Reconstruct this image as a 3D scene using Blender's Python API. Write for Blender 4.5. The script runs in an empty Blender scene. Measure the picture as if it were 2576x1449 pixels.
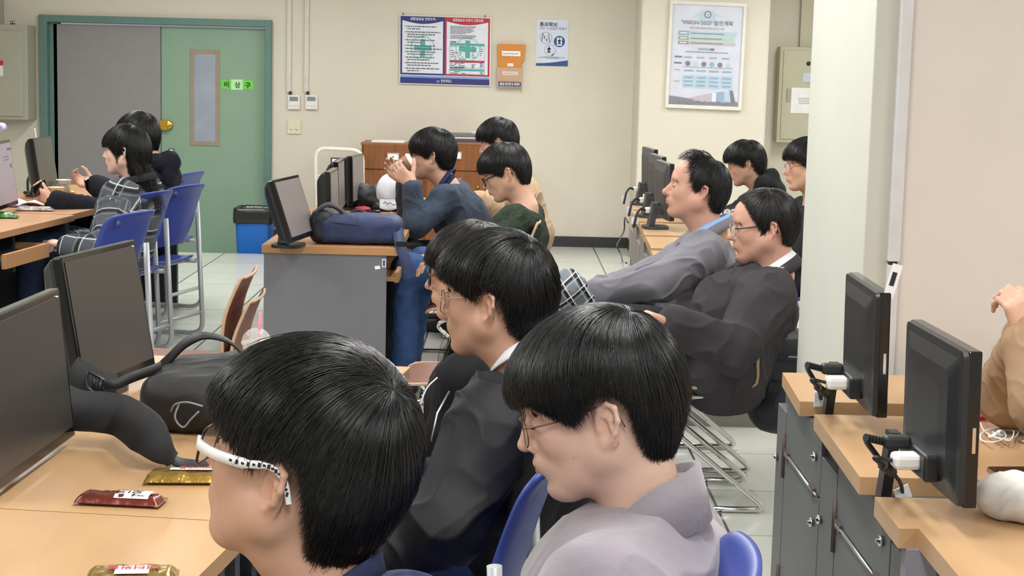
import bpy, bmesh, math, random
import numpy as np
from mathutils import Vector, Matrix
C = bpy.context.scene.collection
D = bpy.data
# ------------------------------------------------------------------ camera
IW, IH, FPX, CH = 2576.0, 1449.0, 4200.0, 1.52
def _axes():
    vp = np.array([1277 - IW / 2, 171 - IH / 2, FPX])
    yv = vp / np.linalg.norm(vp)
    a = -0.0245
    s = -FPX * FPX / (vp[0] * a + vp[1])
    dn = np.array([a * s, s, FPX]); dn /= np.linalg.norm(dn)
    return np.array([np.cross(yv, -dn), yv, -dn])
RC = _axes()
cam_d = D.cameras.new('camera'); cam = D.objects.new('camera', cam_d); C.objects.link(cam)
cam_d.sensor_width = 36.0; cam_d.lens = FPX * 36.0 / IW; cam_d.clip_start = 0.05; cam_d.clip_end = 100
r_, u_, b_ = RC[:, 0], -RC[:, 1], -RC[:, 2]
cam.matrix_world = Matrix(((r_[0], u_[0], b_[0], 0), (r_[1], u_[1], b_[1], 0), (r_[2], u_[2], b_[2], CH), (0, 0, 0, 1)))
bpy.context.scene.camera = cam
# ------------------------------------------------------------------ world, exposure
sc = bpy.context.scene
sc.view_settings.view_transform = 'Standard'; sc.view_settings.look = 'None'
sc.view_settings.exposure = 0.0; sc.view_settings.gamma = 1.0; sc.view_settings.use_curve_mapping = False
w = D.worlds.new('world'); sc.world = w; w.use_nodes = True
w.node_tree.nodes['Background'].inputs[0].default_value = (0.9, 0.95, 1.0, 1)
w.node_tree.nodes['Background'].inputs[1].default_value = 0.3
# ceiling lamps: (x, y) of each fluorescent fixture
CEIL = 2.62
LAMPS = [(x, y) for y in (0.3, 2.6, 5.0, 7.4, 9.8, 12.2) for x in (-2.6, 0.1, 2.6) if not (x > 2 and y in (5.0,) and False)]
LAMP_W = 31.0
# ------------------------------------------------------------------ pixel <-> place
def ray(px, py): return RC @ np.array([px - IW / 2, py - IH / 2, FPX])
def P(px, py, d):
    r = ray(px, py); r = r / r[1] * d
    return np.array([r[0], r[1], r[2] + CH])
def PZ(px, py, z):
    r = ray(px, py); k = (z - CH) / r[2]
    return np.array([r[0] * k, r[1] * k, z])
def PX(px, py, x):
    r = ray(px, py); k = x / r[0]
    return np.array([x, r[1] * k, r[2] * k + CH])
V = lambda *a: np.array(a, float)
def nrm(v): v = np.asarray(v, float); return v / (np.linalg.norm(v) + 1e-12)
# ------------------------------------------------------------------ materials
def lin(c):
    if isinstance(c, str):
        c = c.lstrip('#'); c = [int(c[i:i + 2], 16) / 255 for i in (0, 2, 4)]
    return [(x / 12.92 if x <= 0.04045 else ((x + 0.055) / 1.055) ** 2.4) for x in c]
MATS = {}
def mat(name, col, rough=0.5, metal=0.0, var=0.05, scale=12.0, bump=0.0, bscale=120.0, spec=0.5, stretch=None, attr=None, sss=0.0, sheen=0.0, coat=0.0, alpha=None, trans=0.0, ior=1.45, emit=0.0, col2=None):
    if name in MATS: return MATS[name]
    m = D.materials.new(name); m.use_nodes = True; MATS[name] = m
    nt = m.node_tree; N = nt.nodes; L = nt.links; b = N['Principled BSDF']
    c = lin(col); tc = N.new('ShaderNodeTexCoord'); mp = N.new('ShaderNodeMapping')
    L.new(tc.outputs['Object'], mp.inputs[0])
    if stretch: mp.inputs['Scale'].default_value = stretch
    nz = N.new('ShaderNodeTexNoise'); nz.inputs['Scale'].default_value = scale; nz.inputs['Detail'].default_value = 4
    L.new(mp.outputs[0], nz.inputs['Vector'])
    mx = N.new('ShaderNodeMix'); mx.data_type = 'RGBA'
    c2 = lin(col2) if col2 else [min(1, x * (1 + var)) for x in c]
    c1 = [x for x in c] if col2 else [x * (1 - var) for x in c]
    rp = N.new('ShaderNodeMapRange'); rp.inputs[1].default_value = .3; rp.inputs[2].default_value = .7
    L.new(nz.outputs[0], rp.inputs[0]); L.new(rp.outputs[0], mx.inputs[0])
    mx.inputs[6].default_value = c1 + [1]; mx.inputs[7].default_value = c2 + [1]
    out = mx.outputs[2]
    if attr:
        at = N.new('ShaderNodeAttribute'); at.attribute_name = attr
        m2 = N.new('ShaderNodeMix'); m2.data_type = 'RGBA'; m2.blend_type = 'MULTIPLY'; m2.inputs[0].default_value = 1
        L.new(out, m2.inputs[6]); L.new(at.outputs['Color'], m2.inputs[7]); out = m2.outputs[2]
    L.new(out, b.inputs['Base Color'])
    b.inputs['Roughness'].default_value = rough; b.inputs['Metallic'].default_value = metal
    b.inputs['Specular IOR Level'].default_value = spec
    if sss: b.inputs['Subsurface Weight'].default_value = sss; b.inputs['Subsurface Radius'].default_value = (.010, .004, .002); b.inputs['Subsurface Scale'].default_value = 1.0
    if sheen: b.inputs['Sheen Weight'].default_value = sheen
    if coat: b.inputs['Coat Weight'].default_value = coat
    if trans: b.inputs['Transmission Weight'].default_value = trans; b.inputs['IOR'].default_value = ior
    if alpha is not None: b.inputs['Alpha'].default_value = alpha
    if emit: b.inputs['Emission Strength'].default_value = emit; L.new(out, b.inputs['Emission Color'])
    if bump:
        n2 = N.new('ShaderNodeTexNoise'); n2.inputs['Scale'].default_value = bscale; n2.inputs['Detail'].default_value = 3
        L.new(mp.outputs[0], n2.inputs['Vector'])
        bp = N.new('ShaderNodeBump'); bp.inputs['Strength'].default_value = bump; bp.inputs['Distance'].default_value = 0.004
        L.new(n2.outputs[0], bp.inputs['Height']); L.new(bp.outputs[0], b.inputs['Normal'])
    return m
# ------------------------------------------------------------------ mesh builder
class MB:
    def __init__(s): s.v = []; s.f = []; s.sm = []; s.mi = []; s.cur = 0
    def add(s, vs, fs, smooth=False):
        o = len(s.v); s.v.extend([tuple(map(float, p)) for p in vs])
        for f in fs: s.f.append([i + o for i in f]); s.sm.append(smooth); s.mi.append(s.cur)
        return s
    def m(s, i): s.cur = i; return s
    def box(s, c, size, ax=None):
        """centre, full size, optional three axis vectors"""
        c = np.asarray(c, float); h = np.asarray(size, float) / 2
        A = np.eye(3) if ax is None else np.array([nrm(a) for a in ax])
        vs = [c + A[0] * h[0] * i + A[1] * h[1] * j + A[2] * h[2] * k for k in (-1, 1) for j in (-1, 1) for i in (-1, 1)]
        return s.add(vs, [(0, 2, 3, 1), (4, 5, 7, 6), (0, 1, 5, 4), (2, 6, 7, 3), (0, 4, 6, 2), (1, 3, 7, 5)])
    def bb(s, a, b):
        a = np.asarray(a, float); b = np.asarray(b, float)
        return s.box((a + b) / 2, np.abs(b - a))
    def prism(s, poly, ext, smooth=False):
        p = [np.asarray(q, float) for q in poly]; e = np.asarray(ext, float); n = len(p)
        nr = sum((np.cross(p[i] - p[0], p[(i + 1) % n] - p[0]) for i in range(1, n - 1)), np.zeros(3))
        if np.dot(nr, e) > 0: p = p[::-1]
        vs = p + [q + e for q in p]
        fs = [list(range(n)), list(range(2 * n - 1, n - 1, -1))]
        s.add(vs, fs); s.add(vs, [(i, i + n, (i + 1) % n + n, (i + 1) % n) for i in range(n)], smooth)
        return s
    def quad(s, a, b, c, d): return s.add([a, b, c, d], [(0, 1, 2, 3)])
    def tube(s, path, r, n=8, closed=False, flat=1.0, up=None):
        p = np.array(path, float); m = len(p)
        rr = np.full(m, r, float) if np.isscalar(r) else np.asarray(r, float)
        t = np.zeros_like(p)
        for i in range(m):
            a = p[(i - 1) % m] if (closed or i > 0) else p[i]; b = p[(i + 1) % m] if (closed or i < m - 1) else p[i]
            t[i] = nrm(b - a)
        ref = np.asarray(up, float) if up is not None else (V(0, 0, 1) if abs(t[0][2]) < .9 else V(1, 0, 0))
        u = nrm(ref - t[0] * np.dot(ref, t[0])); vs = []
        for i in range(m):
            u = nrm((ref if up is not None else u) - t[i] * np.dot((ref if up is not None else u), t[i])); w_ = np.cross(t[i], u)
            for k in range(n):
                an = 2 * math.pi * (k + .5) / n
                vs.append(p[i] + rr[i] * (math.cos(an) * u * flat + math.sin(an) * w_))
        fs = []
        for i in range(m if closed else m - 1):
            j = (i + 1) % m
            for k in range(n): fs.append((i * n + k, i * n + (k + 1) % n, j * n + (k + 1) % n, j * n + k))
        s.add(vs, fs, n > 4)
        if not closed:
            o = len(s.v) - len(vs)
            s.f += [[o + k for k in range(n)][::-1], [o + (m - 1) * n + k for k in range(n)]]; s.sm += [False] * 2; s.mi += [s.cur] * 2
        return s
    def lathe(s, prof, c, axis=(0, 0, 1), n=24, smooth=True):
        """prof: (radius, height) pairs along axis from point c"""
        c = np.asarray(c, float); z = nrm(axis); x = nrm(np.cross(z, V(0, 1, 0) if abs(z[1]) < .9 else V(1, 0, 0))); y = np.cross(z, x)
        vs = []; fs = []
        for r, h in prof:
            for k in range(n):
                a = 2 * math.pi * k / n; vs.append(c + z * h + r * (math.cos(a) * x + math.sin(a) * y))
        m = len(prof)
        for i in range(m - 1):
            for k in range(n): fs.append((i * n + k, i * n + (k + 1) % n, (i + 1) * n + (k + 1) % n, (i + 1) * n + k))
        s.add(vs, fs, smooth)
        o = len(s.v) - len(vs)
        if prof[0][0] > 1e-6: s.f.append([o + k for k in range(n)][::-1]); s.sm.append(False); s.mi.append(s.cur)
        if prof[-1][0] > 1e-6: s.f.append([o + (m - 1) * n + k for k in range(n)]); s.sm.append(False); s.mi.append(s.cur)
        return s
    def ell(s, c, r, ax=None, n=16, p=1.0):
        c = np.asarray(c, float); A = np.eye(3) if ax is None else np.array([nrm(a) for a in ax]); vs = []; fs = []
        r = np.full(3, r) if np.isscalar(r) else np.asarray(r, float); mm = n // 2
        sg = lambda x: math.copysign(abs(x) ** p, x)
        for i in range(mm + 1):
            th = math.pi * i / mm
            for k in range(n):
                ph = 2 * math.pi * k / n
                q = V(sg(math.sin(th)) * sg(math.cos(ph)), sg(math.sin(th)) * sg(math.sin(ph)), sg(math.cos(th))) * r
                vs.append(c + q @ A)
        for i in range(mm):
            for k in range(n): fs.append((i * n + k, (i + 1) * n + k, (i + 1) * n + (k + 1) % n, i * n + (k + 1) % n))
        return s.add(vs, fs, True)
    def ribbon(s, path, width_dir, wd, th, normal=None):
        """a strap: path points, width direction (vector or list), width, thickness"""
        p = [np.asarray(q, float) for q in path]; m = len(p); vs = []
        for i in range(m):
            t = nrm(p[min(i + 1, m - 1)] - p[max(i - 1, 0)])
            wv = np.asarray(width_dir[i] if np.ndim(width_dir) == 2 else width_dir, float); wv = nrm(wv - t * np.dot(wv, t)); nn = np.cross(t, wv)
            ww = wd[i] if np.ndim(wd) else wd
            for a, b in ((-1, -1), (1, -1), (1, 1), (-1, 1)): vs.append(p[i] + wv * a * ww / 2 + nn * b * th / 2)
        fs = [(i * 4 + k, i * 4 + (k + 1) % 4, (i + 1) * 4 + (k + 1) % 4, (i + 1) * 4 + k) for i in range(m - 1) for k in range(4)]
        s.add(vs, fs, True); return s.add([vs[i] for i in (0, 1, 2, 3)] + [vs[-4 + i] for i in range(4)], [(3, 2, 1, 0), (4, 5, 6, 7)])
    def sheet(s, G, th=None, smooth=True):
        """grid of points (list of rows); th = thickness vector or scalar along grid normal"""
        G = np.asarray(G, float); a, b = G.shape[:2]
        f = [(i * b + j, i * b + j + 1, (i + 1) * b + j + 1, (i + 1) * b + j) for i in range(a - 1) for j in range(b - 1)]
        if th is None: return s.add(G.reshape(-1, 3), f, smooth)
        du = np.gradient(G, axis=0); dv = np.gradient(G, axis=1); nn = np.cross(du, dv); nn /= np.linalg.norm(nn, axis=2, keepdims=True) + 1e-12
        B = G + nn * th; n = a * b
        vs = list(G.reshape(-1, 3)) + list(B.reshape(-1, 3))
        fs = f + [tuple(n + i for i in q[::-1]) for q in f]
        rim = [j for j in range(b)] + [i * b + b - 1 for i in range(1, a)] + [(a - 1) * b + j for j in range(b - 2, -1, -1)] + [i * b for i in range(a - 2, 0, -1)]
        fs += [(rim[(k + 1) % len(rim)], rim[k], rim[k] + n, rim[(k + 1) % len(rim)] + n) for k in range(len(rim))]
        return s.add(vs, fs, smooth)
def setprops(o, label=None, cat=None, group=None, kind=None):
    if label: o['label'] = label
    if cat: o['category'] = cat
    if group: o['group'] = group
    if kind: o['kind'] = kind
    return o
def thing(name, label, cat, loc, group=None):
    o = D.objects.new(name, None); C.objects.link(o); o.location = [float(x) for x in loc]; o.empty_display_size = .05
    o['_w'] = [float(x) for x in loc]
    return setprops(o, label, cat, group)
def wloc(o): return V(*o['_w']) if o is not None and '_w' in o else V(0, 0, 0)
def obj(name, mb, mats, parent=None, bevel=0.0, sub=0, origin=None, segs=2, fix=False):
    me = D.meshes.new(name); off = wloc(parent) if parent is not None else (V(*origin) if origin is not None else V(0, 0, 0))
    if isinstance(mb, MB):
        vs = np.array(mb.v) - off
        me.from_pydata(vs.tolist(), [], mb.f)
        me.polygons.foreach_set('use_smooth', mb.sm); me.polygons.foreach_set('material_index', mb.mi)
    else:
        fill_mesh(me, mb[0] - off, mb[1])
    for m in (mats if isinstance(mats, (list, tuple)) else [mats]): me.materials.append(m)
    if fix:
        bm = bmesh.new(); bm.from_mesh(me); bmesh.ops.recalc_face_normals(bm, faces=bm.faces); bm.to_mesh(me); bm.free()
    me.update(); o = D.objects.new(name, me); C.objects.link(o)
    if parent is not None: o.parent = parent; o['_w'] = [float(x) for x in off]
    else: o.location = off.tolist(); o['_w'] = [float(x) for x in off]
    if bevel:
        b = o.modifiers.new('bevel', 'BEVEL'); b.width = bevel; b.segments = segs; b.limit_method = 'ANGLE'; b.angle_limit = math.radians(40); b.harden_normals = False
    if sub:
        q = o.modifiers.new('sub', 'SUBSURF'); q.levels = sub; q.render_levels = sub
    return o
def fill_mesh(me, v, q, smooth=True):
    n, k = q.shape
    me.vertices.add(len(v)); me.vertices.foreach_set('co', np.ascontiguousarray(v, np.float32).ravel())
    me.loops.add(n * k); me.loops.foreach_set('vertex_index', np.ascontiguousarray(q, np.int32).ravel())
    me.polygons.add(n); me.polygons.foreach_set('loop_start', np.arange(0, n * k, k, dtype=np.int32))
    me.polygons.foreach_set('use_smooth', np.full(n, smooth, bool)); me.update(calc_edges=True)
def struct(name, mb, mats, **k):
    o = obj(name, mb, mats, **k); o['kind'] = 'structure'; return o
def copy_tree(o, parent=None):
    c = o.copy(); C.objects.link(c)
    if parent is not None: c.parent = parent
    for ch in [x for x in D.objects if x.parent == o]: copy_tree(ch, c)
    return c
def arc(c, r, a0, a1, u, v, n=8):
    return [np.asarray(c, float) + r * (math.cos(a) * np.asarray(u, float) + math.sin(a) * np.asarray(v, float)) for a in np.linspace(a0, a1, n)]
def fillet(pts, r, n=6):
    """polyline with rounded corners"""
    p = [np.asarray(q, float) for q in pts]; out = [p[0]]
    for i in range(1, len(p) - 1):
        a, b, c = p[i - 1], p[i], p[i + 1]; u = nrm(a - b); w_ = nrm(c - b); rr = min(r, np.linalg.norm(a - b) * .49, np.linalg.norm(c - b) * .49)
        s, e = b + u * rr, b + w_ * rr
        for t in np.linspace(0, 1, n): out.append((1 - t) ** 2 * s + 2 * t * (1 - t) * b + t * t * e)
    out.append(p[-1]); return out
def spline(pts, n=6):
    p = [np.asarray(q, float) for q in pts]; p = [2 * p[0] - p[1]] + p + [2 * p[-1] - p[-2]]; out = []
    for i in range(1, len(p) - 2):
        for t in np.linspace(0, 1, n, endpoint=False):
            a, b, c, d = p[i - 1], p[i], p[i + 1], p[i + 2]
            out.append(.5 * (2 * b + (c - a) * t + (2 * a - 5 * b + 4 * c - d) * t * t + (3 * b - a - 3 * c + d) * t ** 3))
    out.append(p[-2]); return out
def rrect(w_, h, r, n=5):
    out = []
    for cx, cy, a in ((w_ / 2 - r, h / 2 - r, 0), (-w_ / 2 + r, h / 2 - r, 90), (-w_ / 2 + r, -h / 2 + r, 180), (w_ / 2 - r, -h / 2 + r, 270)):
        for k in range(n + 1):
            t = math.radians(a + 90 * k / n); out.append((cx + r * math.cos(t), cy + r * math.sin(t)))
    return out
def text_into(mb, s, size, o, right, up, align='LEFT', bold=0.0, ext=0.0004, width=None):
    """lettering laid on a surface: o = anchor (baseline), right/up = directions"""
    cu = D.curves.new('txt', 'FONT'); cu.body = s; cu.size = size; cu.align_x = align; cu.offset = bold * size; cu.resolution_u = 3
    t = D.objects.new('txt', cu); me = D.meshes.new_from_object(t)
    vs = np.array([v.co[:] for v in me.vertices]) if len(me.vertices) else np.zeros((0, 3)); fs = [list(p.vertices) for p in me.polygons]
    if len(vs):
        if width:
            wx = vs[:, 0].max() - vs[:, 0].min(); vs[:, 0] *= width / wx
        r = nrm(right); u = nrm(up); nn = np.cross(r, u)
        mb.add([np.asarray(o, float) + v[0] * r + v[1] * u + nn * ext for v in vs], fs)
    D.objects.remove(t); D.curves.remove(cu); D.meshes.remove(me)
class Canvas:
    """a flat printed sheet: pixel corners at TL, TR, BL of the front face; coordinates 0..1 across and down"""
    def __init__(s, tl, tr, bl):
        s.o = np.asarray(tl, float); s.r = np.asarray(tr, float) - s.o; s.d = np.asarray(bl, float) - s.o
        s.n = nrm(np.cross(s.r, -s.d)); s.w = np.linalg.norm(s.r); s.h = np.linalg.norm(s.d); s.k = 0
    def p(s, x, y, lift=0): return s.o + s.r * x + s.d * y + s.n * lift
    def rect(s, mb, x0, y0, x1, y1, lift): mb.quad(s.p(x0, y1, lift), s.p(x1, y1, lift), s.p(x1, y0, lift), s.p(x0, y0, lift)); return s
    def poly(s, mb, pts, lift):
        q = [s.p(x, y, lift) for x, y in pts]
        nr = sum((np.cross(q[i] - q[0], q[i + 1] - q[0]) for i in range(1, len(q) - 1)), np.zeros(3))
        if np.dot(nr, s.n) < 0: q = q[::-1]
        mb.add(q, [list(range(len(q)))])
    def disc(s, mb, x, y, rw, lift, n=28, ring=0.0):
        a = s.w / s.h; pts = [(x + rw * math.cos(t), y + rw * a * math.sin(t)) for t in np.linspace(0, 2 * math.pi, n, endpoint=False)]
        if not ring: return s.poly(mb, pts, lift)
        q = [(x + rw * ring * math.cos(t), y + rw * ring * a * math.sin(t)) for t in np.linspace(0, 2 * math.pi, n, endpoint=False)]
        for i in range(n):
            j = (i + 1) % n; s.poly(mb, [pts[i], pts[j], q[j], q[i]], lift)
    def line(s, mb, a, b, w_, lift):
        A, B = s.p(*a), s.p(*b); t = nrm(B - A); n = np.cross(s.n, t) * w_ / 2
        mb.add([A - n + s.n * lift, B - n + s.n * lift, B + n + s.n * lift, A + n + s.n * lift], [(0, 1, 2, 3)])
    def text(s, mb, t, x, y, hfrac, lift, align='LEFT', bold=0.0, width=None):
        text_into(mb, t, hfrac * s.h, s.p(x, y), s.r, -s.d, align, bold, lift, width * s.w if width else None)
# ------------------------------------------------------------------ the room
YW = 14.37; LZ = -0.16; YE = 13.26; XL, XR, YN = -5.2, 4.4, -1.6
m_wall = mat('cream wall paint', '#d6d0c2', .75, bump=.05, bscale=300, var=.02, scale=3)
m_wall2 = mat('grey white wall paint', '#d8d0c9', .75, bump=.05, bscale=300, var=.02, scale=3)
m_ceil = mat('ceiling board', '#e8e6e0', .9, bump=.1, bscale=200)
def tile_mat():
    m = D.materials.new('glossy floor tile'); m.use_nodes = True; nt = m.node_tree; N = nt.nodes; L = nt.links; b = N['Principled BSDF']
    g = N.new('ShaderNodeNewGeometry'); sp = N.new('ShaderNodeSeparateXYZ'); L.new(g.outputs['Position'], sp.inputs[0])
    def seam(out, off, half):
        a = N.new('ShaderNodeMath'); a.operation = 'ADD'; a.inputs[1].default_value = off; L.new(out, a.inputs[0])
        d = N.new('ShaderNodeMath'); d.operation = 'DIVIDE'; d.inputs[1].default_value = 0.6; L.new(a.outputs[0], d.inputs[0])
        f = N.new('ShaderNodeMath'); f.operation = 'FRACT'; L.new(d.outputs[0], f.inputs[0])
        s1 = N.new('ShaderNodeMath'); s1.operation = 'SUBTRACT'; s1.inputs[1].default_value = .5; L.new(f.outputs[0], s1.inputs[0])
        ab = N.new('ShaderNodeMath'); ab.operation = 'ABSOLUTE'; L.new(s1.outputs[0], ab.inputs[0])
        gt = N.new('ShaderNodeMath'); gt.operation = 'GREATER_THAN'; gt.inputs[1].default_value = .5 - half / .6; L.new(ab.outputs[0], gt.inputs[0]); return gt, d
    sx, dx = seam(sp.outputs[0], 60 - .776 , .005); sy, dy = seam(sp.outputs[1], 60 - 12.59, .0022)
    mxs = N.new('ShaderNodeMath'); mxs.operation = 'MAXIMUM'; L.new(sx.outputs[0], mxs.inputs[0]); L.new(sy.outputs[0], mxs.inputs[1])
    fl = []
    for d in (dx, dy):
        q = N.new('ShaderNodeMath'); q.operation = 'FLOOR'; L.new(d.outputs[0], q.inputs[0]); fl.append(q)
    cb = N.new('ShaderNodeCombineXYZ'); L.new(fl[0].outputs[0], cb.inputs[0]); L.new(fl[1].outputs[0], cb.inputs[1])
    wn = N.new('ShaderNodeTexWhiteNoise'); L.new(cb.outputs[0], wn.inputs[0])
    nz = N.new('ShaderNodeTexNoise'); nz.inputs['Scale'].default_value = 5; nz.inputs['Detail'].default_value = 6; L.new(g.outputs['Position'], nz.inputs['Vector'])
    ad = N.new('ShaderNodeMath'); ad.operation = 'ADD'; L.new(wn.outputs[0], ad.inputs[0]); L.new(nz.outputs[0], ad.inputs[1])
    rp = N.new('ShaderNodeMapRange'); rp.inputs[1].default_value = 0; rp.inputs[2].default_value = 2; L.new(ad.outputs[0], rp.inputs[0])
    c1 = N.new('ShaderNodeMix'); c1.data_type = 'RGBA'; c1.inputs[6].default_value = lin('#bcbfb8') + [1]; c1.inputs[7].default_value = lin('#d2d5cd') + [1]; L.new(rp.outputs[0], c1.inputs[0])
    c2 = N.new('ShaderNodeMix'); c2.data_type = 'RGBA'; c2.inputs[7].default_value = lin('#4a4c49') + [1]; L.new(c1.outputs[2], c2.inputs[6]); L.new(mxs.outputs[0], c2.inputs[0])
    L.new(c2.outputs[2], b.inputs['Base Color']); b.inputs['Roughness'].default_value = .22; b.inputs['Specular IOR Level'].default_value = .5
    return m
m_floor = tile_mat()
XS = -1.80   # side of the lowered landing in front of the double door
mb = MB(); mb.bb((XL, YN, -.2), (XR, YE, 0)); mb.bb((XS, YE, -.2), (XR, YW + .02, 0)); struct('floor', mb, m_floor)
mb = MB(); mb.bb((XL, YE, -.3), (XS, YW + .1, LZ)); struct('floor_landing', mb, mat('landing concrete', '#9a9c96', .6))
struct('ceiling', MB().bb((XL, YN, CEIL + .02), (XR, YW + .1, CEIL + .1)), m_ceil)
# back wall with the door opening
dl, dr, dt = P(101, 33, YW)[0], P(685, 54, YW)[0], P(400, 44, YW)[2]
mb = MB(); mb.bb((XL, YW, LZ), (dl, YW + .2, CEIL + .1)); mb.bb((dr, YW, LZ), (XR, YW + .2, CEIL + .1)); mb.bb((dl, YW, dt), (dr, YW + .2, CEIL + .1))
struct('wall_back', mb, m_wall)
struct('wall_left', MB().bb((XL - .2, YN, -.2), (XL, YW + .2, CEIL + .1)), m_wall)
struct('wall_right', MB().bb((XR, YN, -.2), (XR + .2, YW + .2, CEIL + .1)), m_wall)
struct('wall_near', MB().bb((XL, YN - .2, -.2), (XR, YN, CEIL + .1)), m_wall2)
# wall column carrying the framed poster
YC = 13.72
cl, cr = P(1612, 100, YC)[0], P(1936, 100, YC)[0]
struct('wall_column', MB().bb((cl, YC, -.02), (cr, YW + .05, CEIL + .1)), m_wall, bevel=.02)
m_base = mat('black skirting', '#2a2c2e', .45)
bt = P(1490, 596, YW)[2]
struct('baseboard_back', MB().bb((dr, YW - .012, LZ), (cl, YW, bt)), m_base)
struct('baseboard_column', MB().bb((cl - .012, YC - .012, 0), (cr, YC, bt)).bb((cl - .012, YC - .012, 0), (cl, YW, bt)), m_base)
# partition on the right: pillar and wall
YP = 4.53
pl = P(2024, 500, YP)[0]; p2 = P(2190, 300, YP)[0]; p3 = P(2252, 300, YP)[0]
m_pill = mat('pale green white pillar paint', '#c2c3ba', .7, bump=.05, bscale=300, var=.03, scale=2)
struct('wall_pillar', MB().bb((p2, YP, -.02), (p3 + .01, YP * (p2 / pl), CEIL + .1)), m_pill, bevel=.004)
struct('wall_partition', MB().bb((p3 + .01, YP + .0, -.02), (XR, YP + .3, CEIL + .1)), m_wall2)
# scuff marks
# ceiling fixtures with their light
m_tube = mat('lit lamp diffuser', '#ffffff', .6, emit=6.0)
m_fix = mat('white lamp housing', '#f0f0ee', .5)
for i, (x, y) in enumerate(LAMPS):
    t = thing('ceiling_lamp', 'white rectangular fluorescent lamp on the ceiling', 'lamp', (x, y, CEIL), 'fluorescent ceiling lamps')
    obj('housing', MB().bb((x - .16, y - .64, CEIL - .05), (x + .16, y + .64, CEIL + .02)), m_fix, t)
    obj('diffuser', MB().bb((x - .14, y - .62, CEIL - .056), (x + .14, y + .62, CEIL - .05)), m_tube, t)
    ld = D.lights.new('lamp_light', 'AREA'); ld.shape = 'RECTANGLE'; ld.size = .28; ld.size_y = 1.24; ld.energy = LAMP_W; ld.color = (1.0, .99, .97)
    lo = D.objects.new('lamp_light', ld); C.objects.link(lo); lo.location = (x, y, CEIL - .06)
# ------------------------------------------------------------------ double door
m_green = mat('sage green door paint', '#86a48e', .55, var=.03, scale=4)
m_frame = mat('teal green frame paint', '#5d7f78', .5, var=.05)
m_grey = mat('grey door covering', '#8f8c8e', .8, bump=.15, bscale=400, var=.03)
t = thing('door_1', 'double door with one sage green leaf and one leaf covered in grey', 'door', ((dl + dr) / 2, YW, LZ)); t['kind'] = 'structure'
fw = .065
mb = MB(); mb.bb((dl, YW - .05, LZ), (dl + fw, YW + .14, dt)); mb.bb((dr - .055, YW - .05, LZ), (dr, YW + .14, dt)); mb.bb((dl + .002, YW - .0485, dt - .06), (dr - .002, YW + .1385, dt - .001))
mb.bb((dl + fw, YW + .02, LZ), (dl + fw + .075, YW + .14, dt - .06))
obj('door_frame', mb, m_frame, t, bevel=.004)
gx0, gx1 = P(143, 200, YW)[0], P(403, 200, YW)[0]; gt = dt - .075
obj('grey_leaf', MB().bb((gx0, YW + .01, LZ + .01), (gx1, YW + .06, gt)), m_grey, t, bevel=.003)
obj('leaf_edge_strip', MB().bb((gx0 - .03, YW + .02, LZ + .01), (gx0, YW + .06, gt)), mat('tan door edge', '#b79f85', .6), t)
lf = obj('green_leaf', MB().bb((gx1 + .003, YW + .03, LZ + .01), (dr - .055, YW + .075, gt)), m_green, t, bevel=.003)
a, b = P(477, 124, YW), P(551, 368, YW)
y0 = YW + .022
mb = MB()
for u, v_ in (((a[0], b[2]), (a[0] + .035, a[2])), ((b[0] - .035, b[2]), (b[0], a[2])), ((a[0], a[2] - .04), (b[0], a[2])), ((a[0], b[2]), (b[0], b[2] + .04))):
    k_ = .0015 if abs(v_[0] - u[0]) > .1 else 0; mb.bb((u[0] + k_, y0 + k_, u[1] + k_), (v_[0] - k_, y0 + .02 - k_, v_[1] - k_))
wf = obj('window_frame', mb, mat('tan window frame', '#9a8b76', .55), t, bevel=.002)
obj('window_pane', MB().bb((a[0] + .03, y0 + .003, b[2] + .035), (b[0] - .03, y0 + .009, a[2] - .035)), mat('frosted door glass', '#9ba3b3', .25, var=.08, scale=6), wf)
m_brass = mat('brass', '#c9a544', .25, 1.0); m_chrome = mat('chrome', '#d0d2d4', .12, 1.0, var=.02); m_steel = mat('brushed steel', '#b4b6b8', .35, 1.0)
k = P(418, 315, YW)
mb = MB(); mb.box(k + V(-.02, -.01, 0), (.07, .03, .085)); mb.lathe([(.042, 0), (.042, .028), (.03, .034), (0, .034)], k + V(.012, .025, 0), (0, -1, 0)); mb.lathe([(.015, 0), (.015, .015), (0, .016)], k + V(.014, -.01, 0), (0, -1, 0), 12)
obj('brass_latch', mb, m_brass, t, bevel=.002)
k = P(432, 380, YW)
obj('door_handle', MB().lathe([(.025, 0), (.025, .015), (.012, .02), (.012, .05), (.028, .06), (.026, .085), (0, .09)], k + V(0, .03, 0), (0, -1, 0)), m_steel, t)
# green tape sign on the door
cv = Canvas(P(555, 200, YW + .028), P(637, 203, YW + .028), P(555.5, 223, YW + .028))
s = thing('door_sign', 'green tape sign with three handwritten letters stuck on the green door', 'sign', cv.p(.5, .5))
m_gt = mat('bright green tape', '#6fd24a', .5); m_gt2 = mat('pale green tape', '#b8ecb0', .4); m_ink = mat('black ink', '#1c1c20', .7)
mb = MB(); mb.box(cv.p(.5, .5), (cv.w, .0012, cv.h)); mb.m(1); mb.box(cv.p(.5, .5, .001), (cv.w * .36, .001, cv.h * 1.15)); obj('tape', mb, [m_gt, m_gt2], s)
mb = MB(); cv.text(mb, '비', .09, .78, .72, .0025, bold=.02); cv.text(mb, '상', .42, .80, .72, .0025, bold=.02); cv.text(mb, '구', .74, .80, .72, .0025, bold=.02); obj('lettering', mb, m_ink, s)
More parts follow.
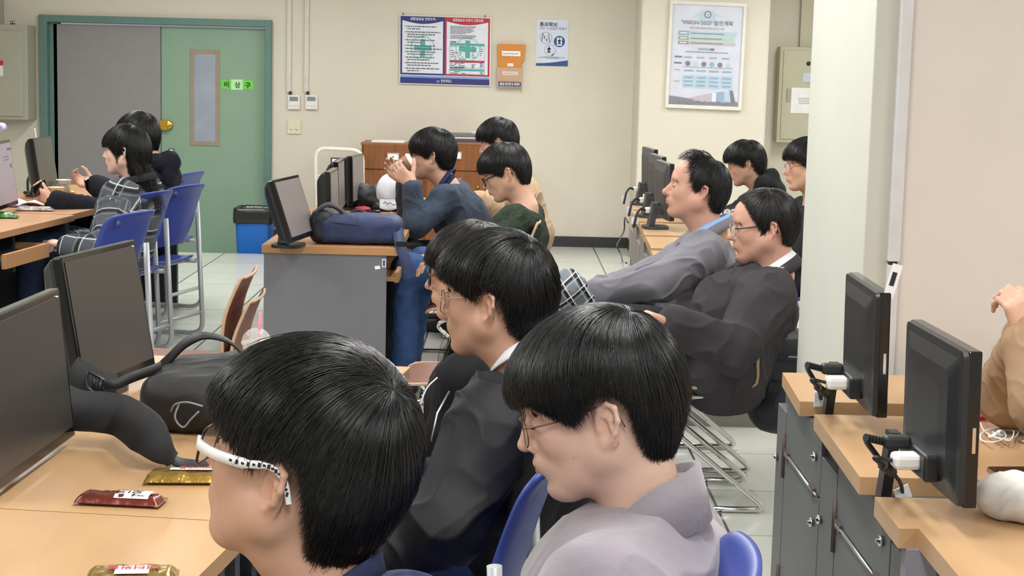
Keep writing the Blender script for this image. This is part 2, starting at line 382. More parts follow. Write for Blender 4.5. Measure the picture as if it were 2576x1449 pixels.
# ------------------------------------------------------------------ wall conduits, controllers, switch
m_wh = mat('white plastic', '#e2e1dc', .4); m_cond = mat('white cable trunking', '#d2cec4', .5); m_lcd = mat('grey display', '#7d8a88', .3); m_dark = mat('dark plastic', '#242629', .5)
for x0, x1, lab in ((724, 740, 'white thermostat panel nearest the door, below its wall conduit'), (768, 784, 'white thermostat panel on the right of the pair by the door')):
    top = P(x0 - 2, 0, YW - .01); bot = P(x0 + 6, 236, YW - .01); xx = (top[0] + bot[0]) / 2 + .005
    o = obj('wall_conduit', MB().bb((xx - .019, YW - .022, bot[2] + .01), (xx + .019, YW, CEIL + .02)), m_cond, None, bevel=.004, origin=(xx, YW, bot[2]))
    setprops(o, 'thin white cable trunking running up the wall above the ' + ('left' if x0 == 724 else 'right') + ' thermostat', 'conduit')
    c0 = P(x1, 257, YW)
    s = thing('thermostat', lab, 'thermostat', c0)
    obj('case', MB().box(c0 + V(0, -.013, 0), (.105, .026, .125)), m_wh, s, bevel=.006)
    obj('display', MB().box(c0 + V(0, -.027, .028), (.072, .003, .035)), m_lcd, s)
    mb = MB()
    for q in range(3): mb.box(c0 + V(-.03 + .03 * q, -.027, -.03), (.018, .004, .008))
    obj('button_row', mb, m_cond, s)
    obj('plug', MB().box(P(x0 + 7, 234, YW) + V(0, -.015, 0), (.022, .02, .03)), m_dark, s)
c0 = P(740, 320, YW); s = thing('light_switch', 'cream square wall switch plate below the thermostats', 'switch', c0)
obj('plate', MB().box(c0 + V(0, -.006, 0), (.115, .012, .115)), mat('ivory plastic', '#ddd6ba', .45), s, bevel=.003)
for q in (-.022, .024): obj('rocker', MB().lathe([(.016, 0), (.014, .006), (0, .008)], c0 + V(q, -.01, -.012), (0, -1, 0), 16), mat('ivory plastic', '#ddd6ba', .45), s)
# ------------------------------------------------------------------ electrical cabinets on the wall
m_box = mat('olive grey enamel', '#a6a596', .45, var=.02)
bd = YW - .26
a, b = P(-60, 75, bd), P(59, 302, bd)
s = thing('electrical_cabinet', 'olive grey electrical cabinet on the back wall left of the double door', 'electrical cabinet', ((a[0] + b[0]) / 2, YW, b[2]))
obj('case', MB().bb((a[0] - .6, bd, b[2]), (b[0] + .04, YW - .002, a[2] + .05)), m_box, s, bevel=.004)
obj('door_panel', MB().bb((a[0] - .55, bd - .012, b[2] + .03), (b[0], bd + .004, a[2])), m_box, s, bevel=.003)
q = P(2, 172, bd - .02); mb = MB(); mb.box(q + V(0, .004, 0), (.035, .004, .13)); mb.m(1); mb.box(q + V(0, .002, .045), (.036, .004, .04)); obj('sticker', mb, [m_wh, mat('red label', '#c02028', .5)], s)
for dx in (-.02, .0): obj('eyebolt', MB().lathe([(.012, 0), (.012, .03), (0, .032)], P(30, 58, bd) + V(dx, .05, -.01), n=10), m_steel, s)
a0 = P(8, 60, YW); o = obj('cable_duct', MB().bb((a0[0] - .4, YW - .08, a0[2] - .02), (a0[0] + .01, YW, CEIL + .02)), m_box, None, origin=(a0[0] - .2, YW, a0[2])); setprops(o, 'grey cable duct running up from the left electrical cabinet', 'duct')
bd = YW - .16
a, b = P(1972, 126, bd), P(2085, 352, bd)
s = thing('electrical_cabinet', 'beige electrical cabinet with a taped notice, half hidden behind the pillar', 'electrical cabinet', ((a[0] + b[0]) / 2, YW, b[2]))
m_box2 = mat('beige enamel', '#bdb9a2', .45, var=.02)
obj('case', MB().bb((a[0] - .03, bd, b[2] - .03), (b[0] + .2, YW - .002, a[2] + .03)), m_box2, s, bevel=.004)
obj('door_panel', MB().bb((a[0], bd - .012, b[2]), (b[0] + .15, bd + .004, a[2])), m_box2, s, bevel=.003)
q = P(2034, 160, bd - .012); obj('lock', MB().lathe([(.018, 0), (.016, .01), (0, .012)], q, (0, -1, 0), 14), m_dark, s)
q = P(2031, 195, bd - .016); obj('sticker', MB().box(q, (.075, .003, .08)), mat('pale blue sticker', '#c5cbe0', .5), s)
q = P(1984, 238, bd - .02); obj('latch', MB().box(q, (.03, .02, .11)), m_chrome, s, bevel=.004)
cv = Canvas(P(1990, 221, bd - .016), P(2050, 221, bd - .016), P(1990, 285, bd - .016))
mb = MB(); mb.box(cv.p(.5, .5), (cv.w, .002, cv.h)); mb.m(1)
for q in range(4): cv.rect(mb, .3, .40 + q * .07, .95 - .1 * (q % 2), .42 + q * .07, .002)
obj('taped_notice', mb, [mat('white paper', '#f0f0f0', .8), mat('grey print', '#8c8f98', .7)], s)
a0 = P(2014, 0, YW); o = obj('cable_duct', MB().bb((a0[0], YW - .07, P(2014, 118, YW)[2]), (a0[0] + .35, YW, CEIL + .02)), m_box2, None, origin=(a0[0], YW, 2)); setprops(o, 'beige cable duct above the right electrical cabinet', 'duct')
# conduit on the partition corner
cx = p3; zt = P(2240, 660, YP)[2]
o = obj('wall_conduit', MB().bb((cx - .004, YP - .026, zt + .005), (cx + .028, YP + .01, CEIL + .02)).bb((cx - .004, YP - .024, .5), (cx + .028, YP + .01, zt - .005)).m(1).box((cx + .012, YP - .01, zt), (.022, .02, .014)), [mat('pale grey trunking', '#cfcfd2', .45), m_dark], None, bevel=.002, origin=(cx, YP, 1))
setprops(o, 'white cable trunking running down the partition wall behind the right monitors', 'conduit')
# pillar scuffs
# ------------------------------------------------------------------ wall notices
m_pap = mat('white paper', '#f0f0f0', .8); m_navy = mat('navy print', '#2b2f78', .5); m_red = mat('red print', '#b32438', .5); m_teal = mat('teal print', '#4fa6a2', .5); m_tealp = mat('pale teal print', '#9fd0cd', .5)
m_pr = mat('dark grey print', '#53565e', .6); m_sheet = mat('bluish white print stock', '#dcdfec', .45); m_alu = mat('white aluminium frame', '#dedad2', .4)
tl, tr, bl = P(1005, 37, YW - .02), P(1236.5, 44, YW - .02), P(1004, 211, YW - .02)
cv = Canvas(tl, tr, bl); s = thing('notice_board', 'wide blue and red laboratory safety notice with two green crosses', 'notice board', cv.p(.5, .5))
obj('board', MB().box(cv.p(.5, .5) + V(0, .009, 0), (cv.w, .018, cv.h), (cv.r, cv.n, -cv.d)), m_alu, s, bevel=.002)
for q in (.04, .93): obj('hook', MB().tube([cv.p(q, 0), cv.p(q, -.03)], .004, 6), m_dark, s)
mb = MB()
mb.m(0); cv.rect(mb, .012, .015, .495, .86, .001)
mb.m(1); cv.rect(mb, .495, .015, .985, .86, .001)
mb.m(2)
for x0, x1 in ((.032, .475), (.515, .965)):
    n = 12; arcp = [(x0 + (x1 - x0) * i / n, .075 + .048 * math.sin(math.pi * i / n)) for i in range(n + 1)]
    cv.poly(mb, arcp + [(x1, .835), (x0, .835)], .002)
mb.m(4)
for cx_, cy in ((.255, .47), (.745, .47)):
    cv.disc(mb, cx_, cy, .135, .003, 32, ring=.88)
mb.m(3)
for cx_, cy in ((.255, .47), (.745, .47)):
    a = cv.w / cv.h; cv.rect(mb, cx_ - .026, cy - .095 * a, cx_ + .026, cy + .095 * a, .0034); cv.rect(mb, cx_ - .095, cy - .026 * a, cx_ + .095, cy + .026 * a, .0035)
cv.rect(mb, .55, .385, .93, .42, .004); cv.rect(mb, .55, .755, .93, .785, .004)
mb.m(1); cv.rect(mb, .55, .635, .93, .662, .004)
mb.m(0); cv.rect(mb, .012, .90, .985, .985, .002)
mb.m(6); cv.rect(mb, .012, .872, .985, .897, .0022)
mb.m(5); random.seed(4)
yy = .155
for nl in (2, 3, 2, 1, 1, 2, 2, 2, 2):
    for r in range(nl):
        x = .06 if r == 0 else .075; xe = random.uniform(.38, .465) if r < nl - 1 or nl == 1 else random.uniform(.2, .36)
        if r == 0: cv.disc(mb, x, yy + .007, .004, .005, 8)
        x += .012
        while x < xe:
            w_ = random.uniform(.012, .04); cv.rect(mb, x, yy, min(x + w_, xe), yy + .014, .0045); x += w_ + .007
        yy += .035
    yy += .010
for yv, n in ((.14, 6), (.27, 3)):
    for i in range(n):
        x = .555; xe = random.uniform(.68, .9)
        while x < xe:
            w_ = random.uniform(.008, .03); cv.rect(mb, x, yv + i * .02, x + w_, yv + i * .02 + .009, .0045); x += w_ + .005
for ya, yb, rows in ((.42, .63, 7), (.662, .74, 4), (.785, .83, 2)):
    for i in range(rows):
        y = ya + (yb - ya) * (i + .3) / rows
        for x0 in (.56, .60, .65, .68, .79, .88):
            if random.random() < .75: cv.rect(mb, x0, y, x0 + random.uniform(.01, .045), y + .009, .0045)
    for x in (.55, .93): cv.line(mb, (x, ya), (x, yb), .0015, .0045)
    cv.line(mb, (.55, yb), (.93, yb), .0015, .0045)
cv.rect(mb, .555, .36, .62, .375, .0045); cv.rect(mb, .555, .735, .70, .748, .0045)
mb.m(2)
cv.text(mb, '실험실습실 안전수칙', .255, .068, .046, .004, 'CENTER', .02, .27); cv.text(mb, '실험실습실 비상시 행동요령', .745, .068, .046, .004, 'CENTER', .02, .33)
cv.text(mb, '한라대학교', .455, .958, .05, .004, 'LEFT', .015, .115)
mb.m(6); cv.poly(mb, [(.405, .925), (.42, .935), (.425, .945), (.43, .935), (.445, .925), (.435, .965), (.415, .965)], .004)
obj('print', mb, [m_navy, m_red, m_sheet, m_teal, m_tealp, m_pr, mat('light blue print', '#6f9be0', .5)], s)
# orange document holder
YO = YW - .05
cv = Canvas(P(1251, 110, YO), P(1324, 112, YO), P(1250, 219, YO)); s = thing('document_holder', 'orange document folder in a clear wall holder with white labels', 'document holder', cv.p(.5, .9))
m_or = mat('orange card', '#cf8434', .55); m_or2 = mat('dull orange card behind plastic', '#c48a63', .4)
mb = MB(); q = [cv.p(x, y) for x, y in ((.0, .0), (.98, .0), (.95, .32), (.86, .40), (.82, .88), (.02, .88), (.03, .5))]; mb.prism(q, (0, .04, 0)); obj('folder', mb, m_or, s, bevel=.003)
mb = MB()
for x0, y0_, x1, y1 in ((.16, .16, .80, .275), (.36, .445, .56, .515), (.19, .63, .72, .715)):
    mb.m(0); cv.rect(mb, x0, y0_, x1, y1, .003); mb.m(1)
    for i in range(7):
        if (x1 - x0) * i / 7 < x1 - x0 - .05: cv.rect(mb, x0 + .05 + (x1 - x0 - .1) * i / 7, y0_ + .04 * (y1 - y0_) / .1, x0 + .05 + (x1 - x0 - .1) * (i + .6) / 7, y0_ + .065 * (y1 - y0_) / .1, .004)
obj('label_strip', mb, [m_pap, mat('grey print', '#8c8f98', .7)], s)
mb = MB(); mb.bb(cv.p(-.02, .55) + V(0, -.012, 0), cv.p(.86, 1.0) + V(0, -.009, 0)); mb.bb(cv.p(-.02, .97) + V(0, -.012, 0), cv.p(.86, 1.0) + V(0, .05, 0)); mb.bb(cv.p(-.03, .55) + V(0, -.012, 0), cv.p(-.015, 1.0) + V(0, .05, 0)); mb.bb(cv.p(.86, .55) + V(0, -.012, 0), cv.p(.875, 1.12) + V(0, .05, 0))
obj('clear_pocket', mb, mat('clear acrylic', '#e8d8cc', .1, alpha=.25), s)
mb = MB(); cv.rect(mb, .05, .87, .83, .975, .0135); mb.m(1); cv.text(mb, '실험실 안전규정 및 교육일지', .44, .95, .075, .0145, 'CENTER', .02, .70); obj('name_strip', mb, [mat('navy strip', '#2c3352', .5), m_pap], s)
# small exit route notice
cv = Canvas(P(1350.5, 48, YW - .006), P(1431, 50, YW - .006), P(1348, 165, YW - .006)); s = thing('safety_notice', 'small pale blue escape route notice with three round pictograms', 'notice', cv.p(.5, .5))
obj('panel', MB().box(cv.p(.5, .5) + V(0, .003, 0), (cv.w, .006, cv.h), (cv.r, cv.n, -cv.d)), mat('pale blue panel', '#ced6e8', .4), s)
m_nv2 = mat('deep blue print', '#274a8c', .5); mb = MB()
mb.m(0); n = 10; cv.poly(mb, [(1, .87)] + [(1 - i / n, .87 + .075 * math.sin(math.pi / 2 * i / n) ** 1.0) for i in range(n + 1)] + [(0, 1), (1, 1)], .001)
mb.m(1); cv.disc(mb, .30, .40, .185, .001, 28, ring=.95); cv.disc(mb, .43, .66, .18, .001, 28, ring=.95); mb.m(0); cv.disc(mb, .72, .47, .175, .001); cv.poly(mb, [(.47, .77), (.56, .72), (.55, .76), (.5, .79)], .0012)
mb.m(2); cv.rect(mb, .64, .385, .80, .56, .0014)
mb.m(1)
for x, y in ((.25, .37), (.32, .43)): cv.disc(mb, x, y, .024, .0014, 12); cv.rect(mb, x - .012, y + .02, x + .016, y + .05, .0014)
cv.line(mb, (.21, .30), (.16, .48), .006, .0014); cv.line(mb, (.37, .30), (.42, .50), .006, .0014)
def walker(cx_, cy, k):
    cv.disc(mb, cx_, cy - .052 * k, .018 * k, .0018, 10)
    for a, b in (((0, -.03), (.0, .02)), ((0, .02), (.03, .06)), ((0, .02), (-.035, .06)), ((0, -.025), (.045, .0)), ((0, -.025), (-.04, .005))): cv.line(mb, (cx_ + a[0] * k, cy + a[1] * k), (cx_ + b[0] * k, cy + b[1] * k), .010 * k, .0018)
walker(.72, .465, 1.1); walker(.40, .645, 1.25)
cv.text(mb, '통로확보', .09, .145, .10, .0014, 'LEFT', .03, .56); cv.text(mb, '비상 시 유일한 탈출구', .09, .215, .06, .0014, 'LEFT', 0, .85)
for i, (x0, x1) in enumerate(((.22, .7), (.06, .9), (.3, .72))): cv.rect(mb, x0, .80 + i * .018, x1, .807 + i * .018, .0014)
obj('print', mb, [m_nv2, m_pr, m_sheet], s)
# framed poster on the column
YF = YC - .03
fr = Canvas(P(1687, 1, YF), P(1878.5, 9, YF), P(1674, 270, YF)); cv = Canvas(P(1694, 9, YF - .002), P(1870, 18, YF - .002), P(1681, 264, YF - .002))
s = thing('framed_poster', 'tall white framed pale blue poster on the wall column', 'poster', fr.p(.5, .5))
mb = MB(); w1 = .042
ax = (fr.r, fr.n, -fr.d)
for x, y, sx, sy in ((.5, .014, fr.w, .03), (.5, .986, fr.w, .03), (.016, .5, .026, fr.h), (.984, .5, .026, fr.h)): mb.box(fr.p(x, y) + V(0, .012, 0), (sx - (.003 if sx > .1 else 0), .03 - (.003 if sx > .1 else 0), sy), ax)
obj('frame', mb, m_alu, s, bevel=.003)
obj('sheet', MB().box(fr.p(.5, .5) + V(0, .02, 0), (fr.w * .97, .012, fr.h * .97), ax), mat('lavender white print stock', '#cdd2e4', .35), s)
m_b1 = mat('steel blue print', '#6d9cc0', .5); m_b2 = mat('pale blue print', '#a9c8dd', .5); m_g1 = mat('leaf green print', '#6b9b66', .5); m_br = mat('russet print', '#8a5a48', .5); m_pu = mat('indigo print', '#4b4779', .5); m_bld = mat('mauve building print', '#b4a5b8', .6); m_tree = mat('slate tree print', '#565a6e', .7)
mb = MB(); cv = Canvas(fr.p(.045, .035), fr.p(.955, .035), fr.p(.045, .965)); l0 = .0135
cv.o = cv.o + V(0, .0, 0) ; l0 = -.012
mb.m(1); cv.poly(mb, [(.5, .03), (.74, .12), (.62, .10), (.62, .18), (.38, .18), (.38, .10), (.26, .12)], l0)
mb.m(5); cv.disc(mb, .5, .088, .052, l0 + .001); mb.m(8); cv.disc(mb, .5, .088, .034, l0 + .002); mb.m(5); cv.poly(mb, [(.475, .078), (.485, .076), (.5, .092), (.515, .076), (.525, .078), (.5, .104)], l0 + .003)
mb.m(5); cv.text(mb, "'VISION 2025' 발전계획", .5, .19, .052, l0 + .002, 'CENTER', .012, .74); mb.m(6); cv.text(mb, '한라 가족과 함께 성장을 꿈꾸는 대학', .5, .237, .026, l0 + .002, 'CENTER', .0, .5)
for y0_, y1, m1, m2_, xe in ((.258, .302, 0, 1, .93), (.315, .348, 2, 9, .90), (.362, .392, 3, 10, .92)):
    mb.m(m2_); cv.rect(mb, .10, y0_, xe, y1, l0 + .001); mb.m(m1); cv.rect(mb, .09, y0_, .24, y1, l0 + .002); mb.m(8); cv.rect(mb, .115, (y0_ + y1) / 2 - .006, .215, (y0_ + y1) / 2 + .006, l0 + .003)
    mb.m(6); cv.rect(mb, .27, (y0_ + y1) / 2 - .005, xe - .18, (y0_ + y1) / 2 + .004, l0 + .003)
mb.m(0); cv.rect(mb, .385, .425, .60, .447, l0 + .001); mb.m(5); cv.rect(mb, .56, .425, .62, .447, l0 + .002)
mb.m(6); cv.rect(mb, .2, .463, .82, .470, l0 + .001)
for y, x0, x1 in ((.512, .05, .16), (.575, .045, .155)): mb.m(5); cv.rect(mb, x0, y, x1, y + .016, l0 + .001)
for i, c_ in enumerate((5, 1, 5, 0, 4, 1)): mb.m(c_); cv.disc(mb, .245 + .117 * i, .585 + .001 * i, .036, l0 + .001)
for i in range(4):
    mb.m(0); cv.rect(mb, .19 + .18 * i, .515, .30 + .18 * i, .530, l0 + .001); cv.rect(mb, .19 + .185 * i, .648, .33 + .185 * i, .665, l0 + .001)
    mb.m(1); cv.rect(mb, .185 + .185 * i, .70, .355 + .185 * i, .83, l0 + .001); mb.m(0)
    for r in range(3): cv.rect(mb, .20 + .185 * i, .715 + r * .04, .33 + .185 * i, .735 + r * .04, l0 + .002)
mb.m(6); cv.rect(mb, .18, .618, .90, .622, l0 + .001); cv.rect(mb, .05, .650, .14, .655, l0 + .001); cv.rect(mb, .05, .765, .14, .77, l0 + .001)
mb.m(7); cv.poly(mb, [(.20, .955), (.32, .925), (.62, .875), (.62, .985), (.2, .985)], l0 + .001); mb.m(8); cv.poly(mb, [(.62, .87), (.68, .872), (.68, .985), (.62, .985)], l0 + .0015)
mb.m(0); cv.poly(mb, [(.67, .87), (.79, .852), (.80, .955), (.67, .96)], l0 + .0012); mb.m(5); cv.poly(mb, [(.87, .84), (.92, .845), (.97, .985), (.9, .985)], l0 + .0012); mb.m(1); cv.poly(mb, [(.80, .85), (.87, .845), (.90, .96), (.8, .96)], l0 + .0011)
mb.m(11); random.seed(3)
cv.poly(mb, [(0, .915), (.2, .93), (.36, .945), (.36, 1), (0, 1)], l0 + .002)
for i in range(22): x = .03 + .94 * i / 21; cv.disc(mb, x, .985 + random.uniform(-.012, .0), .03, l0 + .0025, 9)
cv.rect(mb, 0, .978, 1, 1, l0 + .002)
obj('print', mb, [m_b1, m_b2, m_g1, m_br, m_pu, mat('ink blue print', '#333a5c', .5), m_pr, m_bld, m_sheet, mat('pale green print', '#a9cdb0', .5), mat('pale grey print', '#b9b7bd', .5), m_tree], s)
obj('glazing', MB().box(fr.p(.5, .5) + V(0, .0035, 0), (fr.w * .955, .002, fr.h * .965), ax), mat('picture glass', '#ffffff', .03, alpha=.10, spec=.8), s)
# ------------------------------------------------------------------ soft solids: distance fields meshed by surface nets
class SD:
    """list of primitives blended in order; A (3x3 rows = local axes), t, s place local coordinates in the world"""
    def __init__(s): s.p = []; s.A = np.eye(3); s.t = np.zeros(3); s.s = 1.0; s.k = 0.02
    def frame(s, t=(0, 0, 0), A=None, sc_=1.0): s.t = np.asarray(t, float); s.A = np.eye(3) if A is None else np.asarray(A, float); s.s = sc_; return s
    def w(s, q): return s.t + s.s * (np.asarray(q, float) @ s.A)
    def cone(s, a, b, ra, rb=None, k=None, op=1, flat=None):
        rb = ra if rb is None else rb
        s.p.append(dict(T='c', a=s.w(a), b=s.w(b), ra=ra * s.s, rb=rb * s.s, k=(s.k if k is None else k) * s.s, op=op)); return s
    def chain(s, pts, rs, k=None, op=1):
        for i in range(len(pts) - 1): s.cone(pts[i], pts[i + 1], rs[i], rs[i + 1], k, op)
        return s
    def ell(s, c, r, R=None, k=None, op=1):
        r = np.full(3, r) if np.isscalar(r) else np.asarray(r, float)
        B = s.A if R is None else np.array([nrm(x) for x in R]) @ s.A
        s.p.append(dict(T='e', c=s.w(c), r=r * s.s, B=B, k=(s.k if k is None else k) * s.s, op=op)); return s
    def box(s, c, h, rad, R=None, k=None, op=1):
        B = s.A if R is None else np.array([nrm(x) for x in R]) @ s.A
        s.p.append(dict(T='b', c=s.w(c), h=np.asarray(h, float) * s.s - rad * s.s, rad=rad * s.s, B=B, k=(s.k if k is None else k) * s.s, op=op)); return s
    def plane(s, c, n, k=0.005, op=-1):
        """cut away everything on the side the normal points to"""
        s.p.append(dict(T='h', c=s.w(c), n=nrm(np.asarray(n, float) @ s.A), k=k * s.s, op=op)); return s
    def cyl(s, a, b, r, k=None, op=1, rb=None):
        s.p.append(dict(T='y', a=s.w(a), b=s.w(b), r=r * s.s, rb=(r if rb is None else rb) * s.s, k=(s.k if k is None else k) * s.s, op=op)); return s
    def inflate(s, d):
        q = SD()
        for p in s.p:
            p = dict(p)
            if p['T'] == 'c': p['ra'] += d; p['rb'] += d
            elif p['T'] == 'e': p['r'] = p['r'] + d
            elif p['T'] == 'b': p['rad'] += d
            q.p.append(p)
        return q
def _pd(p, X):
    if p['T'] == 'c':
        ba = p['b'] - p['a']; pa = X - p['a']; t = np.clip(pa @ ba / (ba @ ba + 1e-12), 0, 1)
        return np.linalg.norm(pa - t[:, None] * ba, axis=1) - (p['ra'] + (p['rb'] - p['ra']) * t)
    if p['T'] == 'e':
        q = (X - p['c']) @ p['B'].T; k0 = np.linalg.norm(q / p['r'], axis=1); k1 = np.linalg.norm(q / p['r'] ** 2, axis=1)
        return np.where(k1 < 1e-9, -p['r'].min(), k0 * (k0 - 1) / np.maximum(k1, 1e-9))
    if p['T'] == 'b':
        q = np.abs((X - p['c']) @ p['B'].T) - p['h']
        return np.linalg.norm(np.maximum(q, 0), axis=1) + np.minimum(q.max(1), 0) - p['rad']
    if p['T'] == 'h': return -((X - p['c']) @ p['n'])
    if p['T'] == 'y':
        ba = p['b'] - p['a']; L = np.linalg.norm(ba); u = ba / L; pa = X - p['a']; h = pa @ u; rad = np.linalg.norm(pa - h[:, None] * u, axis=1)
        rr = p['r'] + (p['rb'] - p['r']) * np.clip(h / L, 0, 1); d1 = rad - rr; d2 = np.abs(h - L / 2) - L / 2
        return np.minimum(np.maximum(d1, d2), 0) + np.sqrt(np.maximum(d1, 0) ** 2 + np.maximum(d2, 0) ** 2)
def sd_eval(prims, X):
    d = np.full(len(X), 1e3)
    for p in prims:
        e = _pd(p, X); k = p['k']
        if p['op'] == 1:
            if k > 1e-6: h = np.maximum(k - np.abs(d - e), 0) / k; d = np.minimum(d, e) - h * h * k * .25
            else: d = np.minimum(d, e)
        elif p['op'] == -1:
            e = -e
            if k > 1e-6: h = np.maximum(k - np.abs(d - e), 0) / k; d = np.maximum(d, e) + h * h * k * .25
            else: d = np.maximum(d, e)
    return d
def _pb(p, X):
    return _pd(p, X)
def sd_bounds(prims):
    lo = np.full(3, 1e9); hi = -lo
    for p in prims:
        if p['op'] != 1: continue
        if p['T'] in 'cy':
            r = max(p.get('ra', p.get('r')), p.get('rb')); a = np.minimum(p['a'], p['b']) - r; b = np.maximum(p['a'], p['b']) + r
        elif p['T'] == 'e': r = np.abs(p['B'].T * p['r']).sum(1); r = np.sqrt(((p['B'].T * p['r']) ** 2).sum(1)); a, b = p['c'] - r, p['c'] + r
        elif p['T'] == 'b': r = np.abs(p['B'].T * (p['h'] + p['rad'])).sum(1); a, b = p['c'] - r, p['c'] + r
        lo = np.minimum(lo, a); hi = np.maximum(hi, b)
    return lo, hi
def sd_mesh(sd, vox, extra=None, lo=None, hi=None):
    """surface nets mesh of a distance field; only blocks near the surface are sampled"""
    prims = sd.p; a, b = sd_bounds(prims); pad = max(3 * vox, .012)
    lo = a - pad if lo is None else np.maximum(np.asarray(lo, float), a - pad); hi = b + pad if hi is None else np.minimum(np.asarray(hi, float), b + pad)
    Bk = 12; nb = np.maximum(1, np.ceil((hi - lo) / (vox * Bk)).astype(int)); n = nb * Bk + 1
    G = np.full(n, 1.0, np.float32)
    ii = np.stack(np.meshgrid(*[np.arange(x) for x in nb], indexing='ij'), -1).reshape(-1, 3)
    cen = lo + (ii * Bk + Bk / 2) * vox; rad = vox * Bk * .5 * 1.7321
    pd = np.array([_pd(p, cen) for p in prims]); tot = sd_eval(prims, cen)
    near = np.abs(tot) < rad * 2.2 + .01
    for j in np.nonzero(~near)[0]:
        i0 = ii[j] * Bk; G[i0[0]:i0[0] + Bk + 1, i0[1]:i0[1] + Bk + 1, i0[2]:i0[2] + Bk + 1] = 1.0 if tot[j] > 0 else -1.0
    g = np.stack(np.meshgrid(*[np.arange(Bk + 1)] * 3, indexing='ij'), -1).reshape(-1, 3) * vox
    add = np.array([p['op'] == 1 for p in prims]); ks = np.array([p['k'] for p in prims])
    for j in np.nonzero(near)[0]:
        i0 = ii[j] * Bk; X = lo + i0 * vox + g; m = pd[add, j].min()
        use = np.where(add, pd[:, j] - 1.3 * rad < max(m, -rad) + 1.3 * rad + ks, pd[:, j] < 1.5 * rad + ks)
        pr = [prims[q] for q in np.nonzero(use)[0]]
        d = sd_eval(pr, X)
        if extra is not None: d = extra(X, d)
        G[i0[0]:i0[0] + Bk + 1, i0[1]:i0[1] + Bk + 1, i0[2]:i0[2] + Bk + 1] = d.reshape(Bk + 1, Bk + 1, Bk + 1)
    return surface_nets(G, lo, vox)
def surface_nets(G, lo, vox):
    S = G < 0
    c = S[:-1, :-1, :-1].astype(np.int8)
    cnt = np.zeros(c.shape, np.int8)
    for i in (0, 1):
        for j in (0, 1):
            for k in (0, 1): cnt += S[i:i + c.shape[0], j:j + c.shape[1], k:k + c.shape[2]]
    act = (cnt > 0) & (cnt < 8); idx = np.argwhere(act)
    if not len(idx): return np.zeros((0, 3)), np.zeros((0, 4), int)
    vid = np.full(c.shape, -1, np.int64); vid[act] = np.arange(len(idx))
    off = np.array([(i, j, k) for i in (0, 1) for j in (0, 1) for k in (0, 1)])
    val = np.stack([G[idx[:, 0] + o[0], idx[:, 1] + o[1], idx[:, 2] + o[2]] for o in off], 1)
    acc = np.zeros((len(idx), 3)); num = np.zeros(len(idx))
    for a in range(8):
        for b in range(a + 1, 8):
            if np.abs(off[a] - off[b]).sum() != 1: continue
            va, vb = val[:, a], val[:, b]; m = (va < 0) != (vb < 0)
            t = np.where(m, va / np.where(m, va - vb, 1), 0)
            acc += m[:, None] * (off[a] + t[:, None] * (off[b] - off[a])); num += m
    vs = lo + (idx + acc / num[:, None]) * vox
    qs = []
    for ax in range(3):
        o1, o2 = [(1, 2), (2, 0), (0, 1)][ax]
        sl = [slice(None)] * 3; sh = [slice(None)] * 3; sl[ax] = slice(0, -1); sh[ax] = slice(1, None)
        for q in (o1, o2): sl[q] = slice(1, -1); sh[q] = slice(1, -1)
        A, Bq = S[tuple(sl)], S[tuple(sh)]; ch = np.argwhere(A != Bq)
        if not len(ch): continue
        flip = A[ch[:, 0], ch[:, 1], ch[:, 2]]
        base = ch.copy(); base[:, o1] += 1; base[:, o2] += 1
        def cell(d1, d2):
            q = base.copy(); q[:, o1] += d1; q[:, o2] += d2; return vid[q[:, 0], q[:, 1], q[:, 2]]
        quad = np.stack([cell(-1, -1), cell(0, -1), cell(0, 0), cell(-1, 0)], 1)
        quad[~flip] = quad[~flip][:, ::-1]; qs.append(quad)
    q = np.concatenate(qs); q = q[(q >= 0).all(1)]
    return vs, q
# lattice noise, vectorised
_rng = np.random.default_rng(7); _LAT = _rng.uniform(-1, 1, (32, 32, 32)).astype(np.float32)
def vnoise(X):
    X = np.asarray(X, float); i = np.floor(X).astype(int); f = X - i; f = f * f * (3 - 2 * f); r = 0
    for a in (0, 1):
        for b in (0, 1):
            for c in (0, 1):
                wgt = (f[:, 0] if a else 1 - f[:, 0]) * (f[:, 1] if b else 1 - f[:, 1]) * (f[:, 2] if c else 1 - f[:, 2])
                r = r + wgt * _LAT[(i[:, 0] + a) & 31, (i[:, 1] + b) & 31, (i[:, 2] + c) & 31]
    return r
def fbm(X, o=3):
    r = 0; a = 1.0
    for k in range(o): r = r + a * vnoise(X * 2 ** k + 17.3 * k); a *= .5
    return r
def vnormals(v, q):
    n = np.zeros_like(v); fn = np.cross(v[q[:, 2]] - v[q[:, 0]], v[q[:, 3]] - v[q[:, 1]])
    for k in range(4):
        for c in range(3): n[:, c] += np.bincount(q[:, k], fn[:, c], len(v))
    return n / (np.linalg.norm(n, axis=1, keepdims=True) + 1e-12)
def folds(v, q, amp=.006, freq=(9, 9, 9), seed=0, sharp=2.0, mask=None):
    """cloth folds: ridged noise pushed along the surface normal"""
    n = vnormals(v, q); X = v * np.asarray(freq, float) + seed * 3.7
    wv = fbm(X * .6 + 5, 2)[:, None]; r = 1 - np.abs(vnoise(X + .8 * wv)) * 1.6; r = np.clip(r, 0, 1) ** sharp
    r2 = np.clip(1 - np.abs(vnoise(X * 2.1 + 1.5 * wv + 9)) * 1.8, 0, 1) ** sharp
    d = amp * (r - .35) + amp * .45 * (r2 - .35) + amp * .6 * fbm(X * .5 + 31, 2)
    if mask is not None: d = d * mask(v)
    return v + n * d[:, None]
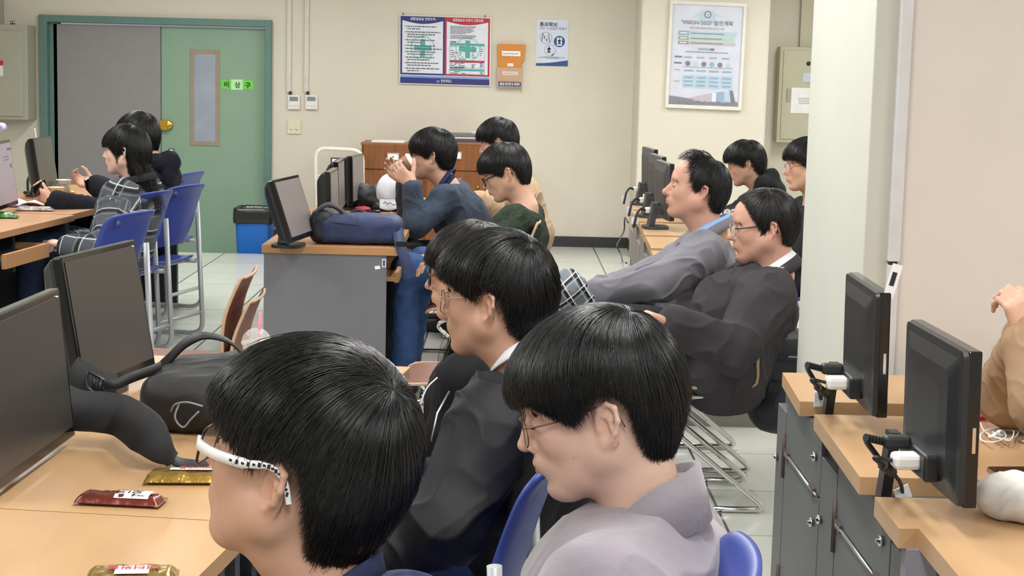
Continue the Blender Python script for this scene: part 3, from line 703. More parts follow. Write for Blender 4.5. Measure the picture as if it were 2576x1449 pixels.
def relax(v, q, it=1):
    for _ in range(it):
        acc = np.zeros_like(v); num = np.zeros(len(v))
        for a, b in ((0, 1), (1, 2), (2, 3), (3, 0)):
            for s, t in ((a, b), (b, a)):
                num += np.bincount(q[:, s], minlength=len(v))
                for c in range(3): acc[:, c] += np.bincount(q[:, s], v[q[:, t], c], len(v))
        v = .5 * v + .5 * acc / np.maximum(num, 1)[:, None]
    return v
def colour_attr(o, cols, name='col'):
    me = o.data; at = me.attributes.new(name, 'FLOAT_COLOR', 'POINT'); c = np.ones((len(me.vertices), 4), np.float32); c[:, :3] = cols
    at.data.foreach_set('color', c.ravel())
# ------------------------------------------------------------------ furniture
TZ = .73
def wood(name, col, stretch, scale=6, var=.07, rough=.38):
    return mat(name, col, rough, var=var, scale=scale, stretch=stretch, bump=.02, bscale=60)
m_beech = wood('beech laminate', '#b9946c', (2, .6, 2)); m_beech2 = wood('orange beech laminate', '#b08258', (2, .6, 2)); m_edge = wood('beech edge banding', '#b48a60', (1, 1, 1), 8, .04)
m_panel = mat('grey laminate panel', '#6c6c72', .6, bump=.05, bscale=500, var=.03); m_dkgrey = mat('charcoal laminate', '#565a5c', .5, var=.04, scale=5); m_blk = mat('black laminate', '#26282c', .5)
m_rust = mat('brown hinge', '#54423f', .5, .3)
# --- centre computer desk
a, b = P(658, 628, 7.25), P(1001, 640, 7.25)
cx0, cx1, cy0 = a[0], b[0], 7.25
def centre_desk(y0, y1, label, first):
    t = thing('computer_desk', label, 'desk', ((cx0 + cx1) / 2, (y0 + y1) / 2, 0), 'computer desks of the centre row')
    obj('desk_top', MB().bb((cx0, y0, TZ - .036), (cx1, y1, TZ)), m_beech2, t, bevel=.003)
    for yy in (y0 + .012, y1 - .037): obj('side_panel', MB().bb((cx0 + .008, yy, 0), (cx1 - .05, yy + .025, TZ - .036)), m_panel, t, bevel=.002)
    obj('back_panel', MB().bb((cx0 + .01, y0 + .037, .02), (cx0 + .03, y1 - .037, TZ - .036)), m_panel, t)
    tr_ = obj('keyboard_tray', MB().bb((cx0 + .2, y0 + .09, TZ - .16), (cx1 - .02, y1 - .09, TZ - .14)), m_beech2, t)
    obj('tray_lip', MB().bb((cx1 - .02, y0 + .09, TZ - .165), (cx1 - .002, y1 - .09, TZ - .12)), m_beech2, tr_)
    if first:
        q = P(966, 662, y0 + .011); mb = MB(); mb.box(q, (.018, .002, .036)); mb.m(1); mb.box(q + V(0, -.0015, 0), (.010, .002, .026))
        obj('asset_tag', mb, [mat('white label', '#e6e6e6', .5), mat('blue grey print', '#4d5a7c', .6)], t); obj('paper_scrap', MB().prism([P(942, 670, y0 + .011), P(955, 668, y0 + .011), P(957, 676, y0 + .011), P(944, 678, y0 + .011)], (0, .002, 0)), m_pap, t)
    return t
centre_desk(7.25, 8.66, 'nearer centre computer desk with grey side panel and orange beech top', True)
centre_desk(8.675, 10.1, 'farther centre computer desk holding the black bag and the white cap', False)
# --- left computer desks
lc = PZ(188, 541, TZ); l0_ = PZ(0, 585, TZ); ed = nrm((lc - l0_)); en = V(-ed[1], ed[0], 0)
t = thing('computer_desk', 'near left computer desk with pulled out keyboard drawer', 'desk', (lc + l0_) / 2 * V(1, 1, 0))
A_ = lc - ed * 1.75; W_ = .72
obj('desk_top', MB().prism([A_, lc, lc + en * W_, A_ + en * W_], (0, 0, -.03)), m_beech2, t, bevel=.003)
for q in (A_ + ed * .05, lc - ed * .06): obj('side_panel', MB().prism([q + en * .03 - V(0, 0, .03), q + en * .03 + ed * .03 - V(0, 0, .03), q + en * .68 + ed * .03 - V(0, 0, .03), q + en * .68 - V(0, 0, .03)], (0, 0, -.70)), m_blk, t)
for k in (.55, 1.05): q = lc - ed * k; obj('drawer_divider', MB().prism([q + en * .10 - V(0, 0, .03), q + en * .10 + ed * .03 - V(0, 0, .03), q + en * .6 + ed * .03 - V(0, 0, .03), q + en * .6 - V(0, 0, .03)], (0, 0, -.2)), m_blk, t)
obj('back_panel', MB().prism([A_ + en * .66 - V(0, 0, .03), lc + en * .66 - V(0, 0, .03), lc + en * .68 - V(0, 0, .03), A_ + en * .68 - V(0, 0, .03)], (0, 0, -.70)), m_blk, t)
# drawer pulled out between the dividers
def left_drawer(px0, px1, y, z0, z1, out):
    pass
dz = TZ - .115
q0, q1 = lc - ed * .50, lc - ed * 1.02
kd = obj('keyboard_drawer', MB().prism([q0 - en * .04 + V(0, 0, -.12), q1 - en * .04 + V(0, 0, -.12), q1 + en * .38 + V(0, 0, -.12), q0 + en * .38 + V(0, 0, -.12)], (0, 0, -.018)), m_blk, t)
obj('drawer_front', MB().prism([q0 - en * .06 + V(0, 0, -.09), q1 - en * .06 + V(0, 0, -.09), q1 - en * .04 + V(0, 0, -.09), q0 - en * .04 + V(0, 0, -.09)], (0, 0, -.065)), m_beech2, kd, bevel=.002)
obj('drawer_side', MB().prism([q0 - en * .04 + V(0, 0, -.09), q0 - en * .04 - ed * .015 + V(0, 0, -.09), q0 + en * .3 - ed * .015 + V(0, 0, -.09), q0 + en * .3 + V(0, 0, -.09)], (0, 0, -.06)), m_beech2, kd)
obj('drawer_slide', MB().prism([q1 - en * .03 + ed * .02 + V(0, 0, -.10), q1 - en * .03 + ed * .03 + V(0, 0, -.10), q1 + en * .34 + ed * .03 + V(0, 0, -.10), q1 + en * .34 + ed * .02 + V(0, 0, -.10)], (0, 0, -.04)), m_chrome, kd)
obj('drawer_front', MB().prism([lc - ed * 1.12 + en * .02 + V(0, 0, -.09), lc - ed * 1.6 + en * .02 + V(0, 0, -.09), lc - ed * 1.6 + en * .04 + V(0, 0, -.09), lc - ed * 1.12 + en * .04 + V(0, 0, -.09)], (0, 0, -.07)), m_beech2, t, bevel=.002)
B0 = lc + ed * .02 + en * .03; Bl = 1.95
t = thing('computer_desk', 'far left computer desk under the paper cups, in front of the grey door leaf', 'desk', (B0 + ed * Bl / 2) * V(1, 1, 0))
obj('desk_top', MB().prism([B0, B0 + ed * Bl, B0 + ed * Bl + en * W_, B0 + en * W_], (0, 0, -.03)), m_beech2, t, bevel=.003)
for q in (B0 + ed * .03, B0 + ed * (Bl - .06)): obj('side_panel', MB().prism([q + en * .03 - V(0, 0, .03), q + en * .03 + ed * .03 - V(0, 0, .03), q + en * .68 + ed * .03 - V(0, 0, .03), q + en * .68 - V(0, 0, .03)], (0, 0, -.70)), m_blk, t)
obj('back_panel', MB().prism([B0 + en * .66 - V(0, 0, .03), B0 + ed * Bl + en * .66 - V(0, 0, .03), B0 + ed * Bl + en * .68 - V(0, 0, .03), B0 + en * .68 - V(0, 0, .03)], (0, 0, -.70)), m_blk, t)
# --- front left tables: two tops meeting in a seam
ra, rb = PZ(585, 1365, TZ), PZ(500, 1449, TZ); rd = nrm(ra - rb); rn = V(-rd[1], rd[0], 0)
sy = PZ(300, 1307, TZ)[1]
s0 = ra + rd * ((sy - ra[1]) / rd[1])
def front_table(p0, p1, label):
    t = thing('computer_desk', label, 'desk', ((p0 + p1) / 2 + rn * .4) * V(1, 1, 0))
    obj('desk_top', MB().prism([p0, p1, p1 + rn * .78, p0 + rn * .78], (0, 0, -.03)), m_beech, t, bevel=.0025)
    for q in (p0 + rd * .03, p1 - rd * .06): obj('side_panel', MB().prism([q + rn * .04 - V(0, 0, .03), q + rn * .04 + rd * .03 - V(0, 0, .03), q + rn * .74 + rd * .03 - V(0, 0, .03), q + rn * .74 - V(0, 0, .03)], (0, 0, -.70)), m_panel, t)
    obj('back_panel', MB().prism([p0 + rn * .72 - V(0, 0, .03), p1 + rn * .72 - V(0, 0, .03), p1 + rn * .74 - V(0, 0, .03), p0 + rn * .74 - V(0, 0, .03)], (0, 0, -.70)), m_panel, t)
    k = obj('keyboard_tray', MB().prism([p0 - rn * .05 + rd * .12 - V(0, 0, .11), p1 - rn * .05 - rd * .12 - V(0, 0, .11), p1 + rn * .4 - rd * .12 - V(0, 0, .11), p0 + rn * .4 + rd * .12 - V(0, 0, .11)], (0, 0, -.018)), m_beech, t)
    obj('tray_lip', MB().prism([p0 - rn * .07 + rd * .12 - V(0, 0, .09), p1 - rn * .07 - rd * .12 - V(0, 0, .09), p1 - rn * .05 - rd * .12 - V(0, 0, .09), p0 - rn * .05 + rd * .12 - V(0, 0, .09)], (0, 0, -.05)), m_beech, k)
    obj('tray_slide', MB().prism([p0 - rn * .04 + rd * .10 - V(0, 0, .09), p0 - rn * .04 + rd * .115 - V(0, 0, .09), p0 + rn * .4 + rd * .115 - V(0, 0, .09), p0 + rn * .4 + rd * .10 - V(0, 0, .09)], (0, 0, -.04)), m_chrome, k)
    return t
front_table(s0 - rd * 1.5, s0 - rd * .003, 'nearest front left table top with the gold snack packet lying on it')
fe = s0 + rd * ((PZ(530, 911, TZ)[1] - s0[1]) / rd[1])
front_table(s0 + rd * .001, fe, 'front left table beyond the seam, under the black backpack and monitors')
# --- right computer desks with notched tops over grey lockers
def notched(px_pts, xr, tail):
    pts = [PZ(x, y, TZ) for x, y in px_pts]; return pts
def right_row(front, depth_notch, xback, label, ztop, near_tail, doors, hinge_y, tall_x):
    """front: list of (start, end) front edge pieces from far to near"""
    t = thing('computer_desk', label, 'desk', (front[0][0] + front[-1][1]) / 2 * V(1, 1, 0) + V(.3, 0, 0))
    poly = []
    for i, (a, b) in enumerate(front):
        if i: poly.append(a + V(depth_notch, 0, 0))
        if i: poly.append(a)
        else: poly.append(a)
        poly.append(b)
        if i < len(front) - 1: poly.append(b + V(depth_notch, 0, 0))
    poly += near_tail
    poly += [V(xback, near_tail[-1][1] if near_tail else front[-1][1][1], ztop), V(xback, front[0][0][1], ztop)]
    obj('desk_top', MB().prism(poly, (0, 0, -.036)), m_beech, t, bevel=.002)
    return t
F = [(PZ(1968, 937, TZ), PZ(2012, 1010, TZ)), (PZ(2048, 1042, TZ), PZ(2163, 1200, TZ)), (PZ(2200, 1250, TZ), PZ(2262, 1330, TZ))]
t = right_row(F, .42, 1.50, 'right computer desk with notched beech top over grey lockers, two monitors on it', TZ, [PZ(2312, 1330, TZ), PZ(2312, 1330, TZ) + V(-.02, -1.3, 0)], None, None, None)
right_desk = t
xc = .765; zt = TZ - .036
mb = MB(); mb.bb((xc + .012, 2.90, .03), (xc + .5, 4.46, zt)); obj('locker_case', mb, m_dkgrey, t)
obj('plinth', MB().bb((xc + .03, 2.92, 0), (xc + .48, 4.44, .03)), m_blk, t)
obj('end_panel', MB().bb((xc - .04, 2.862, 0), (xc + .015, 2.90, zt)), mat('lavender grey laminate', '#85828f', .5), t, bevel=.001)
seams = [4.47, 4.33, 3.835, 3.64, 3.12, 2.905]
zs = [.53, .53, .60, .53, .58]
for i in range(5):
    y1, y0 = seams[i] - .004, seams[i + 1] + .004; wide = i in (1, 3)
    if wide:
        for z0, z1 in ((.05, .528), (.534, zt - .004)):
            d_ = obj('locker_door', MB().bb((xc - .006, y0, z0), (xc + .014, y1, z1)), m_dkgrey, t, bevel=.0015)
            q = V(xc - .008, y0 + .055, z1 - .07 if z0 < .3 else z0 + .085); obj('lock', MB().lathe([(.011, 0), (.011, .008), (.004, .009), (.004, .014), (0, .014)], q, (-1, 0, 0), 12), m_chrome, d_)
        obj('piano_hinge', MB().tube([(xc - .009, y1 - .02, .531), (xc - .009, y0 + .02, .531)], .004, 8), m_steel, t)
        for q in (y1 - .07, y0 + .05): obj('hinge_leaf', MB().bb((xc - .012, q, .522), (xc - .004, q + .06, .541)), m_rust, t)
    else:
        d_ = obj('locker_door', MB().bb((xc - .006, y0, .05), (xc + .014, y1, zt - .06)), m_dkgrey, t, bevel=.0015)
        if i < 4:
            obj('lock', MB().lathe([(.011, 0), (.011, .008), (0, .012)], V(xc - .008, y1 - .03, .49), (-1, 0, 0), 12), m_chrome, d_)
            for z in (.52, .16): obj('hinge', MB().tube([(xc - .008, y0 - .002, z - .06), (xc - .008, y0 - .002, z + .06)], .007, 8), m_rust, d_)
# rear right desk
Fr = [(PZ(1578.8, 516.7, TZ), PZ(1587.6, 526.7, TZ)), (PZ(1588.7, 530, TZ), PZ(1607.5, 556.5, TZ)), (PZ(1609.7, 561, TZ), PZ(1620.7, 590.7, TZ)), (PZ(1624, 595, TZ), PZ(1638, 624, TZ))]
Fr.append((PZ(1638, 624, TZ) - V(.01, .1, 0), PZ(1638, 624, TZ) - V(.02, .4, 0)))
t = right_row(Fr, .40, 1.22, 'rear right computer desk with notched top, partly hidden behind the man in the grey jacket', TZ, [], None, None, None)
m_wgrey = mat('warm grey laminate', '#85807e', .5, var=.04)
xr0 = .71
obj('locker_case', MB().prism([V(.76, 9.9, .0), V(.70, 7.1, .0), V(1.15, 7.1, .0), V(1.18, 9.9, 0)], (0, 0, zt)), m_wgrey, t)
for i in range(8):
    y1 = 9.88 - i * .35; y0 = y1 - .34; f = lambda y: .70 + (y - 7.1) / 2.8 * .06
    d_ = obj('locker_door', MB().prism([V(f(y1) - .012, y1, .04), V(f(y0) - .012, y0, .04), V(f(y0), y0, .04), V(f(y1), y1, .04)], (0, 0, .56 + .06 * (i % 2))), m_wgrey, t)
    obj('handle_rod', MB().tube([(f(y0) - .02, y0 + .06, .25), (f(y0) - .02, y0 + .06, .45)], .006, 6), m_rust if i % 2 else m_steel, d_)
# --- monitors
m_mon = mat('black monitor plastic', '#1d1f22', .38, bump=.05, bscale=500); m_mon2 = mat('dark grey monitor plastic', '#3a3c3f', .45); m_gls = mat('glossy black bezel', '#101113', .12)
m_scr = mat('switched off screen', '#3b3836', .30, var=.04, scale=4); m_scr2 = mat('grey sheen screen', '#77706f', .35); m_lab = mat('white cable label', '#dfe0e2', .5)
def monitor(label, br, bl, h, tilt, base, screen=m_scr, back=m_mon, bulge=.05, group=None, label_sticker=None, strip=None, bez=.016, cat='monitor', leg=None):
    """br, bl: bottom right and bottom left of the screen seen by its user; tilt leans the top backward"""
    br = np.asarray(br, float); bl = np.asarray(bl, float); r = nrm(br - bl); wd = np.linalg.norm(br - bl)
    n0 = nrm(np.cross(r, V(0, 0, 1))) ; ct, st = math.cos(tilt), math.sin(tilt)
    u = nrm(V(0, 0, 1) * ct - n0 * st); n = nrm(np.cross(r, u))
    o = (br + bl) / 2; t = thing('monitor', label, cat, (base[0], base[1], base[2]), group)
    B = lambda x, y, z: o + r * x + u * y + n * z
    mb = MB(); mb.box(B(0, h / 2, -.012), (wd, h, .024), (r, u, n)); obj('bezel', mb, m_gls, t, bevel=.003)
    obj('screen', MB().box(B(0, h / 2 + .004, .0006), (wd - 2 * bez, h - 2 * bez - .008, .0022), (r, u, n)), screen, t)
    # bulged back shell
    mb = MB(); rings = [(1.0, -.022), (.985, -.032), (.90, -.022 - bulge * .6), (.70, -.022 - bulge), (.45, -.024 - bulge)]
    vs = []; m_ = 0
    for k, z in rings:
        rr = rrect(wd * k, h * (k if k > .9 else k * .98), .012 + .02 * (1 - k), 4); m_ = len(rr)
        vs += [B(x, y + h / 2, z) for x, y in rr]
    fs = [(i * m_ + j, (i + 1) * m_ + j, (i + 1) * m_ + (j + 1) % m_, i * m_ + (j + 1) % m_) for i in range(len(rings) - 1) for j in range(m_)]
    mb.add(vs, fs, False); mb.add([], []); o4 = (len(rings) - 1) * m_; mb.f.append([o4 + j for j in range(m_)]); mb.sm.append(False); mb.mi.append(0)
    obj('back_shell', mb, back, t, fix=True)
    # stand: neck and base
    if leg is not None:
        a_, z_ = leg; q0 = B(a_, .03, -.045); q1 = V(q0[0], q0[1], z_) - n0 * .012 + r * .02
        obj('stand_neck', MB().prism([q0 + r * .02 + u * .03, q0 - r * .02 + u * .03, q1 - r * .02, q1 + r * .02], -n0 * .02), back, t, bevel=.004)
        if strip is not None: mb = MB(); mb.box(B(0, h + .0005, -.011), (wd * .98, .003, .02), (r, u, n)); obj('glossy_top_strip', mb, strip, t)
        return t, B, wd, r, u, n
    bz = base[2]; nb_ = B(0, .05, -.05)
    mb = MB(); foot = V(nb_[0] - n0[0] * .02, nb_[1] - n0[1] * .02, bz + .012)
    mb.prism([nb_ + r * .035 + u * .03, nb_ - r * .035 + u * .03, foot - r * .045, foot + r * .045], -n0 * .028); obj('stand_neck', mb, back, t, bevel=.006)
    c = V(foot[0], foot[1], bz) + n0 * .01; q = [c + r * x + n0 * y for x, y in rrect(.17, .13, .05, 5)]
    obj('stand_base', MB().prism(q, (0, 0, .014)), back, t, bevel=.004)
    if strip is not None:
        mb = MB(); mb.box(B(0, h + .0005, -.011), (wd * .98, .003, .02), (r, u, n)); obj('glossy_top_strip', mb, strip, t)
    return t, B, wd, r, u, n
# the two monitors on the front left table
bl_, br_ = PZ(0, 1235, .75), PZ(190, 1095, .75); rr_ = nrm(br_ - bl_)
m_topstrip = mat('mottled glossy strip', '#55584f', .18, var=.35, scale=9)  # olive grey strip, its tone mottled by strong noise
t, B, wd, r, u, n = monitor('black monitor at the left edge of the front table, nearest the camera', br_, br_ - rr_ * .47, .305, .10, (br_[0] - .07, br_[1] - .235, TZ), strip=m_topstrip, bez=.014, leg=(0, TZ))
for sx in (.46,): obj('led', MB().ell(B(wd * .44, .292, .0015), (.004, .004, .002)), mat('white led', '#dfe6e6', .3), t)
br_ = PZ(392, 918, .765); bl_ = PZ(276, 968, .765); rr_ = nrm(br_ - bl_)
t, B, wd, r, u, n = monitor('black monitor behind the black backpack on the front left table', br_, br_ - rr_ * .41, .315, .17, (br_[0] - .08, br_[1] - .2, TZ), strip=m_topstrip, bez=.012, bulge=.06)
obj('led', MB().ell(B(wd * .44, .302, .0015), (.004, .004, .002)), mat('white led', '#dfe6e6', .3), t)
# the two monitors on the right desk, seen from behind
def right_monitor(nb_px, nt_px, ft_px, dn, label, tag):
    z0 = .785; nb = PZ(*nb_px, z0); h = .275
    # far bottom: use top far pixel at the monitor top height
    ftp = PZ(ft_px[0], ft_px[1], z0 + h) if False else P(ft_px[0], ft_px[1], dn); e = nrm((ftp - nb) * V(1, 1, 0) + V(.035, 0, 0)); far = nb + e * .37
    t, B, wd, r, u, n = monitor(label, far, nb, h, .02, ((nb[0] + far[0]) / 2 + .0, (nb[1] + far[1]) / 2, TZ), back=m_mon, bulge=.020, leg=(.165, TZ - .05))
    return t, B, wd, r, u, n
mons = []
for args in (((2232, 1052), (2245, 740), (2130, 697), 3.93, 'black monitor seen from behind, farther one on the right desk, with white tag', True), ((2457, 1280), (2455, 905), (2285, 820), 3.17, 'black monitor seen from behind, nearer one on the right desk by the earphones', False)):
    t, B, wd, r, u, n = right_monitor(*args); mons.append((t, B, wd, r, u, n))
    for x, s_ in ((-.03, m_mon), (.035, m_lab)): pass
    obj('port_housing', MB().box(B(0, .045, -.050), (.17, .05, .03), (r, u, n)), m_mon, t, bevel=.006)
    obj('white_plug', MB().box(B(-.035, .050, -.085), (.045, .028, .05), (r, u, n)), mat('white plug plastic', '#e4e4e4', .35), t, bevel=.008)
    obj('black_plug', MB().box(B(.03, .070, -.085), (.03, .024, .05), (r, u, n)), m_dark, t, bevel=.006)
    obj('side_slot', MB().box(B(-wd / 2 - .0005, .12, -.010), (.002, .045, .006), (r, u, n)), m_chrome, t)
    if args[5]:
        obj('white_tag', MB().box(B(-wd * .49, .275 + .025, .003), (.022, .075, .002), (V(1, 0, -.25), V(.25, 0, 1), V(0, 1, 0))).m(1).box(B(-wd * .49, .275 + .03, .003) - V(0, .0015, 0), (.010, .03, .001), (V(1, 0, -.25), V(.25, 0, 1), V(0, 1, 0))), [m_lab, m_ink], t)
    a = B(.03, .070, -.11); b = B(-.035, .050, -.11)
    for st, nm, rr2, col, lab in ((a, 'power_cable', .0055, m_dark, 'black power cable'), (b, 'video_cable', .004, m_dark, 'black video cable with white tag')):
        end = (PZ(2062, 1034, .70) if args[5] else PZ(2228, 1236, .70)) + (V(0, 0, -.10) if nm == 'power_cable' else V(.025, -.015, -.10))
        pa = spline([st, st + V(-.035, -.012, .006), st * .45 + end * .55 + V(-.005, 0, .065), end + V(.005, 0, .10), end], 8)
        cb = obj('power_cable' if nm == 'power_cable' else 'video_cable', MB().tube(pa, rr2, 8), col, None, origin=st); setprops(cb, lab + (' behind the farther right monitor' if args[5] else ' behind the nearer right monitor'), 'cable')
        if nm == 'power_cable':
            mb = MB(); [mb.lathe([(.0075, 0), (.0075, .006)], st + nrm(pa[6] - pa[0]) * .008 * q, nrm(pa[6] - pa[0]), 10) for q in range(6)]; obj('strain_relief', mb, m_dark, cb)
            obj('cable_label', MB().box(pa[20] + V(-.006, -.004, 0), (.026, .008, .036), (nrm(V(1, .4, 0)), V(0, 1, 0), V(0, 0, 1))), m_lab, cb)
        else:
            obj('ferrite_bead', MB().tube([pa[12], pa[15]], .010, 10), m_dark, cb); obj('cable_label', MB().box(pa[24] + V(0, -.004, 0), (.034, .005, .03), (nrm(V(1, .3, .4)), V(0, 1, 0), nrm(V(-.4, 0, 1)))), m_lab, cb)
# monitors of the centre row
br_, bl_ = PZ(797, 588, .77), PZ(748, 606, .77)
rr_ = nrm(br_ - bl_)
monitor('grey screened monitor leaning back beside the blue bag on the centre desk', br_, br_ - rr_ * .40, .275, .32, (br_[0] - .06, br_[1] - .22, TZ), screen=m_scr2, bez=.013)
for (x0, dn, x1, df, lab) in ((834, 7.62, 853, 7.98, 'second monitor of the centre row, seen almost edge on'), (853, 8.42, 868, 8.78, 'third monitor of the centre row, seen edge on'), (888, 8.98, 916, 9.33, 'farthest monitor of the centre row, in front of the wooden drawers')):
    bl_ = P(x0, 500, dn); br_ = P(x1, 500, df); bl_[2] = br_[2] = .765
    monitor(lab, br_, bl_, .265, .03, ((br_[0] + bl_[0]) / 2 - .06, (br_[1] + bl_[1]) / 2, TZ), screen=m_scr2, bez=.012, bulge=.045)
# monitors of the left row
m_scron = None
def screen_on():
    m = D.materials.new('lit web page screen'); m.use_nodes = True; b = m.node_tree.nodes['Principled BSDF']; b.inputs['Base Color'].default_value = lin('#8d8690') + [1]; b.inputs['Emission Color'].default_value = lin('#b9aeb8') + [1]; b.inputs['Emission Strength'].default_value = .28; b.inputs['Roughness'].default_value = .3; return m
br_, bl_ = PZ(47, 513, .77), PZ(0, 530, .77); rr_ = nrm(br_ - bl_)
t, B, wd, r, u, n = monitor('lit monitor at the left edge on the near left desk showing a pale page', br_, br_ - rr_ * .48, .33, .12, (br_[0] - .08, br_[1] - .22, TZ), screen=screen_on(), bez=.014)
for x, y, w_, h_ in ((wd * .37, .20, .03, .022), (wd * .40, .10, .012, .006), (wd * .2, .25, .12, .004), (wd * .2, .235, .10, .004), (wd*.38, .285, .09, .012)): obj('page_block', MB().box(B(x, y, .002), (w_, h_, .001), (r, u, n)), mat('taupe pixels', '#6f625f', .4, emit=.1), t)
br_, bl_ = PZ(148, 470, .77), PZ(92, 486, .77); rr_ = nrm(br_ - bl_)
t, B, wd, r, u, n = monitor('switched off monitor standing in front of the door frame on the far left desk', br_, br_ - rr_ * .40, .30, .14, (br_[0] - .08, br_[1] - .2, TZ), screen=mat('olive sheen screen', '#53534c', .35), bez=.012)
obj('white_tag', MB().box(B(-wd * .28, .32, -.004), (.02, .07, .002), (r, u, n)), m_lab, t)
a = PZ(70, 483, TZ + .01); o = obj('power_cable', MB().tube(spline([a + V(.05, .1, .12), a + V(.0, .02, .08), a, a + V(-.01, -.03, .0), a + V(.05, -.05, 0)], 6), .008, 8), m_dark, None, origin=a); setprops(o, 'black cable curling behind the monitor on the far left desk', 'cable')
# monitors of the rear right desk, seen from behind
for x, y, xt, yt, lab, gp in ((1647, 499, 1645, 402, 'farthest monitor of the rear right desk, seen from behind', 0), (1668, 529, 1668, 420, 'middle monitor of the rear right desk, behind the grey suited man\'s face', 1), (1688, 557, 1690, 440, 'nearest monitor of the rear right desk, mostly hidden by the grey suited man', 2)):
    nb = PZ(x + 8, y, .785); far = nb + V(-.03, .40, 0)
    t, B, wd, r, u, n = monitor(lab, far, nb, .285, .03, (nb[0], nb[1] + .2, TZ), back=m_mon2, bulge=.022)
    obj('port_housing', MB().box(B(0, .04, -.05), (.15, .04, .03), (r, u, n)), m_mon2, t)
    obj('white_plug', MB().box(B(.05, .035, -.08), (.05, .03, .05), (r, u, n)), mat('white plug plastic', '#e4e4e4', .35), t, bevel=.006)
    st = B(.05, .035, -.105); en_ = st + V(-.055, -.05, -.05)
    for q, nm in ((0, 'power_cable'), (.03, 'video_cable')):
        pa = spline([st + V(0, q, 0), st + V(-.025, -.02 + q * .5, .008), st + V(-.045, -.04 + q * .5, -.015), en_ + V(0, q * .5, .0), en_ + V(-.005, q * .5, -.035)], 6)
        cb = obj(nm, MB().tube(pa, .006, 6), m_dark, None, origin=st); setprops(cb, ('black power cable' if q == 0 else 'black video cable with white tag') + (' of the farthest', ' of the middle', ' of the nearest')[gp] + ' rear right monitor', 'cable')
        if q: obj('cable_label', MB().box(en_ + V(0, q - .02, .0), (.035, .006, .035)), m_lab, cb)
# --- chairs
m_blue = mat('blue chair plastic', '#2d3f8c', .42, var=.04, scale=5); m_gtube = mat('light grey tube steel', '#b3b7b9', .4, .25)
def blue_chair(loc, ang, label, group='blue plastic chairs with grey tube legs'):
    """faces +x of its own frame; ang = heading about z"""
    f = V(math.cos(ang), math.sin(ang), 0); l = V(-f[1], f[0], 0); o = V(*loc)
    G = lambda x, y, z: o + f * x + l * y + V(0, 0, z)
    t = thing('blue_chair', label, 'chair', loc, group)
    sw = .215
    g = [[G(-.20 + .43 * i / 8, -sw + 2 * sw * j / 8, .445 + .012 * ((j - 4) / 4) ** 2 - (.03 * ((i - 6) / 2) ** 2 if i > 6 else 0) + (.012 if i < 1 else 0)) for j in range(9)] for i in range(9)]
    obj('seat', MB().sheet(g, -.02), m_blue, t, sub=1)
    rows = []
    for i in range(11):
        k = i / 10; z = .53 + .33 * k; hw = (.155 + .06 * min(1, k * 3)) if k < .33 else .215 - .015 * max(0, k - .85) / .15
        rows.append([G(-.20 - .045 * k - .05 * k * k + .035 * (abs(s) ** 2) + (-.018 if k > .97 else 0), s * hw, z - .012 * abs(s) ** 3) for s in np.linspace(-1, 1, 9)])
    bk = obj('backrest', MB().sheet(rows, -.018), m_blue, t, sub=1)
    obj('hand_hole_shade', MB().lathe([(.018, 0), (.018, .004), (0, .004)], G(-.283, .15, .82), G(-1, 0, .2) - G(0, 0, 0), 12), mat('deep blue painted shade', '#27356f', .5), bk)  # solid disc: the hole's shade is put into its darker blue
    for s in (-1, 1):
        y = s * .235
        pa = fillet([G(-.20, y, .70), G(-.235, y, .02), G(.20, y, .015), G(.215, y, .40), G(-.05, y, .42), G(-.19, y, .425)], .075, 6)
        obj('side_frame', MB().tube(pa, .0135, 10), m_gtube, t)
    for x, z in ((-.222, .14), (.15, .415), (-.12, .42)): obj('cross_bar', MB().tube([G(x, -.235, z), G(x, .235, z)], .011, 8), m_gtube, t)
    return t
m_ply = wood('reddish brown plywood', '#6c402f', (1, 1, .4), 10, .12, .5); m_plye = mat('pale plywood edge', '#b29479', .6)
def ply_shell(G, t, z, dx=0.0, bk=1.0):
    """one bent plywood shell: seat curving up into the backrest; faces +x"""
    prof = [(.24, -.02), (.21, .0), (.10, .002), (-.05, -.005), (-.14, .0), (-.185, .03), (-.205, .09), (-.205, .17), (-.215, .25), (-.235, .32), (-.265, .40)]; prof = [(x, h * (bk if i > 5 else 1)) for i, (x, h) in enumerate(prof)]
    rows = [[G(x + dx + .018 * (abs(s) ** 2) * (1 if i > 5 else 0), s * (.205 - .02 * (i in (0, len(prof) - 1)) - (.012 if i == len(prof) - 2 else 0)), z + h + .010 * abs(s) ** 2 * (1 if i < 5 else 0)) for s in np.linspace(-1, 1, 9)] for i, (x, h) in enumerate(prof)]
    o = obj('plywood_shell', MB().sheet(rows, -.011), m_ply, t, sub=1)
    ed_ = [r[0] for r in rows] + [q for q in rows[-1]][1:] + [r[-1] for r in rows[::-1]][1:] + [q for q in rows[0]][::-1][1:-1]
    obj('shell_edge', MB().tube(spline(ed_ + [ed_[0]], 2), .006, 6), m_plye, t)
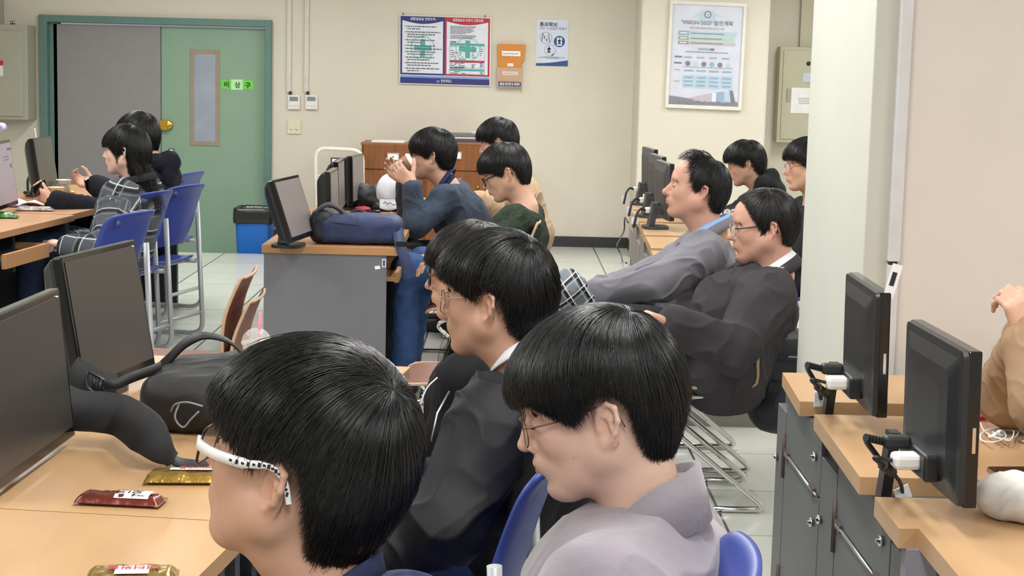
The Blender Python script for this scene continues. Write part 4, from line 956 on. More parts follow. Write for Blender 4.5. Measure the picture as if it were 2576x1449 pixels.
def ply_chair(loc, ang, label, z=.44, stack=0.0, group=None, bk=1.0):
    f = V(math.cos(ang), math.sin(ang), 0); l = V(-f[1], f[0], 0); o = V(*loc); G = lambda x, y, zz: o + f * x + l * y + V(0, 0, zz)
    t = thing('plywood_chair', label, 'chair', loc, group); ply_shell(G, t, z, 0, bk)
    m = m_chrome
    for s in (-1, 1):
        y = s * .21; zz = z - .445
        if stack == 0: pa = fillet([G(-.16, y * .8, z - .01), G(.14, y, z - .03), G(.20, y, z - .06), G(-.02 - .22, y, .014), G(.26, y, .012)], .05, 6)
        else: pa = fillet([G(-.16, y * .8, z - .012), G(.14, y * .97, z - .025), G(.16, y * .97, z - .06), G(.08, y * .97, z - .2)], .03, 5)
        obj('leg_frame', MB().tube(pa, .0105, 10), m, t)
    obj('cross_bar', MB().tube([G(.10, -.2, z - .035), G(.10, .2, z - .035)], .009, 8), m, t)
    if stack == 0: obj('cross_bar', MB().tube([G(.26, -.21, .012), G(.26, .21, .012)], .0105, 8), m, t)
    return t
# blue chairs on the left
PI = math.pi
def floor_at(px, py): return PZ(px, py, 0)
BC = [
 ((-1.87, 7.32, 0), PI - .30, 'empty blue chair with a hand hole in the back, nearest the camera on the left'),
 ((-2.02, 8.5, 0), PI - .30, 'blue chair on which the person in the plaid shirt sits'),
 ((-1.95, 9.0, 0), PI - .32, 'blue chair of the hooded coat person, its grey frame showing on the floor'),
 ((-2.13, 10.0, 0), PI - .25, 'blue chair farthest back on the left, only its top edge showing'),
]
for loc, ang, lab in BC: blue_chair(loc, ang, lab)
blue_chair((-.165, 2.95, 0), PI - .15, 'blue chair behind the person in the black jacket, its side showing at the bottom centre')
blue_chair((.06, 2.24, 0), PI - .12, 'blue chair whose rounded back shows behind the grey coat at the bottom')
# stacked plywood chairs
ply_chair((-1.145, 6.05, 0), PI, 'lower of the two stacked brown plywood chairs by the centre desk', .33, 0, None, .85)
ply_chair((-1.175, 6.05, 0), PI, 'upper of the two stacked brown plywood chairs, its seat showing behind the backpack', .415, 1, None, .85)
# plywood chair of the dark suited man, of the grey suited man and of the green sweater person
ply_chair((.70, 5.88, 0), PI, 'plywood chair with chrome legs under the man in the dark brown jacket', .43)
ply_chair((.74, 6.45, 0), PI, 'plywood chair with chrome legs under the man in the grey jacket', .43)
ply_chair((-.10, 7.62, 0), PI, 'plywood chair on which the person in the green sweater sits', .43)
ply_chair((-.22, 8.6, 0), PI, 'plywood chair on which the person in the denim jacket sits', .43)
ply_chair((-.12, 4.02, 0), PI, 'plywood chair on which the long haired person sits', .43)
ply_chair((-.10, 5.82, 0), PI, 'plywood chair with the grey plaid jacket over its back', .43)
ply_chair((-.06, 9.5, 0), PI, 'plywood chair under the person in the beige coat', .43)
blue_chair((1.52, 9.7, 0), PI - .1, 'blue chair under the person in the black hoodie at the rear right desk')
blue_chair((1.50, 8.2, 0), PI, 'blue chair under the person half hidden by the pillar')
blue_chair((1.56, 3.62, 0), PI, 'blue chair under the person in the tan jacket at the right edge')
blue_chair((-.16, 1.84, 0), PI - .3, 'blue chair under the person nearest the camera')
# ------------------------------------------------------------------ people
def skin(name, col): return mat(name, col, .5, var=.03, scale=30, attr='col', sss=.0, bump=.04, bscale=700, spec=.35)
m_skin = skin('light skin', '#cda28c'); m_skin2 = skin('warm skin', '#bf9883'); m_skin3 = skin('pale skin', '#d8b6a6'); m_skin4 = skin('ruddy skin', '#c89986')
m_hair = mat('black hair', '#0e0f11', .32, var=.25, scale=40, spec=.6); m_hair2 = mat('brown black hair', '#1d1917', .36, var=.25, scale=40, spec=.6)
m_white = mat('eye white', '#d8d4d0', .2); m_iris = mat('dark iris', '#20150f', .15); m_brow = mat('eyebrow hair', '#1f1a18', .7)
def head_frame(yaw, pitch, roll):
    f = V(-math.cos(yaw), math.sin(yaw), 0); l = V(-f[1], f[0], 0); u = V(0, 0, 1)
    f, u = f * math.cos(pitch) - u * math.sin(pitch), u * math.cos(pitch) + f * math.sin(pitch)
    l, u = l * math.cos(roll) + u * math.sin(roll), u * math.cos(roll) - l * math.sin(roll)
    return np.array([f, l, u])
EAR = V(-.014, .078, -.005)
def head_prims(S, o):
    """o: options full (cheek fullness), nose, chin, lips"""
    fl = o.get('full', 1.0); ns = o.get('nose', 1.0); ch = o.get('chin', 0.0); lp = o.get('lip', 1.0)
    S.k = .03
    S.ell((-.006, 0, .040), (.096, .075, .085)); S.ell((-.040, 0, -.002), (.060, .062, .062))
    S.ell((.030, 0, -.018), (.060, .060 * fl, .080)); S.ell((.052, 0, .045), (.042, .055, .045), k=.02)
    for s in (-1, 1):
        S.ell((.046, .035 * s * fl, -.020), (.034, .027, .034), k=.02)
        S.cone((-.004, .056 * s * fl, -.040), (.055 + ch, .020 * s * fl, -.094), .021, .017, k=.03)
        S.ell((-.008, .060 * s * fl, -.045), (.022, .014, .024), k=.025)
    S.ell((.068 + ch, 0, -.096), (.021, .026, .018), k=.018); S.ell((.02, 0, -.072), (.055, .046 * fl, .032), k=.03)
    S.cone((.078, -.034, .026), (.078, .034, .026), .011, .011, k=.022)
    S.ell((.074, 0, -.056), (.026, .034, .024), k=.018)
    for s in (-1, 1):
        S.ell((.101, .033 * s, .006), (.020, .021, .013), k=.016, op=-1)
        S.ell((.0755, .032 * s, .0025), (.0145, .0155, .0125), k=.004)
    S.chain([(.084, 0, .012), (.097, 0, -.010), (.105 + .004 * ns, 0, -.028)], [.0075, .0085, .0108 * ns], k=.014)
    for s in (-1, 1): S.ell((.093, .0125 * s * ns, -.0325), (.0105, .0078, .0082), k=.006)
    for s in (-1, 1):
        S.cone((.078, .022 * s, -.0625), (.0955 + .001 * lp, .003 * s, -.0565), .0042, .0058 * lp, k=.005)
        S.cone((.077, .020 * s, -.0645), (.0940 + .001 * lp, .003 * s, -.0690), .0042, .0068 * lp, k=.005)
        S.cone((.086, .016 * s, -.0630), (.104, 0, -.0625), .0008, .0012, k=.0025, op=-1)
    S.ell((.097 + ch * .5, 0, -.081), (.009, .022, .0055), k=.014, op=-1)
    for s in (-1, 1):
        e = V(-.016, .0800 * s, -.004); xa = nrm(V(.92, .0 , .0) + V(0, -.36 * s, 0)); za = nrm(V(-.22, .08 * s, 1)); ya = nrm(np.cross(za, xa))
        S.ell(e, (.0185, .0062, .0330), (xa, ya, za), k=.006)
        q = lambda a, b, c=0.0: e + xa * a + za * b + V(0, s, 0) * c
        S.ell(q(-.001, -.003, .0075), (.0105, .0055, .0185), (xa, ya, za), k=.004, op=-1)
        ring = [q(.0145, .006, .003), q(.0125, .022, .005), q(.001, .0305, .007), q(-.0115, .024, .009), q(-.0165, .006, .0095), q(-.0135, -.012, .008), q(-.006, -.025, .005)]
        S.chain(ring, [.0030, .0034, .0036, .0038, .0036, .0034, .004], k=.004)
        S.ell(q(.003, -.026, .003), (.0075, .0045, .0085), (xa, ya, za), k=.006)
        S.chain([q(.004, .012, .004), q(-.005, .008, .006), q(-.007, -.006, .006)], [.003, .0032, .003], k=.004)
        S.ell(q(.0105, -.006, .002), (.0045, .004, .006), (xa, ya, za), k=.004)
    return S
def hand_prims(S, w, d, pn, side, curl, sc_=1.0, spread=.06, thumb=None, k=.006):
    """w wrist, d finger direction, pn palm normal (palm side), side: unit vector towards the thumb; curl: bends per joint (list of 3) or list of four such lists"""
    w = np.asarray(w, float); d = nrm(d); pn = nrm(np.asarray(pn, float) - d * np.dot(pn, d)); sd = nrm(np.cross(d, pn)); sd = sd if np.dot(sd, side) > 0 else -sd
    q = lambda a, b, c: w + sc_ * (d * a + sd * b + pn * c)
    S.cone(q(-.03, 0, 0), q(.012, 0, 0), .026 * sc_, .027 * sc_, k=.01)
    for b in (-.028, -.009, .010, .027): S.cone(q(.012, b * .65, 0), q(.086 - abs(b - .006) * .25, b, -.002), .0155 * sc_, .0125 * sc_, k=.012)
    S.ell(q(.035, .022, .010), np.array((.030, .014, .013)) * sc_, (d, sd, pn), k=.012)
    cs = curl if np.ndim(curl) == 2 else [curl] * 4
    for i, (b, L, r) in enumerate(((.028, (.044, .026, .022), .0095), (.009, (.049, .030, .023), .0098), (-.010, (.045, .028, .022), .0092), (-.028, (.035, .021, .020), .0082))):
        a = 0.0; p = q(.085 - abs(b - .006) * .25, b, 0); sp = b * spread / .028
        for j in range(3):
            a += cs[i][j]; dd = nrm(d * math.cos(a) + pn * math.sin(a) + sd * sp * math.cos(a)); e = p + dd * L[j] * sc_
            S.cone(p, e, r * (1 - .10 * j) * sc_, r * (.93 - .12 * j) * sc_, k=.004 if j else k); p = e
    th = thumb if thumb is not None else (.75, .45, .3)
    p = q(.018, .024, .006); a = th[0]
    for L, r, da in ((.040, .0125, 0), (.032, .0105, th[1]), (.026, .0095, th[2])):
        dd = nrm(d * math.cos(a) * .9 + sd * math.sin(a) * .8 + pn * (.35 + .3 * da)); a -= da; e = p + dd * L * sc_; S.cone(p, e, r * sc_, r * .9 * sc_, k=.006); p = e
    return S
def lam(v, c, r): return np.exp(-(((v - np.asarray(c)) / np.asarray(r)) ** 2).sum(1))
def hair_build(A, t, s, spec, seed):
    """hair as a cap and strands that run from the crown over the hair volume to the hairline"""
    rng = np.random.default_rng(seed); H = SD(); H.k = .03
    for c, r in spec['vol']: H.ell(c, r, k=spec.get('k', .03))
    SK = head_prims(SD(), spec.get('head', {}))
    SKb = [p for p in SK.p if p['op'] == 1 and p['r' if 'r' in p else 'a'].max() > .05][:8]
    c0 = V(-.012, 0, .03); NT, NP = 72, 144; th = np.linspace(0, 2.75, NT); ph = np.linspace(0, 2 * math.pi, NP + 1); T, F_ = np.meshgrid(th, ph, indexing='ij')
    tab = np.array(spec['line'])
    azim = lambda q: np.degrees(np.abs(np.arctan2(q[..., 1], q[..., 0] + .012)))
    VV, QQ, SS = [], [], []; nv = 0; M = spec.get('m', 9); wd = spec.get('wd', .0011); gk = np.linspace(0, 1, M)
    for fam, (cd, N) in enumerate(((nrm(spec.get('crown', (-.55, .0, .85))), spec.get('n', 3000)), (nrm((-.22, 0, .97)), int(spec.get('n', 3000) * .55)))):
        u = nrm(np.cross(cd, V(0, 1, 0))); u = u if u[0] > 0 else -u; v = np.cross(cd, u)
        dirs = lambda T, F_: (np.cos(T)[..., None] * cd + np.sin(T)[..., None] * (np.cos(F_)[..., None] * u + np.sin(F_)[..., None] * v))
        dd = dirs(T, F_).reshape(-1, 3)
        def trace(prims):
            r = np.full(len(dd), .26)
            for _ in range(28): r = np.maximum(r - sd_eval(prims, c0 + dd * r[:, None]) * .9, .02)
            return r
        R = np.maximum(trace(H.p), trace(SKb) + .0035).reshape(T.shape)
        pts = c0 + dirs(T, F_) * R[..., None]
        ok = pts[..., 2] > np.interp(azim(pts), tab[:, 0], tab[:, 1]); te = np.zeros(NP + 1)
        for j in range(NP + 1):
            bad = np.nonzero(~ok[:, j])[0]; te[j] = th[bad[0]] if len(bad) else th[-1]
        te[-1] = te[0]
        def look(tt, ff):
            ff = np.mod(ff, 2 * math.pi); a = np.clip(tt / th[-1] * (NT - 1), 0, NT - 1.001); b = np.clip(ff / (2 * math.pi) * NP, 0, NP - 1e-6)
            i = a.astype(int); j = b.astype(int); fa, fb = a - i, b - j
            return (R[i, j] * (1 - fa) + R[i + 1, j] * fa) * (1 - fb) + (R[i, j + 1] * (1 - fa) + R[i + 1, j + 1] * fa) * fb
        # cap
        NC, MC = 26, NP; rows = []; sink = .0035 + .003 * fam
        for i in range(NC + 1):
            tt = te[:MC] * .97 * i / NC; rr = look(tt, ph[:MC]) - sink
            if i > NC - 4: rr = rr - .002 * (i - NC + 4)
            rows.append(c0 + dirs(tt, ph[:MC]) * rr[:, None])
        for i in range(NC, NC - 8, -1):
            tt = te[:MC] * .97 * i / NC; rows.append(c0 + dirs(tt, ph[:MC]) * (look(tt, ph[:MC]) - .022)[:, None])
        n = len(rows); q = []; jj = np.arange(MC); j2 = (jj + 1) % MC
        for i in range(n - 1): q.append(np.stack([i * MC + jj, i * MC + j2, (i + 1) * MC + j2, (i + 1) * MC + jj], 1) + nv)
        VV.append(np.concatenate(rows)); QQ.append(np.concatenate(q)[:, ::-1]); nv += n * MC
        # strands
        ff = rng.uniform(0, 2 * math.pi, N); tend = np.interp(ff, ph, te)
        t0 = tend * np.sqrt(rng.uniform(0.0005, .80, N)); t0[: N // 8] = tend[: N // 8] * rng.uniform(.0, .15, N // 8)
        if fam: t0 = tend * rng.uniform(.45, .9, N)
        rg_ = rng.normal(-.01, spec.get('rag', .05), N); rg_ = np.where(rg_ > 0, rg_ * .35, rg_)
        t1 = np.minimum(np.minimum(tend * (1 + rg_), t0 + spec.get('len', 1.6) * rng.uniform(.7, 1.2, N)), 2.74); t1 = np.maximum(t1, t0 + .06)
        K = spec.get('clumps', 70); fc = np.round(ff * K / (2 * math.pi) + rng.uniform(-.3, .3, N)) * 2 * math.pi / K + (np.sin(np.round(ff * K / 6.283) * 12.99) * .3) * 6.283 / K
        lift = rng.uniform(-.0015, spec.get('lift', .004), N); tip = rng.normal(.0, spec.get('tip', .003), N); sw = spec.get('swirl', .0) * (1 - fam); ph0 = rng.normal(0, spec.get('mess', .05), N)
        P_ = np.zeros((N, M, 3)); 
        for k in range(M):
            x = gk[k]; tt = t0 + (t1 - t0) * x; f2 = ff + (fc - ff) * spec.get('clump', .6) * x ** 1.5 + sw * (tt - tend) * (x < 2) + ph0 * x * x
            r = look(tt, f2) + lift * math.sin(math.pi * min(1, x * .8 + .1)) + tip * x ** 3 + (-.004 if k == 0 else 0) - .002 * fam
            P_[:, k] = c0 + dirs(tt, f2) * r[:, None]
        if fam: P_ = P_[azim(P_[:, M // 2]) > 106]
        SS.append(P_)
    P_ = np.concatenate(SS); N = len(P_); vs = np.zeros((nv, 3))
    extra = spec.get('strands')
    if extra is not None:
        E_ = extra(rng, M); P_ = np.concatenate([P_, E_]); N = len(P_)
    tg = np.gradient(P_, axis=1); tg /= np.linalg.norm(tg, axis=2, keepdims=True) + 1e-9
    nn = P_ - c0; nn -= tg * (nn * tg).sum(2, keepdims=True); nn /= np.linalg.norm(nn, axis=2, keepdims=True) + 1e-9; bb = np.cross(tg, nn)
    wk = wd * np.array([.55 + .45 * math.sin(math.pi * min(1, .25 + x * .6)) if x < .85 else 1.0 - (x - .85) / .15 * .75 for x in gk])
    wv = (wk[None, :] * rng.uniform(.7, 1.3, N)[:, None])[..., None] / 2
    ring = np.stack([P_ + nn * wv, P_ - .5 * nn * wv + .87 * bb * wv, P_ - .5 * nn * wv - .87 * bb * wv], 2)
    base = len(vs); idx = base + (np.arange(N)[:, None] * M + np.arange(M)[None]) * 3
    for a, b in ((0, 1), (1, 2), (2, 0)): QQ.append(np.stack([idx[:, :-1] + a, idx[:, :-1] + b, idx[:, 1:] + b, idx[:, 1:] + a], -1).reshape(-1, 4))
    VV.append(ring.reshape(-1, 3)); vs = np.concatenate(VV)
    return t + s * (vs @ A), np.concatenate(QQ)
BOWL = [(0, .040), (35, .036), (52, .022), (64, .004), (72, -.006), (80, .006), (90, .034), (106, .034), (116, .008), (123, -.03), (136, -.070), (180, -.082)]
VOL = [((-.010, 0, .050), (.113, .093, .096)), ((-.044, 0, .008), (.077, .076, .080)), ((.042, 0, .054), (.064, .076, .056)), ((-.045, 0, -.045), (.050, .054, .055))]
def glasses(parent, A, t, s, rim, temple, shape='oval', thick=.0016, tthick=.0016, hw=.025, hh=.021, zc=.0, xo=.1, lens='clear spectacle lens', tall=None, patt=False, to=.0):
    W_ = lambda q: t + s * (np.asarray(q, float) @ A)
    g = obj('glasses', MB().tube([W_((xo + .003, -.010, zc + .006)), W_((xo + .006, 0, zc + .009)), W_((xo + .003, .010, zc + .006))], thick * s, 8), rim, parent)
    p = .62 if shape == 'square' else 1.0
    for sy in (-1, 1):
        loop = []
        for a in np.linspace(0, 2 * math.pi, 36, endpoint=False):
            c, s_ = math.cos(a), math.sin(a); y = sy * .033 + hw * math.copysign(abs(c) ** p, c); z = zc - .004 + hh * math.copysign(abs(s_) ** p, s_)
            loop.append((xo + .003 - .012 * ((abs(y)) / .06) ** 2, y, z))
        obj('rim', MB().tube([W_(q) for q in loop], thick * s, 8, closed=True), rim, g)
        c = np.mean(loop, 0)
        mb = MB(); mb.add([W_(q) for q in loop] + [W_(V(*q) - V(.0014, 0, 0)) for q in loop], [list(range(36)), list(range(71, 35, -1))] + [(i, 36 + i, 36 + (i + 1) % 36, (i + 1) % 36) for i in range(36)], False)
        obj('lens', mb, mat(lens, '#e9eef0', .02, alpha=.16, spec=.9), g)
        ye = sy * (.033 + hw)
        pa = [(xo - .006, ye, zc + .006), (xo - .016, ye + sy * (.006 + to * .4), zc + .006), (.06, sy * (.072 + to), zc + .009), (.02, sy * (.0775 + to), zc + .014), (-.012, sy * (.0815 + to * .8), zc + .022), (-.030, sy * (.081 + to * .5), zc + .012), (-.040, sy * (.078 + to * .4), zc - .012)]
        pa = spline(pa, 5); tm = obj('temple', MB(), temple, g) if False else None
        mb = MB()
        if tall: mb.ribbon([W_(q) for q in pa], A[2], [tall * s * (1 if i < len(pa) * .5 else .75 if i < len(pa) * .6 else .55) for i in range(len(pa))], tthick * s)
        else: mb.tube([W_(q) for q in pa], tthick * s, 8)
        tm = obj('temple', mb, temple, g)
        if patt:
            mb = MB()
            for i in range(13, 29): mb.box(W_(V(*pa[min(i, len(pa) - 1)]) + V(0, sy * (tthick * .5), 0)), (.0035 * s, .0012 * s, tall * s * (.42 - .2 * (i % 2))), (A[0], A[1], A[2]))
            obj('temple_pattern', mb, m_ink, tm)
    return g
def cuff_ring(name, a, b, r0, r1, m, parent, th=.006):
    return obj(name, MB().lathe([(r0 - th, 0), (r0, 0), (r1, np.linalg.norm(b - a)), (r1 - th, np.linalg.norm(b - a))], a, b - a, 20), m, parent)
def collar_band(N, ax, f, r0, r1, h0, h1, open_=0.5, tilt=.25, n=40, drop=0.0, fold=0.0, lat=1.0):
    """a strip around the neck: ax = neck axis (up), f = front; opening (radians, half) at the front; fold: outer flap hanging down"""
    ax = nrm(ax); f = nrm(f - ax * np.dot(f, ax)); l = np.cross(ax, f); rows = []
    prof = [(r0, h0), (r0 + (r1 - r0) * .5, h0 + (h1 - h0) * .6), (r1, h1)]
    if fold: prof += [(r1 + .006, h1 + .002), (r1 + .014, h1 - fold * .4), (r1 + .024, h1 - fold)]
    for r, h in prof:
        row = []
        for a in np.linspace(open_, 2 * math.pi - open_, n):
            back = (1 - math.cos(a)) / 2
            row.append(N + f * math.cos(a) * r + l * math.sin(a) * r * lat + ax * (h + tilt * (back - .5) * 2 * r - drop * (1 - back) ** 3))
        rows.append(row)
    return MB().sheet(rows, .0035)
class Person: pass
def person(label, ear, yaw=0., pitch=0., roll=0., s=1.0, skin_m=None, hair=None, hair_m=None, nb=(-.050, 0, -.185), tyaw=None, pel=.0, pz=.55, sh=.175, shd=.060, armL=None, armR=None,
           top=None, top_infl=.016, bottom=None, shoe=None, vox=.005, head={}, eye='open', seed=1, fold=(.006, (10, 10, 10)), build=1.0, sleeve=1.0, neck_r=.050, legs=True, belly=0.0, knees=.42, gap=.09, knee_z=.02, hands=True, fold_top=True, near_ear=True):
    q = Person(); A = head_frame(yaw, pitch, roll); q.A = A; q.s = s
    t = P(*ear) - s * (EAR @ A) if near_ear else np.asarray(ear, float); q.t = t
    ty = yaw if tyaw is None else tyaw; f = V(-math.cos(ty), math.sin(ty), 0); l = V(-f[1], f[0], 0); up = V(0, 0, 1); q.f, q.l = f, l
    N = t + s * (f * nb[0] + l * nb[1] + up * nb[2]); q.N = N
    Pc = V(N[0], N[1], pz) - f * pel; q.Pc = Pc
    ax = nrm(N - Pc); q.ax = ax; fx = nrm(np.cross(l, ax)); fx = fx if np.dot(fx, f) > 0 else -fx; q.fx = fx
    b = build; R3 = (fx, l, ax); L_ = np.linalg.norm(N - Pc)
    SL = N + l * sh * b - ax * shd + fx * .012; SR = N - l * sh * b - ax * shd + fx * .012
    root = thing('person', label, 'person', V(Pc[0], Pc[1], 0)); q.root = root
    dflt = lambda S_, sg: (S_ - up * .25 + f * .06 + l * sg * .03, S_ - up * .26 + f * .30 - l * sg * .02)
    eL, wL = armL if armL is not None else dflt(SL, 1); eR, wR = armR if armR is not None else dflt(SR, -1)
    q.SL, q.SR, q.eL, q.wL, q.eR, q.wR = SL, SR, eL, wL, eR, wR
    hipL, hipR = Pc + l * .09 * b - up * .01, Pc - l * .09 * b - up * .01
    knL, knR = hipL + f * knees + l * gap * .4 + up * knee_z, hipR + f * knees - l * gap * .4 + up * knee_z
    anL, anR = V(*knL) * V(1, 1, 0) + up * .085 + f * .02, V(*knR) * V(1, 1, 0) + up * .085 + f * .06
    q.kn = (knL, knR)
    def torso(S, d, neckline=True):
        S.k = .06
        S.ell(Pc + ax * .02, (.115 * b + d, .165 * b + d, .12 + d), R3)
        S.ell(Pc + ax * L_ * .38 + fx * (.012 + belly), (.108 * b + d + belly * .6, .150 * b + d + belly * .3, .15 + d), R3)
        S.ell(Pc + ax * L_ * .60 + fx * .01, (.112 * b + d, .165 * b + d, .36 * L_ + d * .6), R3)
        for sg, S_ in ((1, SL), (-1, SR)): S.cone(N - ax * .066 + l * sg * .035, S_, .044 + d * .7, .052 + d, k=.05)
        return S
    # --- body: one continuous surface
    B = SD().frame(t, A, s); head_prims(B, head); hk = len(B.p)
    B.cone((-.024, 0, -.040), (-.034, 0, -.085), neck_r + .003, neck_r, k=.035); base_l = (N - t) @ A.T / s
    B.cone((-.034, 0, -.085), base_l, neck_r, neck_r + .008, k=.03)
    B.frame(); torso(B, -.012)
    for S_, e, w_ in ((SL, eL, wL), (SR, eR, wR)): B.k = .03; B.chain([S_, e, w_], [.046, .038, .026])
    if hands:
        for w_, e, spec in ((wL, eL, q_hand(hands, 'L')), (wR, eR, q_hand(hands, 'R'))):
            if spec is None:
                d = nrm(w_ - e); pn = -up if abs(d[2]) < .8 else -f; sd_ = f if abs(np.dot(d, f)) < .6 else (l if e is eR else -l); spec = dict(d=d, pn=pn, side=sd_, curl=(.45, .5, .3))
            hand_prims(B, w_, spec['d'], spec['pn'], spec['side'], spec['curl'], spec.get('sc', .98), thumb=spec.get('thumb'), spread=spec.get('spread', .05))
    if legs:
        B.k = .05
        for h_, k_, a_ in ((hipL, knL, anL), (hipR, knR, anR)): B.chain([h_, k_, a_], [.075, .050, .036]); B.cone(a_ - up * .045 - f * .03, a_ - up * .055 + f * .14, .03, .024, k=.03)
    v, qd = sd_mesh(B, vox)
    o = obj('body', (v, qd), skin_m or m_skin, root)
    lv = ((v - t) @ A.T) / s; c = np.ones((len(v), 3))
    def tint(w_, col): 
        nonlocal c
        c = c * (1 - w_[:, None]) + c * np.array(col) * w_[:, None]
    tint(np.clip(lam(lv, (.096, 0, -.0625), (.012, .018, .0075)) * 1.2, 0, 1), head.get('lipc', (.82, .55, .58)))
    for sg in (-1, 1): tint(lam(lv, (.06, .04 * sg, -.022), (.03, .025, .025)) * .5, (1.0, .90, .88)); tint(lam(lv, (-.016, .084 * sg, -.004), (.022, .014, .034)) * .6, (1.0, .86, .82))
    tint(lam(lv, (.106, 0, -.028), (.015, .02, .014)) * .6, (1.0, .86, .82))
    for sp in head.get('spots', []): tint(np.clip(lam(lv, sp, (.0022, .004, .0022)) * 1.6, 0, 1), (.30, .2, .18))
    if 'stub' in head:
        w_ = np.clip((head['stub'](lv)), 0, 1); tint(w_, (.16, .17, .20))
    colour_attr(o, c)
    # --- face details
    Wd = lambda x: t + s * (np.asarray(x, float) @ A)
    for sg in (1, -1):
        if eye == 'open':
            e = obj('eye', MB().ell(Wd((.0795, .032 * sg, .0015)), np.array((.0115, .0130, .0050)) * s, A, 14), m_white, root)
            obj('iris', MB().ell(Wd((.0862, .0325 * sg, .0015)), np.array((.0050, .0052, .0048)) * s, A, 12), m_iris, e)
        zz = .0065 if eye == 'open' else -.001; dz = 1 if eye == 'open' else -1
        obj('eyelash', MB().tube([Wd((.0785, .0185 * sg, zz - .004 * dz)), Wd((.0893, .026 * sg, zz)), Wd((.0908, .033 * sg, zz + .0006 * dz)), Wd((.0863, .041 * sg, zz - .001 * dz)), Wd((.077, .0475 * sg, zz - .005 * dz))], .0012 * s, 6), m_brow, root)
        if head.get('brow', 1):
            mb = MB(); rg = random.Random(seed * 7 + sg)
            for i in range(46):
                u = i / 45; x = .0945 - .014 * u ** 2; y = sg * (.013 + .040 * u); z = .0235 + .006 * math.sin(math.pi * min(1, u * 1.1)) - .004 * u + rg.uniform(-.0022, .0022)
                mb.tube([Wd((x - .004, y, z)), Wd((x - .0005 - .001, y + sg * .004, z + .002)), Wd((x - .0035, y + sg * .009, z + .002 - .002 * u))], .0006 * s, 3)
            obj('eyebrow', mb, m_brow, root)
    # --- clothes
    q.torso = torso
    if top:
        T_ = SD(); torso(T_, top_infl); T_.k = .04
        for S_, e, w_ in ((SL, eL, wL), (SR, eR, wR)):
            w2 = w_ + (e - w_) * .10; T_.chain([S_, e, w2], [(.062 + top_infl * .5) * sleeve, (.050 + top_infl * .5) * sleeve, (.036 + top_infl * .5) * sleeve], k=.035)
        T_.k = .02; T_.cone(N + ax * .10 - fx * .0, N + ax * .005, .064, .062, k=.012, op=-1)
        for c_ in top.get('cut', []): c_(T_, q)
        # hem
        T_.plane(Pc - ax * top.get('hem', .10), -ax, k=.01)
        v, qd = sd_mesh(T_, max(vox, .0045) if vox > .0035 else vox * 1.25)
        if fold_top: v = folds(v, qd, fold[0], fold[1], seed)
        o = obj(top['name'], (v, qd), top['mat'], root); q.top = o
        if top.get('shade'): top['shade'](o, v, q)
    if bottom and legs:
        T_ = SD(); T_.k = .05
        T_.ell(Pc + ax * .0, (.122 * b, .172 * b, .115), R3)
        for h_, k_, a_ in ((hipL, knL, anL), (hipR, knR, anR)): T_.chain([h_, k_, a_ + up * .02], [.088 * (b + 1) / 2, .068, .058], k=.04)
        v, qd = sd_mesh(T_, max(vox, .006)); v = folds(v, qd, .005, (11, 11, 11), seed + 3); q.bot = obj('trousers', (v, qd), bottom, root)
        for a_ in (anL, anR):
            T_ = SD(); T_.k = .03; T_.cone(a_ - up * .045 - f * .035, a_ - up * .05 + f * .15, .042, .034); T_.ell(a_ + f * .0, (.05, .045, .05), k=.03); T_.plane(V(0, 0, .004), (0, 0, -1), .002)
            v, qd = sd_mesh(T_, .007); sh_ = obj('shoe', (v, qd), shoe or mat('dark shoe leather', '#26242a', .5), root)
    if hair:
        v, qd = hair_build(A, t, s, dict(hair, head=head), seed); q.hair = obj('hair', (v, qd), hair_m or m_hair, root)
    q.W = Wd
    return q
def q_hand(h, k): return h.get(k) if isinstance(h, dict) else None
# ------------------------------------------------------------------ the people, near to far
def cloth(name, col, rough=.85, bump=.25, bscale=400, var=.06, scale=14, sheen=.0, attr=None, spec=.25, col2=None): return mat(name, col, rough, var=var, scale=scale, bump=bump, bscale=bscale, sheen=sheen, spec=spec, attr=attr, col2=col2)
m_jean = cloth('blue denim', '#36507c', var=.15, scale=25); m_jeand = cloth('dark blue denim', '#27344f', var=.15, scale=20); m_black = cloth('black cotton', '#1b1c20'); m_blackj = cloth('matt black nylon', '#17181c', .6, .12, 900)
m_navy_c = cloth('navy cotton', '#2a3150'); m_slack = cloth('dark grey trouser cloth', '#2d2d33')
m_shirtw = cloth('white shirt cotton', '#dcdfe8', .8, .1); m_shirtb = cloth('light blue shirt cotton', '#8fb0e0', .8, .1)
m_suede = cloth('mauve grey suede', '#8b858e', .95, .3, 90, .08, 9, sheen=.3); m_suitg = cloth('grey suit cloth', '#77767f', .8, .12, 900, .04); m_suitd = cloth('brown black corduroy', '#39363a', .9, .3, 600, .07)
m_green_c = cloth('dark green knit', '#2c382d', .95, .9, 130, .35, 60); m_beige_c = cloth('beige coat cloth', '#bda284', .9, .1); m_tan_c = cloth('tan jacket cloth', '#a08468', .85, .12)
m_gold = mat('gold wire', '#8a6a4a', .3, .9); m_silver = mat('silver wire', '#a9a6a2', .25, .9); m_blackp = mat('black acetate', '#15161a', .25); m_tort = mat('tortoiseshell acetate', '#8a4a22', .3, var=.5, scale=60); m_whitep = mat('white acetate', '#e8ebf0', .25)
def denim_mat():
    m = mat('faded indigo denim', '#232d3c', .85, var=.1, scale=18, bump=.3, bscale=600, attr='col'); return m
